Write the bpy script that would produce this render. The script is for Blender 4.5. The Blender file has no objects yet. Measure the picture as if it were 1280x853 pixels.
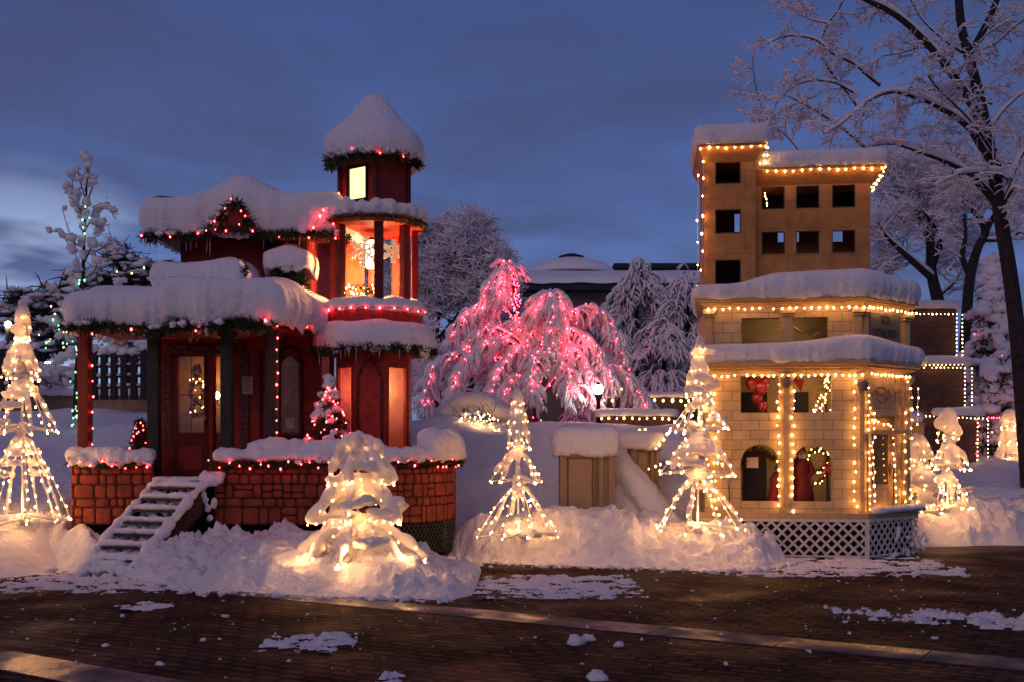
import bpy, math, random
from mathutils import Vector, Matrix, noise, Quaternion
R = math.radians
scene = bpy.context.scene
C = scene.collection
F, EYE, HV = 1372.0, 1.6, 560.0        # focal length in photo pixels, eye height (m), horizon row

# ------------------------------------------------------------------ camera
cd = bpy.data.cameras.new('camera'); cam = bpy.data.objects.new('camera', cd); C.objects.link(cam)
cam.location = (0, 0, EYE); cam.rotation_euler = (R(90), 0, 0)
cd.sensor_width = 36; cd.lens = 36*F/1280; cd.shift_y = (HV-426.5)/1280
cd.clip_start = .1; cd.clip_end = 2000
scene.camera = cam

# ------------------------------------------------------------------ world: dusk sky
w = bpy.data.worlds.new('World'); scene.world = w; w.use_nodes = True
nt = w.node_tree; nt.nodes.clear(); N = nt.nodes.new; L = nt.links.new
out = N('ShaderNodeOutputWorld'); bg = N('ShaderNodeBackground'); L(bg.outputs[0], out.inputs[0])
tc = N('ShaderNodeTexCoord'); sep = N('ShaderNodeSeparateXYZ'); L(tc.outputs['Generated'], sep.inputs[0])
ramp = N('ShaderNodeValToRGB'); L(sep.outputs['Z'], ramp.inputs[0])
el = ramp.color_ramp.elements
el[0].position = 0.0; el[0].color = (.14, .22, .44, 1)
el[1].position = 1.0; el[1].color = (.022, .036, .115, 1)
for p, c in ((.10, (.098, .160, .37)), (.22, (.066, .112, .30)), (.42, (.036, .062, .195))):
    e = el.new(p); e.color = (*c, 1)
# flattened cloud coordinates: direction divided by elevation
addz = N('ShaderNodeMath'); addz.operation = 'ADD'; addz.inputs[1].default_value = .12; L(sep.outputs['Z'], addz.inputs[0])
dx = N('ShaderNodeMath'); dx.operation = 'DIVIDE'; L(sep.outputs['X'], dx.inputs[0]); L(addz.outputs[0], dx.inputs[1])
dy = N('ShaderNodeMath'); dy.operation = 'DIVIDE'; L(sep.outputs['Y'], dy.inputs[0]); L(addz.outputs[0], dy.inputs[1])
com = N('ShaderNodeCombineXYZ'); L(dx.outputs[0], com.inputs[0]); L(dy.outputs[0], com.inputs[1])
cn = N('ShaderNodeTexNoise'); cn.inputs['Scale'].default_value = 1.25; cn.inputs['Detail'].default_value = 6; cn.inputs['Roughness'].default_value = .52
cn.inputs['Distortion'].default_value = .4
L(com.outputs[0], cn.inputs['Vector'])
cr = N('ShaderNodeValToRGB'); L(cn.outputs[0], cr.inputs[0])
cr.color_ramp.elements[0].position = .40; cr.color_ramp.elements[0].color = (0, 0, 0, 1)
cr.color_ramp.elements[1].position = .60; cr.color_ramp.elements[1].color = (1, 1, 1, 1)
cloud = N('ShaderNodeRGB'); cloud.outputs[0].default_value = (.043, .052, .118, 1)
mx = N('ShaderNodeMix'); mx.data_type = 'RGBA'
fm = N('ShaderNodeMath'); fm.operation = 'MULTIPLY'; fm.inputs[1].default_value = .62; L(cr.outputs[0], fm.inputs[0])
L(fm.outputs[0], mx.inputs['Factor']); L(ramp.outputs[0], mx.inputs['A']); L(cloud.outputs[0], mx.inputs['B'])
# pale gaps low in the west (left of the view)
dotn = N('ShaderNodeVectorMath'); dotn.operation = 'DOT_PRODUCT'; L(tc.outputs['Generated'], dotn.inputs[0])
dotn.inputs[1].default_value = Vector((-.44, 1.0, .09)).normalized()
glow = N('ShaderNodeMapRange'); L(dotn.outputs['Value'], glow.inputs[0]); glow.inputs[1].default_value = .987; glow.inputs[2].default_value = 1.0
n2 = N('ShaderNodeTexNoise'); n2.inputs['Scale'].default_value = 1.3; n2.inputs['Detail'].default_value = 4
L(com.outputs[0], n2.inputs['Vector'])
gr = N('ShaderNodeMapRange'); L(n2.outputs[0], gr.inputs[0]); gr.inputs[1].default_value = .48; gr.inputs[2].default_value = .62
gm = N('ShaderNodeMath'); gm.operation = 'MULTIPLY'; L(glow.outputs[0], gm.inputs[0]); L(gr.outputs[0], gm.inputs[1])
mx2 = N('ShaderNodeMix'); mx2.data_type = 'RGBA'; L(gm.outputs[0], mx2.inputs['Factor']); L(mx.outputs['Result'], mx2.inputs['A'])
mx2.inputs['B'].default_value = (.36, .48, .74, 1)
# a little of the real twilight sky on top
sky = N('ShaderNodeTexSky'); sky.sky_type = 'NISHITA'; sky.sun_disc = False; sky.sun_elevation = R(1); sky.sun_rotation = R(-40)
ad = N('ShaderNodeMix'); ad.data_type = 'RGBA'; ad.blend_type = 'ADD'; ad.inputs['Factor'].default_value = .004
L(mx2.outputs['Result'], ad.inputs['A']); L(sky.outputs[0], ad.inputs['B'])
L(ad.outputs['Result'], bg.inputs['Color']); bg.inputs['Strength'].default_value = 1.18

# ------------------------------------------------------------------ soft warm light of the lit square behind the viewer
sd = bpy.data.lights.new('square_light', 'SUN'); sd.energy = .48; sd.color = (1, .57, .45); sd.angle = R(35)
so = bpy.data.objects.new('square_light', sd); C.objects.link(so); so.rotation_euler = (R(62), 0, R(-22)); so.location = (-20, -30, 20)

scene.view_settings.view_transform = 'Standard'; scene.view_settings.look = 'None'
scene.view_settings.exposure = 0; scene.view_settings.gamma = 1; scene.view_settings.use_curve_mapping = False
scene.render.engine = 'CYCLES'
cy = scene.cycles; cy.use_denoising = True; cy.max_bounces = 5; cy.diffuse_bounces = 3; cy.glossy_bounces = 2; cy.transmission_bounces = 4
cy.transparent_max_bounces = 6; cy.sample_clamp_indirect = 2.5; cy.sample_clamp_direct = 0; cy.use_light_tree = True
cy.caustics_reflective = False; cy.caustics_refractive = False

# ------------------------------------------------------------------ materials
MATS = {}
def mat(name, col, rough=.7, var=0, vscale=6, bump=0, bscale=30, metal=0, col2=None, emis=0, detail=4, spec=.3):
    if name in MATS: return MATS[name]
    m = bpy.data.materials.new(name); m.use_nodes = True; t = m.node_tree; b = t.nodes['Principled BSDF']
    b.inputs['Base Color'].default_value = (*col, 1); b.inputs['Roughness'].default_value = rough
    b.inputs['Metallic'].default_value = metal; b.inputs['Specular IOR Level'].default_value = spec
    co = t.nodes.new('ShaderNodeTexCoord')
    if var or col2:
        n = t.nodes.new('ShaderNodeTexNoise'); n.inputs['Scale'].default_value = vscale; n.inputs['Detail'].default_value = detail
        t.links.new(co.outputs['Object'], n.inputs['Vector'])
        r = t.nodes.new('ShaderNodeValToRGB'); r.color_ramp.elements[0].position = .32; r.color_ramp.elements[1].position = .68
        c2 = col2 or tuple(min(1, c*(1+var)) for c in col)
        c1 = col if col2 else tuple(c*(1-var) for c in col)
        r.color_ramp.elements[0].color = (*c1, 1); r.color_ramp.elements[1].color = (*c2, 1)
        t.links.new(n.outputs[0], r.inputs[0]); t.links.new(r.outputs[0], b.inputs['Base Color'])
    if bump:
        n = t.nodes.new('ShaderNodeTexNoise'); n.inputs['Scale'].default_value = bscale; n.inputs['Detail'].default_value = 5
        t.links.new(co.outputs['Object'], n.inputs['Vector'])
        bp = t.nodes.new('ShaderNodeBump'); bp.inputs['Strength'].default_value = bump; bp.inputs['Distance'].default_value = .02
        t.links.new(n.outputs[0], bp.inputs['Height']); t.links.new(bp.outputs[0], b.inputs['Normal'])
    if emis:
        b.inputs['Emission Color'].default_value = (*col, 1); b.inputs['Emission Strength'].default_value = emis
    MATS[name] = m
    return m

def emit(name, col, s):
    if name in MATS: return MATS[name]
    m = bpy.data.materials.new(name); m.use_nodes = True; t = m.node_tree; t.nodes.clear()
    o = t.nodes.new('ShaderNodeOutputMaterial'); e = t.nodes.new('ShaderNodeEmission')
    e.inputs[0].default_value = (*col, 1); e.inputs[1].default_value = s; t.links.new(e.outputs[0], o.inputs[0])
    MATS[name] = m; return m

def snow_mat(name='snow', translucent=0, bscale=22, bump=.55, dist=.03, tint=(.86, .87, .90)):
    if name in MATS: return MATS[name]
    m = bpy.data.materials.new(name); m.use_nodes = True; t = m.node_tree; b = t.nodes['Principled BSDF']
    b.inputs['Roughness'].default_value = .85; b.inputs['Specular IOR Level'].default_value = .1
    co = t.nodes.new('ShaderNodeTexCoord')
    n = t.nodes.new('ShaderNodeTexNoise'); n.inputs['Scale'].default_value = bscale; n.inputs['Detail'].default_value = 8; n.inputs['Roughness'].default_value = .6
    t.links.new(co.outputs['Object'], n.inputs['Vector'])
    bp = t.nodes.new('ShaderNodeBump'); bp.inputs['Strength'].default_value = bump; bp.inputs['Distance'].default_value = dist
    t.links.new(n.outputs[0], bp.inputs['Height']); t.links.new(bp.outputs[0], b.inputs['Normal'])
    r = t.nodes.new('ShaderNodeMix'); r.data_type = 'RGBA'; r.inputs['A'].default_value = (*[c*.9 for c in tint], 1); r.inputs['B'].default_value = (*tint, 1)
    n2 = t.nodes.new('ShaderNodeTexNoise'); n2.inputs['Scale'].default_value = 2.5; t.links.new(co.outputs['Object'], n2.inputs['Vector'])
    t.links.new(n2.outputs[0], r.inputs['Factor']); t.links.new(r.outputs['Result'], b.inputs['Base Color'])
    if name == 'snow_bank':      # grit and thin grey dirt ploughed into the banks
        n3 = t.nodes.new('ShaderNodeTexNoise'); n3.inputs['Scale'].default_value = 3.1; n3.inputs['Detail'].default_value = 9; n3.inputs['Roughness'].default_value = .7; t.links.new(co.outputs['Object'], n3.inputs['Vector'])
        m3 = t.nodes.new('ShaderNodeMapRange'); m3.inputs[1].default_value = .56; m3.inputs[2].default_value = .74; m3.inputs[4].default_value = .34; t.links.new(n3.outputs[0], m3.inputs[0])
        x3 = t.nodes.new('ShaderNodeMix'); x3.data_type = 'RGBA'; x3.inputs['B'].default_value = (.36, .31, .27, 1); t.links.new(m3.outputs[0], x3.inputs['Factor']); t.links.new(r.outputs['Result'], x3.inputs['A']); t.links.new(x3.outputs['Result'], b.inputs['Base Color'])
    if translucent:
        tr = t.nodes.new('ShaderNodeBsdfTranslucent'); tr.inputs[0].default_value = (.95, .9, .85, 1)
        mxs = t.nodes.new('ShaderNodeMixShader'); mxs.inputs[0].default_value = translucent
        o = t.nodes['Material Output']; t.links.new(b.outputs[0], mxs.inputs[1]); t.links.new(tr.outputs[0], mxs.inputs[2]); t.links.new(mxs.outputs[0], o.inputs[0])
    MATS[name] = m
    return m

def brick_mat(name, c1, c2, mortar, bw, bh, msize=.012, offset=.5, uv=False, squash=1, sqf=2, distort=0, bump=.6, rough=.75, rot=(0, 0, 0), bias=0, msmooth=.1, axis=None, rough_noise=None, var=.35):
    m = bpy.data.materials.new(name); m.use_nodes = True; t = m.node_tree; b = t.nodes['Principled BSDF']
    b.inputs['Roughness'].default_value = rough
    co = t.nodes.new('ShaderNodeTexCoord'); mp = t.nodes.new('ShaderNodeMapping')
    t.links.new(co.outputs['UV' if uv else 'Object'], mp.inputs[0]); mp.inputs['Rotation'].default_value = rot
    v = mp.outputs[0]
    if axis == 'xz':       # wall facing y: (x, z)
        s = t.nodes.new('ShaderNodeSeparateXYZ'); c = t.nodes.new('ShaderNodeCombineXYZ'); t.links.new(v, s.inputs[0])
        sm_ = t.nodes.new('ShaderNodeMath'); t.links.new(s.outputs[0], sm_.inputs[0]); t.links.new(s.outputs[1], sm_.inputs[1]); t.links.new(sm_.outputs[0], c.inputs[0]); t.links.new(s.outputs[2], c.inputs[1]); v = c.outputs[0]
    if distort:
        n = t.nodes.new('ShaderNodeTexNoise'); n.inputs['Scale'].default_value = 2.2/bw*.25; n.inputs['Detail'].default_value = 2
        t.links.new(v, n.inputs['Vector'])
        sb = t.nodes.new('ShaderNodeVectorMath'); sb.operation = 'SUBTRACT'; sb.inputs[1].default_value = (.5, .5, .5); t.links.new(n.outputs['Color'], sb.inputs[0])
        sc = t.nodes.new('ShaderNodeVectorMath'); sc.operation = 'SCALE'; sc.inputs['Scale'].default_value = distort; t.links.new(sb.outputs[0], sc.inputs[0])
        a = t.nodes.new('ShaderNodeVectorMath'); t.links.new(v, a.inputs[0]); t.links.new(sc.outputs[0], a.inputs[1]); v = a.outputs[0]
    br = t.nodes.new('ShaderNodeTexBrick'); t.links.new(v, br.inputs['Vector'])
    br.inputs['Color1'].default_value = (*c1, 1); br.inputs['Color2'].default_value = (*c2, 1); br.inputs['Mortar'].default_value = (*mortar, 1)
    br.inputs['Scale'].default_value = 1; br.inputs['Brick Width'].default_value = bw; br.inputs['Row Height'].default_value = bh
    br.inputs['Mortar Size'].default_value = msize; br.inputs['Mortar Smooth'].default_value = msmooth; br.inputs['Bias'].default_value = bias
    br.offset = offset; br.squash = squash; br.squash_frequency = sqf
    n = t.nodes.new('ShaderNodeTexNoise'); n.inputs['Scale'].default_value = 5; n.inputs['Detail'].default_value = 6; t.links.new(co.outputs['Object'], n.inputs['Vector'])
    mr = t.nodes.new('ShaderNodeMapRange'); mr.inputs[1].default_value = .3; mr.inputs[2].default_value = .7; mr.inputs[3].default_value = 1-var; mr.inputs[4].default_value = 1+var
    t.links.new(n.outputs[0], mr.inputs[0])
    ml = t.nodes.new('ShaderNodeVectorMath'); ml.operation = 'SCALE'; t.links.new(br.outputs[0], ml.inputs[0]); t.links.new(mr.outputs[0], ml.inputs['Scale'])
    t.links.new(ml.outputs[0], b.inputs['Base Color'])
    inv = t.nodes.new('ShaderNodeMath'); inv.operation = 'SUBTRACT'; inv.inputs[0].default_value = 1; t.links.new(br.outputs['Fac'], inv.inputs[1])
    n3 = t.nodes.new('ShaderNodeTexNoise'); n3.inputs['Scale'].default_value = 40; t.links.new(co.outputs['Object'], n3.inputs['Vector'])
    ah = t.nodes.new('ShaderNodeMath'); ah.operation = 'MULTIPLY_ADD'; ah.inputs[1].default_value = .35; t.links.new(n3.outputs[0], ah.inputs[0]); t.links.new(inv.outputs[0], ah.inputs[2])
    bp = t.nodes.new('ShaderNodeBump'); bp.inputs['Strength'].default_value = bump; bp.inputs['Distance'].default_value = .012
    t.links.new(ah.outputs[0], bp.inputs['Height']); t.links.new(bp.outputs[0], b.inputs['Normal'])
    if rough_noise:
        b.inputs['Specular IOR Level'].default_value = .10
        r = t.nodes.new('ShaderNodeMapRange'); r.inputs[1].default_value = .35; r.inputs[2].default_value = .65
        r.inputs[3].default_value, r.inputs[4].default_value = rough_noise
        n4 = t.nodes.new('ShaderNodeTexNoise'); n4.inputs['Scale'].default_value = 1.1; n4.inputs['Detail'].default_value = 5; t.links.new(co.outputs['Object'], n4.inputs['Vector'])
        t.links.new(n4.outputs[0], r.inputs[0]); t.links.new(r.outputs[0], b.inputs['Roughness'])
    MATS[name] = m
    return m

def glass_mat():
    if 'glass' in MATS: return MATS['glass']
    m = bpy.data.materials.new('glass'); m.use_nodes = True; t = m.node_tree; t.nodes.clear()
    o = t.nodes.new('ShaderNodeOutputMaterial'); a = t.nodes.new('ShaderNodeBsdfTransparent'); g = t.nodes.new('ShaderNodeBsdfGlossy')
    g.inputs['Roughness'].default_value = .05; a.inputs[0].default_value = (.9, .9, .9, 1)
    x = t.nodes.new('ShaderNodeMixShader'); x.inputs[0].default_value = .03
    t.links.new(a.outputs[0], x.inputs[1]); t.links.new(g.outputs[0], x.inputs[2]); t.links.new(x.outputs[0], o.inputs[0])
    MATS['glass'] = m; return m

SNOW = snow_mat(bscale=11, bump=.9, dist=.05); SNOWB = snow_mat('snow_bank', bscale=7, bump=1.0, dist=.09); SNOWT = snow_mat('snow_thin', translucent=.25)
SNOWF = snow_mat('snow_far', bump=.2)
RED = mat('red_paint', (.27, .022, .014), .55, .3, 9, .25, 60)
REDL = mat('red_orange_paint', (.42, .05, .02), .55, .2, 9, .2, 60)
DKRED = mat('dark_red_trim', (.12, .014, .011), .6, .3, 12)
POSTG = mat('dark_post_paint', (.020, .022, .015), .6, .3, 10, .2, 50)
BLACK = mat('black_gap', (.008, .007, .006), .9)
DARKIN = mat('dark_interior', (.02, .019, .022), .9)  # near-black colour puts in the darkness of the unlit tower rooms
GREEN = mat('needle_green', (.022, .045, .018), .7, .5, 15)
PINEF = mat('pine_needles_far', (.022, .030, .030), .8, .4, 5)
BARK = mat('bark', (.032, .027, .028), .9, .4, 10, .8, 25)
CREAM = mat('cream_paint', (.55, .41, .22), .6, .12, 8, .15, 60)
CREAMT = mat('cream_trim', (.52, .36, .17), .55, .12, 14)
OSB = brick_mat('plywood_sheet', (.50, .235, .068), (.44, .205, .06), (.30, .15, .055), .61, .405, .006, axis='xz', bump=.3, rough=.75, var=.2)
WOODB = mat('tan_metal', (.30, .215, .13), .55, .08, 4)
WIREM = mat('wire_green', (.02, .03, .02), .6)
WHITEW = mat('white_wire', (.7, .68, .62), .5)
WARM = emit('bulb_warm', (1, .42, .10), 50); WARMT = emit('bulb_warm_tree', (1, .44, .13), 36); REDE = emit('bulb_red', (1, .03, .03), 50); GREENE = emit('bulb_green', (.3, 1, .5), 2.4); WARMF = emit('bulb_warm_far', (1, .50, .17), 16)
WHITEE = emit('lamp_white', (1, .93, .80), 30); REDF = emit('bulb_red_far', (1, .035, .06), 34)
# ------------------------------------------------------------------ mesh builder
class MB:
    def __init__(s): s.v = []; s.f = []; s.uv = None
    def quadpts(s, a, b, c, d):
        n = len(s.v); s.v += [tuple(a), tuple(b), tuple(c), tuple(d)]; s.f.append((n, n+1, n+2, n+3))
    def box(s, x0, x1, y0, y1, z0, z1, M=None):
        n = len(s.v); P = [(x, y, z) for z in (z0, z1) for y in (y0, y1) for x in (x0, x1)]
        if M is not None: P = [tuple(M @ Vector(p)) for p in P]
        s.v += P
        for q in ((0, 2, 3, 1), (4, 5, 7, 6), (0, 1, 5, 4), (2, 6, 7, 3), (0, 4, 6, 2), (1, 3, 7, 5)): s.f.append(tuple(n+i for i in q))
        return s
    def bar(s, a, b, w, h):
        a, b = Vector(a), Vector(b); d = (b-a); l = d.length
        if l < 1e-6: return s
        q = d.to_track_quat('X', 'Z').to_matrix().to_4x4()
        return s.box(0, l, -w/2, w/2, -h/2, h/2, Matrix.Translation(a) @ q)
    def prism(s, poly, z0, z1):
        n = len(s.v); k = len(poly)
        s.v += [(x, y, z0) for x, y in poly] + [(x, y, z1) for x, y in poly]
        s.f.append(tuple(n+i for i in reversed(range(k)))); s.f.append(tuple(n+k+i for i in range(k)))
        for i in range(k): j = (i+1) % k; s.f.append((n+i, n+j, n+k+j, n+k+i))
        return s
    def frustum(s, poly0, z0, poly1, z1):
        n = len(s.v); k = len(poly0)
        s.v += [(x, y, z0) for x, y in poly0] + [(x, y, z1) for x, y in poly1]
        s.f.append(tuple(n+i for i in reversed(range(k)))); s.f.append(tuple(n+k+i for i in range(k)))
        for i in range(k): j = (i+1) % k; s.f.append((n+i, n+j, n+k+j, n+k+i))
        return s
    def tube(s, pts, rad, n=6, cap=True, flat=1.0):
        k = len(pts)
        if k < 2: return s
        pts = [Vector(p) for p in pts]
        rad = rad if hasattr(rad, '__len__') else [rad]*k
        base = len(s.v); ref = None
        for i, p in enumerate(pts):
            d = (pts[min(i+1, k-1)] - pts[max(i-1, 0)])
            if d.length < 1e-9: d = Vector((0, 0, 1))
            d.normalize()
            if ref is None: ref = Vector((0, 0, 1)) if abs(d.z) < .9 else Vector((1, 0, 0))
            a = d.cross(ref)
            if a.length < 1e-4: a = d.cross(Vector((0, 1, .3)))
            a.normalize(); b = a.cross(d); ref = b
            for j in range(n):
                t = 2*math.pi*j/n; s.v.append(tuple(p + a*(math.cos(t)*rad[i]) + b*(math.sin(t)*rad[i]*flat)))
        for i in range(k-1):
            for j in range(n):
                q = base+i*n; jj = (j+1) % n; s.f.append((q+j, q+n+j, q+n+jj, q+jj))
        if cap:
            s.f.append(tuple(base+j for j in range(n))); s.f.append(tuple(base+(k-1)*n+j for j in reversed(range(n))))
        return s
    def blob(s, c, r, nz=0, seed=0, seg=8, ring=5):
        rx, ry, rz = r if hasattr(r, '__len__') else (r, r, r)
        base = len(s.v); c = Vector(c)
        def P(t, p):
            d = Vector((math.sin(t)*math.cos(p), math.sin(t)*math.sin(p), math.cos(t)))
            k = 1 + (noise.noise(d*1.7 + Vector((seed, seed*1.7, 0)))*nz if nz else 0)
            return (c.x+d.x*rx*k, c.y+d.y*ry*k, c.z+d.z*rz*k)
        s.v.append(P(0, 0))
        for i in range(1, ring):
            for j in range(seg): s.v.append(P(math.pi*i/ring, 2*math.pi*j/seg))
        s.v.append(P(math.pi, 0)); e = len(s.v)-1
        for j in range(seg): s.f.append((base, base+1+j, base+1+(j+1) % seg))
        for i in range(ring-2):
            for j in range(seg):
                a = base+1+i*seg; jj = (j+1) % seg; s.f.append((a+j, a+seg+j, a+seg+jj, a+jj))
        a = base+1+(ring-2)*seg
        for j in range(seg): s.f.append((a+(j+1) % seg, a+j, e))
        return s
    def revolve(s, prof, c, n=32, wob=0, seed=0):
        base = len(s.v); k = len(prof)
        for r, z in prof:
            for j in range(n):
                t = 2*math.pi*j/n; w_ = 1+(noise.noise(Vector((math.cos(t)*2, math.sin(t)*2, z*2+seed)))*wob if wob else 0)
                s.v.append((c[0]+r*w_*math.cos(t), c[1]+r*w_*math.sin(t), c[2]+z))
        for i in range(k-1):
            for j in range(n): q = base+i*n; jj = (j+1) % n; s.f.append((q+j, q+jj, q+n+jj, q+n+j))
        s.f.append(tuple(base+j for j in reversed(range(n)))); s.f.append(tuple(base+(k-1)*n+j for j in range(n)))
        return s
    def strip(s, path, z0, z1, t, uv=True):
        """upright wall of thickness t following a ground path (outward = right-hand side of travel), uv = (arc length, z)"""
        if s.uv is None: s.uv = {}
        k = len(path); P = [Vector((x, y)) for x, y in path]; acc = 0; base = len(s.v); lens = []
        for i in range(k):
            a, b = P[max(i-1, 0)], P[min(i+1, k-1)]; d = (b-a).normalized(); nrm = Vector((d.y, -d.x))
            o = P[i]; q = P[i]-nrm*t
            s.v += [(o.x, o.y, z0), (o.x, o.y, z1), (q.x, q.y, z1), (q.x, q.y, z0)]
            if i: acc += (P[i]-P[i-1]).length
            lens.append(acc)
        for i in range(k-1):
            a = base+i*4; b = a+4
            for (p, q) in ((0, 1), (1, 2), (2, 3), (3, 0)):
                f = (a+p, b+p, b+q, a+q); s.f.append(f)
                zz = {0: z0, 1: z1, 2: z1+t, 3: z0}
                s.uv[len(s.f)-1] = [(lens[i], zz[p]), (lens[i+1], zz[p]), (lens[i+1], zz[q]), (lens[i], zz[q])]
        s.f.append((base, base+1, base+2, base+3)); e = base+(k-1)*4; s.f.append((e+3, e+2, e+1, e))
        return s
    def build(s, name, m, parent=None, smooth=False, loc=None, mods=None):
        me = bpy.data.meshes.new(name); me.from_pydata(s.v, [], s.f); me.materials.append(m)
        if s.uv is not None:
            l = me.uv_layers.new(name='UVMap')
            for pi, poly in enumerate(me.polygons):
                if pi in s.uv:
                    for li, c in zip(poly.loop_indices, s.uv[pi]): l.data[li].uv = c
        if smooth:
            me.polygons.foreach_set('use_smooth', [True]*len(me.polygons))
        me.update()
        o = bpy.data.objects.new(name, me); C.objects.link(o)
        if parent is not None: o.parent = parent
        if loc is not None: o.location = loc
        if mods: mods(o)
        return o

def remesh(vox, sm=3):
    def f(o):
        m = o.modifiers.new('remesh', 'REMESH'); m.mode = 'VOXEL'; m.voxel_size = vox; m.use_smooth_shade = True
        if sm:
            q = o.modifiers.new('smooth', 'SMOOTH'); q.iterations = sm; q.factor = .5
    return f
def bev(wd=.006):
    def f(o):
        m = o.modifiers.new('bevel', 'BEVEL'); m.width = wd; m.segments = 2; m.limit_method = 'ANGLE'
    return f

def tag(o, label=None, cat=None, group=None, kind=None):
    if label: o['label'] = label
    if cat: o['category'] = cat
    if group: o['group'] = group
    if kind: o['kind'] = kind
    return o
def thing(name, label, cat, loc=(0, 0, 0), rz=0, group=None):
    o = bpy.data.objects.new(name, None); C.objects.link(o); o.location = loc; o.rotation_euler.z = rz; o.empty_display_size = .2
    return tag(o, label, cat, group)
def pt(u, v, Y): return Vector(((u-640)*Y/F, Y, EYE-(v-HV)*Y/F))
def gx(u, Y): return (u-640)*Y/F
def zz(v, Y): return EYE-(v-HV)*Y/F
def lerp(a, b, t): return a+(b-a)*t
def interp(x, xs, ys):
    if x <= xs[0]: return ys[0]
    for i in range(1, len(xs)):
        if x <= xs[i]: return lerp(ys[i-1], ys[i], (x-xs[i-1])/(xs[i]-xs[i-1]))
    return ys[-1]
def sstep(a, b, x):
    t = max(0, min(1, (x-a)/(b-a))); return t*t*(3-2*t)
def nz(x, y, z=0.0): return noise.noise(Vector((x, y, z)))
def fbm(x, y, z=0.0, o=5, H=.9): return noise.fractal(Vector((x, y, z)), H, 2.1, o)

def resample(path, step, closed=False):
    P = [Vector(p) for p in path]
    if closed: P = P+[P[0]]
    out_, carry = [P[0].copy()], 0.0
    for a, b in zip(P, P[1:]):
        l = (b-a).length; t = step-carry
        while t < l: out_.append(a.lerp(b, t/l)); t += step
        carry = l-(t-step)
    return out_
def smooth_path(path, n=6):
    P = [Vector(p) for p in path]; r = []
    for i in range(len(P)-1):
        a = P[max(i-1, 0)]; b = P[i]; c = P[i+1]; d = P[min(i+2, len(P)-1)]
        for k in range(n):
            t = k/n
            r.append(.5*((2*b)+(c-a)*t+(2*a-5*b+4*c-d)*t*t+(3*b-a-3*c+d)*t**3))
    r.append(P[-1]); return r

# ------------------------------------------------------------------ snow lying on a roof
def snow_cap(name, outline, z0, H, parent=None, r=.14, bulge=.05, droop=.05, seed=0, step=.03, ztop=None, lobe=.48, over=.04, spine=None, zb=None, material=None, flute=1.0):
    """closed snow slab over a convex ground outline (anticlockwise). z0 = roof level, H = depth, ztop(x,y) = extra height on top, zb(x,y) = roof slope"""
    mb = MB()
    P = resample([(x, y, 0) for x, y in outline], step, True)
    if (P[0]-P[-1]).length < step*.5: P.pop()
    k = len(P)
    # round the corners and find normals
    for _ in range(4): P = [(P[i-1]+P[i]*2+P[(i+1) % k])/4 for i in range(k)]
    Nn = []
    for i in range(k):
        d = (P[(i+1) % k]-P[i-1]); d.normalize(); Nn.append(Vector((d.y, -d.x, 0)))
    cx = sum(p.x for p in P)/k; cyy = sum(p.y for p in P)/k
    xs = [p.x for p in P]; ys = [p.y for p in P]
    if spine is None:
        w_, h_ = max(xs)-min(xs), max(ys)-min(ys)
        if w_ > h_: spine = ((min(xs)+h_*.5, cyy), (max(xs)-h_*.5, cyy))
        else: spine = ((cx, min(ys)+w_*.5), (cx, max(ys)-w_*.5))
    s0, s1 = Vector((*spine[0], 0)), Vector((*spine[1], 0)); sl = (s1-s0)
    def near(p):
        if sl.length < 1e-5: return s0.copy()
        t = max(0, min(1, (p-s0).dot(sl)/sl.length_squared)); return s0+sl*t
    rings = []
    prof = [(-.07, 0.02, 0), (0.0, -.0, 1), (.25, .16, 1), (.8, .4, .4), (.7, .6, .15), (.35, .8, .0), (-.25, .93, 0), (-.9, 1.0, 0)]
    # each: (outward offset in units of bulge / inset in units of r, height fraction, droop weight)
    for q, (o_, hf, dw) in enumerate(prof):
        ring = []
        for i, p in enumerate(P):
            fl = nz(p.x*3.6*flute+seed, p.y*3.6*flute, seed*3.1)*.8+.35*nz(p.x*9*flute+seed, p.y*9*flute, seed)+.3*nz(p.x*21+seed, p.y*21, seed)           # flutes down the face
            lb = nz(p.x*1.4+seed*2, p.y*1.4, seed)
            off = over + (o_*bulge*(1+.9*fl) if o_ >= 0 else o_*r)
            if q == 0: off = over-.10
            p2 = p+Nn[i]*(off+.022*fl*(1 if q in (1, 2, 3, 4) else .3))
            zloc = (zb(p2.x, p2.y) if zb else 0)
            ht = H*(1+lobe*.5*lb)+(ztop(p2.x, p2.y) if ztop else 0)
            z = z0+zloc+ht*hf-droop*dw*(.55+.9*max(-.6, fl*1.3+nz(p.x*9+seed, p.y*9, 2)*.6))
            ring.append((p2.x, p2.y, z))
        rings.append(ring)
    last = [Vector((a[0], a[1], 0)) for a in rings[-1]]
    M_ = 7
    for q in range(1, M_+1):
        t = q/M_; ring = []
        for p in last:
            p2 = p.lerp(near(p), t*.985)
            lb = nz(p2.x*1.4+seed*2, p2.y*1.4, seed)
            z = z0+(zb(p2.x, p2.y) if zb else 0)+H*(1+lobe*.5*lb)+(ztop(p2.x, p2.y) if ztop else 0)+H*.06*math.sin(min(1, t*1.6)*math.pi/2)+.012*nz(p2.x*7, p2.y*7, seed)
            ring.append((p2.x, p2.y, z))
        rings.append(ring)
    for rg in rings: mb.v += rg
    for q in range(len(rings)-1):
        a = q*k
        for i in range(k): j = (i+1) % k; mb.f.append((a+i, a+j, a+k+j, a+k+i))
    mb.f.append(tuple(reversed(range(k)))); e = (len(rings)-1)*k; mb.f.append(tuple(e+i for i in range(k)))
    return mb.build(name, material or SNOW, parent, True)

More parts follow.
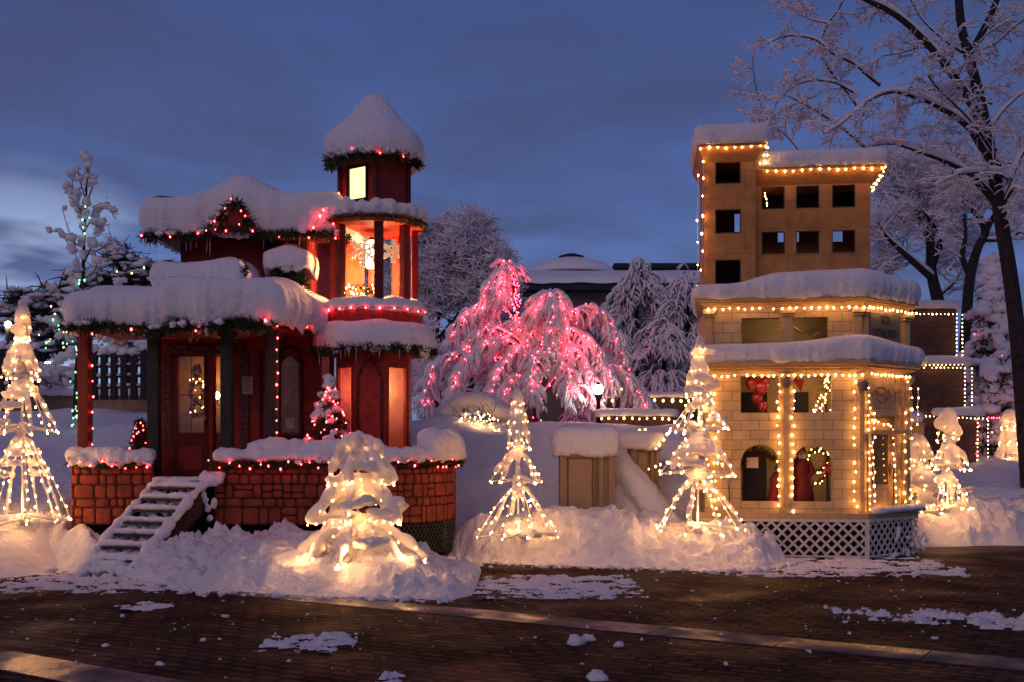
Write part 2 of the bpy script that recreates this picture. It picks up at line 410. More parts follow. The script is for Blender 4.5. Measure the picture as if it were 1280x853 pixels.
def snow_ridge(mb, path, rad, seed=0, zoff=0, amp=.5, flat=.85, step=.05, n=9):
    P = resample(path, step); rr = []; Q = []
    for i, p in enumerate(P):
        k = 1+amp*nz(p.x*5+seed, p.y*5, p.z*5+seed)+amp*.5*nz(p.x*13, p.y*13, seed)
        e = min(1, (i+1)/2, (len(P)-i)/2)
        rr.append(max(.008, rad*k*(.5+.5*e))); Q.append(Vector((p.x, p.y, p.z+zoff+.3*rad*nz(p.x*4, p.y*4, seed+7))))
    mb.tube(Q, rr, n, True, flat)
    return mb

# ------------------------------------------------------------------ bulbs and light strings
BULB = {}
def bulb_mesh(m, r):
    key = (m.name, round(r, 4))
    if key not in BULB:
        mb = MB(); mb.blob((0, 0, 0), (r, r, r*1.35), seg=6, ring=4)
        me = bpy.data.meshes.new('bulb'); me.from_pydata(mb.v, [], mb.f); me.materials.append(m)
        me.polygons.foreach_set('use_smooth', [True]*len(me.polygons)); me.update(); BULB[key] = me
    return BULB[key]
def add_bulbs(parent, pts, m, r, limit=100, name='bulb'):
    """pts in the parent's own space; the first `limit` are parts of their own, the rest one part of kind stuff"""
    pts = sorted(pts, key=lambda p: p[1])
    me = bulb_mesh(m, r); q = random.Random(len(pts)*7+int(abs(pts[0][0])*1000) if pts else 0)
    for p in pts[:limit]:
        o = bpy.data.objects.new(name, me); C.objects.link(o); o.parent = parent; o.location = p; k = q.uniform(.58, 1.06); o.scale = (k, k, k*q.uniform(.85, 1.2))
    if len(pts) > limit:
        mb = MB()
        for p in pts[limit:]: mb.blob(p, (r, r, r*1.35), seg=5, ring=3)
        o = mb.build('further_bulbs', m, parent, True); o['kind'] = 'stuff'
def light_string(label, paths, spacing=.11, m=None, r=.017, sag=.012, name='light_string', cat='light string', group=None, wire=None, jit=.012, seed=0, wr=.005, limit=100):
    """each path a polyline in world space"""
    rng = random.Random(seed*7+3); mb = MB(); bp = []
    for path in paths:
        P = resample(path, spacing)
        if len(P) < 2: P = [Vector(p) for p in path]
        Q = [p+Vector((rng.uniform(-jit, jit), rng.uniform(-jit, jit)*.4, rng.uniform(-jit, jit))) for p in P]
        mid = []
        for a, b in zip(Q, Q[1:]): mid += [a, (a+b)/2-Vector((0, 0, sag))]
        mid.append(Q[-1]); mb.tube(mid, wr, 3)
        bp += [q-Vector((0, 0, r*1.2)) for q in Q if rng.random() > .035]
    c = Vector((0, 0, 0))
    for p in bp: c += p
    c /= len(bp)
    mb.v = [(x-c.x, y-c.y, z-c.z) for x, y, z in mb.v]
    o = mb.build(name, wire or WIREM, None, loc=c); tag(o, label, cat, group)
    add_bulbs(o, [p-c for p in bp], m or WARM, r, limit)
    return o

# ------------------------------------------------------------------ evergreen garland
def needles(mb, c, r, n, rng, ln=.06, wd=.009):
    for _ in range(n):
        d = Vector((rng.gauss(0, 1), rng.gauss(0, 1), rng.gauss(0, 1))).normalized(); p = Vector(c)+d*r*rng.uniform(.2, .8)
        q = p+(d+Vector((rng.uniform(-.5, .5), rng.uniform(-.5, .5), rng.uniform(-.5, .5)))).normalized()*ln*rng.uniform(.6, 1.2)
        s_ = d.cross(Vector((rng.random(), rng.random(), rng.random()+.1))).normalized()*wd
        b = len(mb.v); mb.v += [tuple(p-s_), tuple(p+s_), tuple(q+s_*.3), tuple(q-s_*.3)]; mb.f.append((b, b+1, b+2, b+3))
def garland(label, paths, rad=.06, dens=16, seed=0, bulbs=0, bm=None, name='pine_garland', cat='garland', group=None, loc=None, br=.014, snow=.0, drop=.0):
    rng = random.Random(seed+11); mb = MB(); bp = []; sn = MB()
    for path in paths:
        P = resample(path, .045)
        mb.tube(P, rad*.25, 4)
        for i, p in enumerate(P):
            k = rad*(1+.6*nz(p.x*3+seed, p.y*3, p.z*3)); q = p-Vector((0, 0, drop*max(0, nz(p.x*2.3, seed, p.z*2.3))*2))
            needles(mb, q, k, dens, rng, rad*1.0, rad*.17)
            if snow and rng.random() < snow: sn.blob(q+Vector((rng.uniform(-.3, .3)*rad, -rad*.5, rad*.6)), (rad*rng.uniform(.5, .9), rad*.6, rad*rng.uniform(.35, .6)), .6, rng.random()*9, 7, 5)
        if bulbs:
            for p in resample(path, bulbs):
                a = rng.uniform(0, 6.28); bp.append(p+Vector((rng.uniform(-.02, .02), -rad*rng.uniform(.75, 1.1), math.sin(a)*rad*.8)))
    o = mb.build(name, GREEN); tag(o, label, cat, group)
    if bp: add_bulbs(o, bp, bm or REDE, br)
    if sn.v: sn.build('snow_clumps', SNOW, o, True)
    return o
# ------------------------------------------------------------------ ground
ANG = math.atan2(-3.46, 5.74)
PAVE = brick_mat('brick_paving', (.020, .009, .008), (.105, .036, .026), (.002, .0015, .0015), .24, .13, .026, rot=(0, 0, -ANG), bump=1.0, rough=.7, rough_noise=(.6, 1.0), var=.55)
def pave_snow():
    """packed slush left between the bricks in front of the banks"""
    t = PAVE.node_tree; b = t.nodes['Principled BSDF']; link = b.inputs['Base Color'].links[0]; src = link.from_socket
    co = t.nodes.new('ShaderNodeTexCoord'); s = t.nodes.new('ShaderNodeSeparateXYZ'); t.links.new(co.outputs['Object'], s.inputs[0])
    g = t.nodes.new('ShaderNodeMapRange'); t.links.new(s.outputs[1], g.inputs[0]); g.inputs[1].default_value = 9.5; g.inputs[2].default_value = 17.5; g.inputs[3].default_value = -.17; g.inputs[4].default_value = .15
    n = t.nodes.new('ShaderNodeTexNoise'); n.inputs['Scale'].default_value = 1.3; n.inputs['Detail'].default_value = 9; n.inputs['Roughness'].default_value = .66
    mp = t.nodes.new('ShaderNodeMapping'); mp.inputs['Scale'].default_value = (.55, 1.3, 1); t.links.new(co.outputs['Object'], mp.inputs[0]); t.links.new(mp.outputs[0], n.inputs['Vector'])
    a = t.nodes.new('ShaderNodeMath'); t.links.new(n.outputs[0], a.inputs[0]); t.links.new(g.outputs[0], a.inputs[1])
    r = t.nodes.new('ShaderNodeMapRange'); t.links.new(a.outputs[0], r.inputs[0]); r.inputs[1].default_value = .60; r.inputs[2].default_value = .72; r.inputs[4].default_value = .16
    m = t.nodes.new('ShaderNodeMix'); m.data_type = 'RGBA'; t.links.new(r.outputs[0], m.inputs['Factor']); t.links.new(src, m.inputs['A']); m.inputs['B'].default_value = (.45, .42, .42, 1)
    t.links.new(m.outputs['Result'], b.inputs['Base Color'])
pave_snow()
g = MB(); g.quadpts((-400, -30, 0), (400, -30, 0), (400, 900, 0), (-400, 900, 0)); tag(g.build('ground', PAVE), kind='structure')

CONC = mat('concrete_slab', (.062, .064, .072), .55, .45, 3.0, .3, 40, detail=8)
def wet(m, lo, hi, sc, a=.42, b_=.60):
    t = m.node_tree; b = t.nodes['Principled BSDF']; n = t.nodes.new('ShaderNodeTexNoise'); n.inputs['Scale'].default_value = sc; n.inputs['Detail'].default_value = 5; co = t.nodes.new('ShaderNodeTexCoord'); t.links.new(co.outputs['Object'], n.inputs['Vector'])
    r = t.nodes.new('ShaderNodeMapRange'); r.inputs[1].default_value = a; r.inputs[2].default_value = b_; r.inputs[3].default_value = lo; r.inputs[4].default_value = hi; t.links.new(n.outputs[0], r.inputs[0]); t.links.new(r.outputs[0], b.inputs['Roughness'])
wet(CONC, .22, .85, 1.3)
def slab_strip(name, p0, p1, wd, ln, off):
    a, b = Vector((*p0, 0)), Vector((*p1, 0)); d = (b-a); tot = d.length; d.normalize(); n_ = Vector((-d.y, d.x, 0)); mb = MB(); t = -off
    while t < tot:
        s, e = max(0, t+.006), min(tot, t+ln-.006)
        if e > s:
            q = [a+d*s, a+d*e, a+d*e+n_*wd, a+d*s+n_*wd]; mb.prism([(p.x, p.y) for p in q], -.02, .007)
        t += ln
    return tag(mb.build(name, CONC), kind='structure')
slab_strip('kerb_strip', (-3.4, 12.13), (5.2, 6.95), .46, 1.12, .3)
slab_strip('kerb_strip', (-7.5, 10.4), (-2.0, 6.8), .46, 1.12, .1)

# ------------------------------------------------------------------ raised snowy park behind the square
def terrain_h(x, y):
    left = interp(y, [13.2, 14.2, 15.5, 18, 22, 25, 60], [-.1, .45, .75, 1.1, 1.9, 2.45, 2.6])
    mid = interp(y, [16.9, 17.8, 18.6, 19.6, 20.6, 24, 60], [-.08, .25, 1.0, 1.8, 2.05, 2.15, 2.5])
    right = interp(y, [18.6, 19.2, 19.8, 22, 24, 60], [-.08, .5, .85, 1.2, 1.35, 2.3])
    h = lerp(left, mid, sstep(-6.6, -5.0, x)) if x < 0 else lerp(mid, right, sstep(4.0, 6.8, x))
    if -6.6 < x < 0: h = lerp(h, mid, sstep(-6.6, -5.6, x))
    k = sstep(0, .6, h)
    h += k*(.10*nz(x*.55, y*.55, 3)+.045*nz(x*1.7, y*1.7, 5)+.012*fbm(x*4, y*4, 1))
    if -1.9 < x < 1.2: h += .18*math.exp(-((x+1.0)/.5)**2)*sstep(18.6, 19.8, y)*(1-sstep(20.6, 22, y))
    return h
def field():
    xs = []; x = -60.0
    while x < 60: xs.append(x); x += .09 if -9.5 < x < 12.5 else (.4 if -16 < x < 18 else 2.5)
    ys = []; y = 13.0
    while y < 110: ys.append(y); y += .09 if y < 21.5 else (.3 if y < 27 else 2.5)
    mb = MB(); n = len(xs)
    for y in ys:
        for x in xs: mb.v.append((x, y, terrain_h(x, y)))
    for j in range(len(ys)-1):
        for i in range(n-1):
            a = j*n+i
            if max(mb.v[a][2], mb.v[a+1][2], mb.v[a+n][2], mb.v[a+n+1][2]) > -.05: mb.f.append((a, a+1, a+n+1, a+n))
    return tag(mb.build('snow_field', SNOWB, None, True), kind='structure')
field()

def bank(label, x0, x1, y0, y1, hf, step=.028, chunk=1.0, seed=0):
    mb = MB(); nx = int((x1-x0)/step); ny = int((y1-y0)/step)
    for j in range(ny+1):
        y = y0+j*step
        for i in range(nx+1):
            x = x0+i*step; b = hf(x, y)
            if b > -.05:
                k = sstep(-.03, .22, b)
                d = noise.voronoi(Vector((x*4.2+seed, y*4.2, b*4.2)))[0]; c1 = (d[1]-d[0])
                d2 = noise.voronoi(Vector((x*10+seed, y*10, b*10)))[0]
                h = b+chunk*(.17*nz(x*1.3+seed, y*1.3, b*1.3)*k+.13*fbm(x*3.0, y*3.0, seed+b*3.0, 6, .55)*k*max(.3, .65+1.4*nz(x*.8+seed, y*.8, b+4))+.13*(c1-.28)*k*max(.15, .5+1.2*nz(x*.9, y*.9, 9))+.055*(.45-d2[0])*sstep(-.04, .06, b))
            else: h = b
            mb.v.append((x+.01*nz(x*20, y*20, 1), y, max(h, -.08)))
    n = nx+1
    for j in range(ny):
        for i in range(nx):
            a = j*n+i
            if max(mb.v[a][2], mb.v[a+1][2], mb.v[a+n][2], mb.v[a+n+1][2]) > -.012: mb.f.append((a, a+1, a+n+1, a+n))
    o = mb.build('snow_bank', SNOWB, None, True); tag(o, label, 'snowbank', 'ploughed snow banks along the brick square'); return o

def front_curve(pix):
    P = [(gx(u, F*EYE/(v-HV)), F*EYE/(v-HV)) for u, v in pix]; return [p[0] for p in P], [p[1] for p in P]
FLx, FLy = front_curve([(-90, 708), (0, 714), (60, 713), (150, 724), (250, 740), (350, 746), (450, 749), (560, 752), (605, 744)])
def h_left(x, y):
    yf = interp(x, FLx, FLy)
    H = interp(x, [-9, -6.6, -5.9, -5.45, -4.7, -4.2, -3.7, -3.0, -2.4, -1.7, -1.1, -.75, -.45, -.2], [.74, .72, .62, .40, .34, .44, .50, .50, .50, .50, .40, .20, .10, .02])
    yf += .10*nz(x*2.2, 7)+.05*nz(x*7, 3)
    w_ = interp(x, [-6, -5.5, -5.0, -4.5, -3.5, -1], [.9, .45, .4, .6, 1.1, 1.2])
    h = H*sstep(-.02, 1.0, (y-yf)/w_)-.045*(1-sstep(0, .12, y-yf))
    h *= 1-sstep(14.7, 15.5, y)*(0 if x < -6.1 else .75)
    if x > -1.6: h -= sstep(14.2, 15.2, y)*.3
    h -= 1.2*sstep(0, 1, (x+.45)/.3)
    return h
bank('long bank of ploughed snow before the red house steps and brick parapet', -9, -.1, 11.0, 15.6, h_left, seed=1)
FMx, FMy = front_curve([(545, 690), (560, 699), (600, 705), (700, 708), (800, 712), (900, 716), (960, 714), (990, 706)])
def h_mid(x, y):
    yf = interp(x, FMx, FMy)+.08*nz(x*2.5, 17)+.04*nz(x*7, 13)
    H = interp(x, [-1.15, -.9, -.5, 0, .7, 1.5, 2.0, 2.6, 3.2, 3.8, 4.0], [-.05, .30, .48, .56, .70, .70, .58, .52, .44, .18, -.1])
    h = H*sstep(-.02, 1.0, (y-yf)/.95)-.045*(1-sstep(0, .12, y-yf))
    return h*(1-.55*sstep(16.2, 17.4, y))-(.35*sstep(15.5, 16, y) if x > 2.6 else 0)
bank('ploughed snow bank between the two miniature houses, under two lit wire trees', -1.3, 4.1, 14.1, 18, h_mid, seed=5)
def h_right(x, y):
    yf = interp(x, [5.9, 6.6, 8, 11], [17.6, 17.6, 17.9, 17.7])+.12*nz(x*2, 27)
    H = interp(x, [5.6, 6.2, 7.2, 8.5, 11], [.3, .62, .66, .72, .8])
    return H*sstep(-.02, 1.0, (y-yf)/.9)-.045*(1-sstep(0, .12, y-yf))
bank('rough snow bank right of the cream house, below small lit wire trees', 5.9, 11, 17.2, 19.7, h_right, .04, seed=9)

# loose lumps of snow on the bricks
rng = random.Random(4); mb = MB()
for _ in range(230):
    u = rng.uniform(0, 1280); k = rng.random()
    v = rng.triangular(700, 853, 745) if u < 620 else rng.triangular(712, 853, 720)
    Y = F*EYE/(v-HV); x = gx(u, Y); s = .005+.020*rng.random()**4
    if u < 620 and v < 750-30*(1-u/620): s *= 1.6
    mb.blob((x, Y, s*.35), (s*rng.uniform(.8, 1.6), s*rng.uniform(.8, 1.5), s*.8), .8, rng.random()*50, 6, 4)
for i in range(260):      # crumbs along the foot of the banks
    if rng.random() < .6: x = rng.uniform(-8, -.6); y = interp(x, FLx, FLy)-abs(rng.gauss(0, .16))
    else: x = rng.uniform(-.9, 3.9); y = interp(x, FMx, FMy)-abs(rng.gauss(0, .16))
    s = .012+.05*rng.random()**2.5; mb.blob((x, y, s*.4), (s*1.3, s, s*.85), .7, rng.random()*50, 7, 5)
for u, v, s in ((183, 0, 0), (638, 0, 0)): pass
for u, v, s in ((720, 806, .05), (736, 801, .035), (773, 809, .03), (190, 735, .05), (222, 738, .06), (748, 850, .05), (1145, 720, .04)):
    Y = F*EYE/(v-HV); mb.blob((gx(u, Y), Y, s*.4), (s*1.5, s, s), .8, u, 9, 6)
tag(mb.build('snow_crumbs', SNOW, None, True), kind='stuff')

def patch(label, u0, u1, v0, v1, th, seed, slope=0, nar=1):
    """thin ragged patch of slush"""
    ya, yb = F*EYE/(v1-HV), F*EYE/(v0-HV); Y = (ya+yb)/2; xa, xb = gx(u0, Y), gx(u1, Y); mb = MB(); st = .018
    nx, ny = int((xb-xa)/st), max(4, int((yb-ya)/st)); cx, cy_ = (xa+xb)/2, (ya+yb)/2
    for j in range(ny+1):
        for i in range(nx+1):
            x, y = xa+i*st, ya+(yb-ya)*j/ny; q = ((x-cx)/((xb-xa)/2))**2+((y-cy_-slope*(x-cx))/((yb-ya)/2*nar))**2
            h = th*(1-q)*.85+th*2.5*fbm(x*2.6+seed, y*5.0, seed, 6, .45)-.62*th
            mb.v.append((x, y, max(-.015, h if h < th else th+(h-th)*.5)))
    n = nx+1
    for j in range(ny):
        for i in range(nx):
            a = j*n+i
            if max(mb.v[a][2], mb.v[a+1][2], mb.v[a+n][2], mb.v[a+n+1][2]) > 0: mb.f.append((a, a+1, a+n+1, a+n))
    o = mb.build('snow_patch', SNOW, None, True); tag(o, label, 'snow patch', 'slush patches on the brick paving')
patch('ragged oval patch of slush on the bricks between the two stone strips', 330, 446, 793, 817, .03, 2)
patch('thin sliver of slush on the dark bricks before the white steps', 128, 216, 754, 765, .018, 7)
patch('broad broken slush beside the bright wet spot, before the middle bank', 590, 800, 720, 750, .026, 11)
patch('long streak of slush crossing the bricks right of the stone strip', 1055, 1310, 755, 797, .05, 17, -.42, .33)
patch('small lump of slush cut by the lower picture edge', 458, 505, 843, 860, .03, 23)
patch('slush spread over the bricks in front of the white lattice', 900, 1190, 697, 722, .022, 31)
patch('slush spread over the bricks below the white steps', -20, 300, 712, 742, .02, 37)
# ------------------------------------------------------------------ the red miniature house
STONE = brick_mat('painted_stone_blocks', (.36, .075, .022), (.20, .035, .014), (.022, .008, .006), .21, .155, .011, uv=True, squash=.62, sqf=3, distort=.045, bump=1.0, rough=.6, var=.4, msmooth=.4)
def stones_mat():
    m = bpy.data.materials.new('cobble_trim'); m.use_nodes = True; t = m.node_tree; b = t.nodes['Principled BSDF']; b.inputs['Roughness'].default_value = .6
    co = t.nodes.new('ShaderNodeTexCoord'); v = t.nodes.new('ShaderNodeTexVoronoi'); v.feature = 'DISTANCE_TO_EDGE'; v.inputs['Scale'].default_value = 11; v.inputs['Randomness'].default_value = .7
    t.links.new(co.outputs['Object'], v.inputs['Vector']); r = t.nodes.new('ShaderNodeValToRGB'); r.color_ramp.elements[0].position = .03; r.color_ramp.elements[0].color = (.006, .003, .003, 1)
    r.color_ramp.elements[1].position = .12; r.color_ramp.elements[1].color = (.13, .028, .018, 1); t.links.new(v.outputs[0], r.inputs[0]); t.links.new(r.outputs[0], b.inputs['Base Color'])
    bp = t.nodes.new('ShaderNodeBump'); bp.inputs['Distance'].default_value = .02; t.links.new(v.outputs[0], bp.inputs['Height']); t.links.new(bp.outputs[0], b.inputs['Normal']); return m
COBBLE = stones_mat()
RH0 = thing('red_house', 'red miniature house with snowy tower, lit cupola and stone-painted porch', 'house', (-3.4, 15, 0))
def rb(mb, name, m, parent=None, smooth=False, mods=None):
    """build in world coordinates, store relative to the house (or to a part that sits at the house's origin)"""
    mb.v = [(x+3.4, y-15, z) for x, y, z in mb.v]
    return mb.build(name, m, parent or RH0, smooth, mods=mods)
def shift_red(o, parent=None):
    for v in o.data.vertices: v.co.x += 3.4; v.co.y -= 15
    o.parent = parent or RH0; return o

TX, TY = -2.05, 16.35      # tower axis
# stage floor
mb = MB(); mb.prism([(-5.98, 15.02), (-2.3, 15.02), (-1.3, 15.5), (-.9, 16.4), (-1.2, 17.4), (-2.2, 17.9), (-5.98, 17.9)], 1.05, 1.15); floor_ = rb(mb, 'porch_floor', DKRED)
# dark lattice skirt below the stage
mb = MB(); mb.prism([(-5.88, 15.14), (-2.3, 15.14), (-1.4, 15.6), (-1.02, 16.4), (-1.3, 17.3), (-2.2, 17.8), (-5.88, 17.8)], .0, 1.05); rb(mb, 'base', BLACK)
arc = [(-2.3+1.45*math.cos(R(a)), 16.4+1.45*math.sin(R(a))) for a in range(-90, 75, 6)]
mb = MB(); LATG = mat('dark_lattice', (.05, .06, .035), .7)
for path in (arc,):
    P = resample([(x, y, 0) for x, y in path], .075)
    for i in range(len(P)-4):
        a, b = P[i]*1.0, P[i+4]; mb.tube([a+Vector((0, 0, .1)), b+Vector((0, 0, .54))], .009, 4); mb.tube([a+Vector((0, 0, .54)), b+Vector((0, 0, .1))], .009, 4)
rb(mb, 'skirt_lattice', LATG)
# stone painted parapet: left piece, long piece that turns round the tower
MORTAR = mat('dark_mortar', (.050, .016, .011), .85); STONEC = mat('painted_stone', (.15, .024, .014), .65, .30, 5.5, .7, 24, col2=(.30, .056, .026))
def stone_wall(path, z0, z1, t, seed, rows=(.20, .14, .19, .12, .24)):
    m0 = MB(); m0.strip(path, z0, z1, t); wall_ = rb(m0, 'stone_parapet', MORTAR); rr = random.Random(seed); P = resample([(x, y, 0) for x, y in path], .01); mb = MB(); tot = (len(P)-1)*.01
    def pos(s_, z, d):
        k = max(0, min(len(P)-2, int(s_/.01))); a, b = P[max(0, k-3)], P[min(len(P)-1, k+4)]; dd = (b-a).normalized(); p = P[k].lerp(P[k+1], min(1, max(0, s_/.01-k))); return (p.x+dd.y*d, p.y-dd.x*d, z)
    def stone(a, b, c, e):
        g_ = .011; a += g_; b -= g_; c += g_*.9; e -= g_*.9
        if b-a < .03 or e-c < .03: return
        rx = min(.035, (b-a)*.3); rz_ = min(.035, (e-c)*.3); J = [rr.uniform(-.007, .007) for _ in range(8)]
        rg = [(a+rx+J[0], e), ((a+b)/2, e+J[1]), (b-rx, e), (b-rx*.3, e-rz_*.3), (b, e-rz_), (b+J[2]*.6, (c+e)/2), (b, c+rz_), (b-rx*.3, c+rz_*.3), (b-rx, c), ((a+b)/2, c+J[3]), (a+rx, c), (a+rx*.3, c+rz_*.3), (a, c+rz_), (a+J[4]*.6, (c+e)/2), (a, e-rz_), (a+rx*.3, e-rz_*.3)]
        n_ = len(mb.v); k = len(rg); cx_, cz_ = (a+b)/2, (c+e)/2; dp = .010+rr.uniform(0, .008)
        for (sc_, d) in ((1, -.002), (1, dp*.6), (.90, dp), (.5, dp+.002)):
            for (u_, z_) in rg: mb.v.append(pos(cx_+(u_-cx_)*sc_, cz_+(z_-cz_)*sc_, d))
        for q in range(3):
            for i2 in range(k): j2 = (i2+1) % k; mb.f.append((n_+q*k+i2, n_+q*k+j2, n_+(q+1)*k+j2, n_+(q+1)*k+i2))
        mb.f.append(tuple(n_+3*k+i2 for i2 in range(k)))
    z = z1
    for h in rows:
        h *= (z1-z0)/sum(rows); s_ = rr.uniform(-.1, 0); zc = z-h
        while s_ < tot:
            w_ = rr.choice((.10, .13, .16, .20, .26))*rr.uniform(.85, 1.15); a, b = max(0, s_), min(tot, s_+w_)
            if h > .15 and rr.random() < .45: m_ = zc+h*rr.uniform(.38, .62); stone(a, b, zc, m_); stone(a, b, m_, z)
            else: stone(a, b, zc, z)
            s_ += w_
        z = zc
    rb(mb, 'stones', STONEC, wall_, True)
stone_wall([(-6.0, 17.4), (-6.0, 14.95), (-4.88, 14.95)], .55, 1.44, .10, 4)
stone_wall([(-4.06, 14.95)]+[(x, 14.95) for x in (-3.4, -2.8)]+arc, .55, 1.44, .10, 7)
# posts of the porch
for u, y in ((106, 15.22), (193, 15.22), (284, 15.22), (340, 15.25)):
    x = gx(u, y); mb = MB(); wd = .075 if u in (106,) else .078
    mb.box(x-wd, x+wd, y-.08, y+.08, 1.15, 3.32); mb.box(x-wd-.03, x+wd+.03, y-.11, y+.11, 3.14, 3.24)
    rb(mb, 'porch_post', DKRED if u == 106 else POSTG, mods=bev(.008))
# porch roof
roofpoly = [(-6.02, 14.92), (-3.2, 14.92), (-2.72, 16.15), (-2.72, 16.7), (-6.02, 16.9)]
mb = MB(); mb.prism(roofpoly, 3.28, 3.44); proof = rb(mb, 'porch_roof', DKRED)
mb = MB(); mb.prism([(-5.9, 15.02), (-3.3, 15.02), (-2.84, 16.2), (-5.9, 16.5)], 3.22, 3.275); rb(mb, 'porch_ceiling', RED)
def zt(x, y): return .14*sstep(-5.9, -5.0, x)-.03
sc_ = snow_cap('snow_cap', [(-6.02, 14.95), (-4.62, 14.95), (-4.62, 16.8), (-6.02, 16.8)], 3.34, .46, r=.2, bulge=.10, droop=.17, seed=2, ztop=lambda x, y: .06*sstep(15.2, 16.4, y), flute=1.2); shift_red(sc_, proof)
sc_ = snow_cap('snow_cap', [(-4.72, 14.86), (-3.18, 14.86), (-2.70, 16.12), (-2.72, 16.6), (-4.72, 16.7)], 3.36, .46, r=.2, bulge=.10, droop=.17, seed=5, ztop=lambda x, y: .10*sstep(-2.7, -3.5, x)-.12*sstep(-3.2, -2.7, x)+.12*sstep(15.2, 16.4, y), flute=1.2); shift_red(sc_, proof)
# little gable above the porch, heaped with snow
mb = MB(); mb.box(-4.9, -3.85, 15.45, 16.4, 3.44, 3.92); gab = rb(mb, 'porch_gable', DKRED)
shift_red(snow_cap('snow_cap', [(-4.98, 15.38), (-3.80, 15.38), (-3.80, 16.3), (-4.98, 16.3)], 3.84, .40, r=.22, bulge=.07, droop=.06, seed=9, ztop=lambda x, y: .08*math.exp(-((x+4.0)/.25)**2)), gab)

# lower wall with door, side light and arched window
def wall_holes(mb, x0, x1, z0, z1, y, th, holes, front=-1):
    """wall in the xz plane from y to y+th with rectangular holes [(xa,xb,za,zb)]"""
    xs = sorted({x0, x1, *[h[0] for h in holes], *[h[1] for h in holes]}); zs = sorted({z0, z1, *[h[2] for h in holes], *[h[3] for h in holes]})
    for a, b in zip(xs, xs[1:]):
        run = None
        for c, d in zip(zs, zs[1:]):
            mx_, mz = (a+b)/2, (c+d)/2
            if any(h[0] < mx_ < h[1] and h[2] < mz < h[3] for h in holes):
                if run: mb.box(a, b, y, y+th, run[0], run[1]); run = None
            else: run = (run[0], d) if run else (c, d)
        if run: mb.box(a, b, y, y+th, run[0], run[1])
    return mb
WY = 16.6
dz0, dz1 = zz(541, WY), zz(446, WY)
dgl = (gx(223, WY), gx(256, WY)); sgl = (gx(269, WY), gx(279, WY)); wgl = (gx(351, WY), gx(373, WY))
mb = MB(); wall_holes(mb, -5.37, -2.88, 1.15, 3.4, WY, .06, [(dgl[0], dgl[1], dz0, dz1), (sgl[0], sgl[1], dz0, dz1), (wgl[0], wgl[1], dz0, dz1)])
mb.box(-5.37, -5.31, WY+.06, 17.8, 1.15, 3.4); mb.box(-2.94, -2.88, WY+.06, 17.3, 1.15, 3.4); mb.box(-5.37, -2.88, 17.74, 17.8, 1.15, 3.4); wl = rb(mb, 'wall', RED)
mb = MB(); mb.box(-5.3, -2.95, 17.1, 17.12, 1.16, 3.2); rb(mb, 'curtain', mat('ochre_curtain', (.42, .25, .10), .8, .25, 8))
mb = MB(); mb.box(-5.3, -2.95, 16.66, 17.1, 3.2, 3.24); rb(mb, 'ceiling', DKRED)
# cobble surround
mb = MB(); s0, s1 = gx(204, WY), gx(312, WY)
mb.box(s0, gx(217, WY), WY-.035, WY-.002, 1.75, 3.02); mb.box(gx(300, WY), s1, WY-.035, WY-.002, 1.3, 3.02); mb.box(s0+.03, s1-.05, WY-.035, WY-.002, 3.0, 3.17)
mb.box(s0+.02, gx(260, WY), WY-.036, WY-.003, 1.66, 1.80)
rb(mb, 'cobble_surround', COBBLE, mods=bev(.02))
# the door: leaf, frame, handle, glass, hanging ornament
dr = MB(); wall_holes(dr, gx(217.5, WY), gx(261, WY), 1.16, 2.98, WY-.05, .045, [(dgl[0], dgl[1], dz0, dz1)]); door_ = rb(dr, 'door', DKRED, mods=bev(.006))
mb = MB(); mb.box(gx(224, WY), gx(254, WY), WY-.062, WY-.05, 1.26, 1.62); rb(mb, 'door_panel', RED, door_, mods=bev(.01))
mb = MB(); mb.box(dgl[0], dgl[1], WY-.03, WY-.025, dz0, dz1); rb(mb, 'door_glass', glass_mat(), door_)
mb = MB(); mb.blob((gx(258.5, WY), WY-.085, 2.02), .025); mb.box(gx(257, WY), gx(260, WY), WY-.062, WY-.05, 1.95, 2.12); rb(mb, 'door_handle', mat('brass', (.5, .33, .12), .35, metal=1), door_, True)
mb = MB(); mb.box(dgl[0], dgl[1], WY-.022, WY-.012, 2.39, 2.405); mb.box((dgl[0]+dgl[1])/2-.006, (dgl[0]+dgl[1])/2+.006, WY-.020, WY-.010, dz0, dz1); rb(mb, 'glazing_bar', DKRED, door_)
mb = MB(); mb.box(gx(262, WY), gx(268, WY), WY-.07, WY+.0, 1.16, 3.0); mb.box(gx(280, WY), gx(285, WY), WY-.05, WY-.003, 1.16, 3.0); rb(mb, 'door_frame', RED, mods=bev(.006))
mb = MB(); mb.box(sgl[0], sgl[1], WY+.02, WY+.025, dz0, dz1); rb(mb, 'side_light_glass', glass_mat())
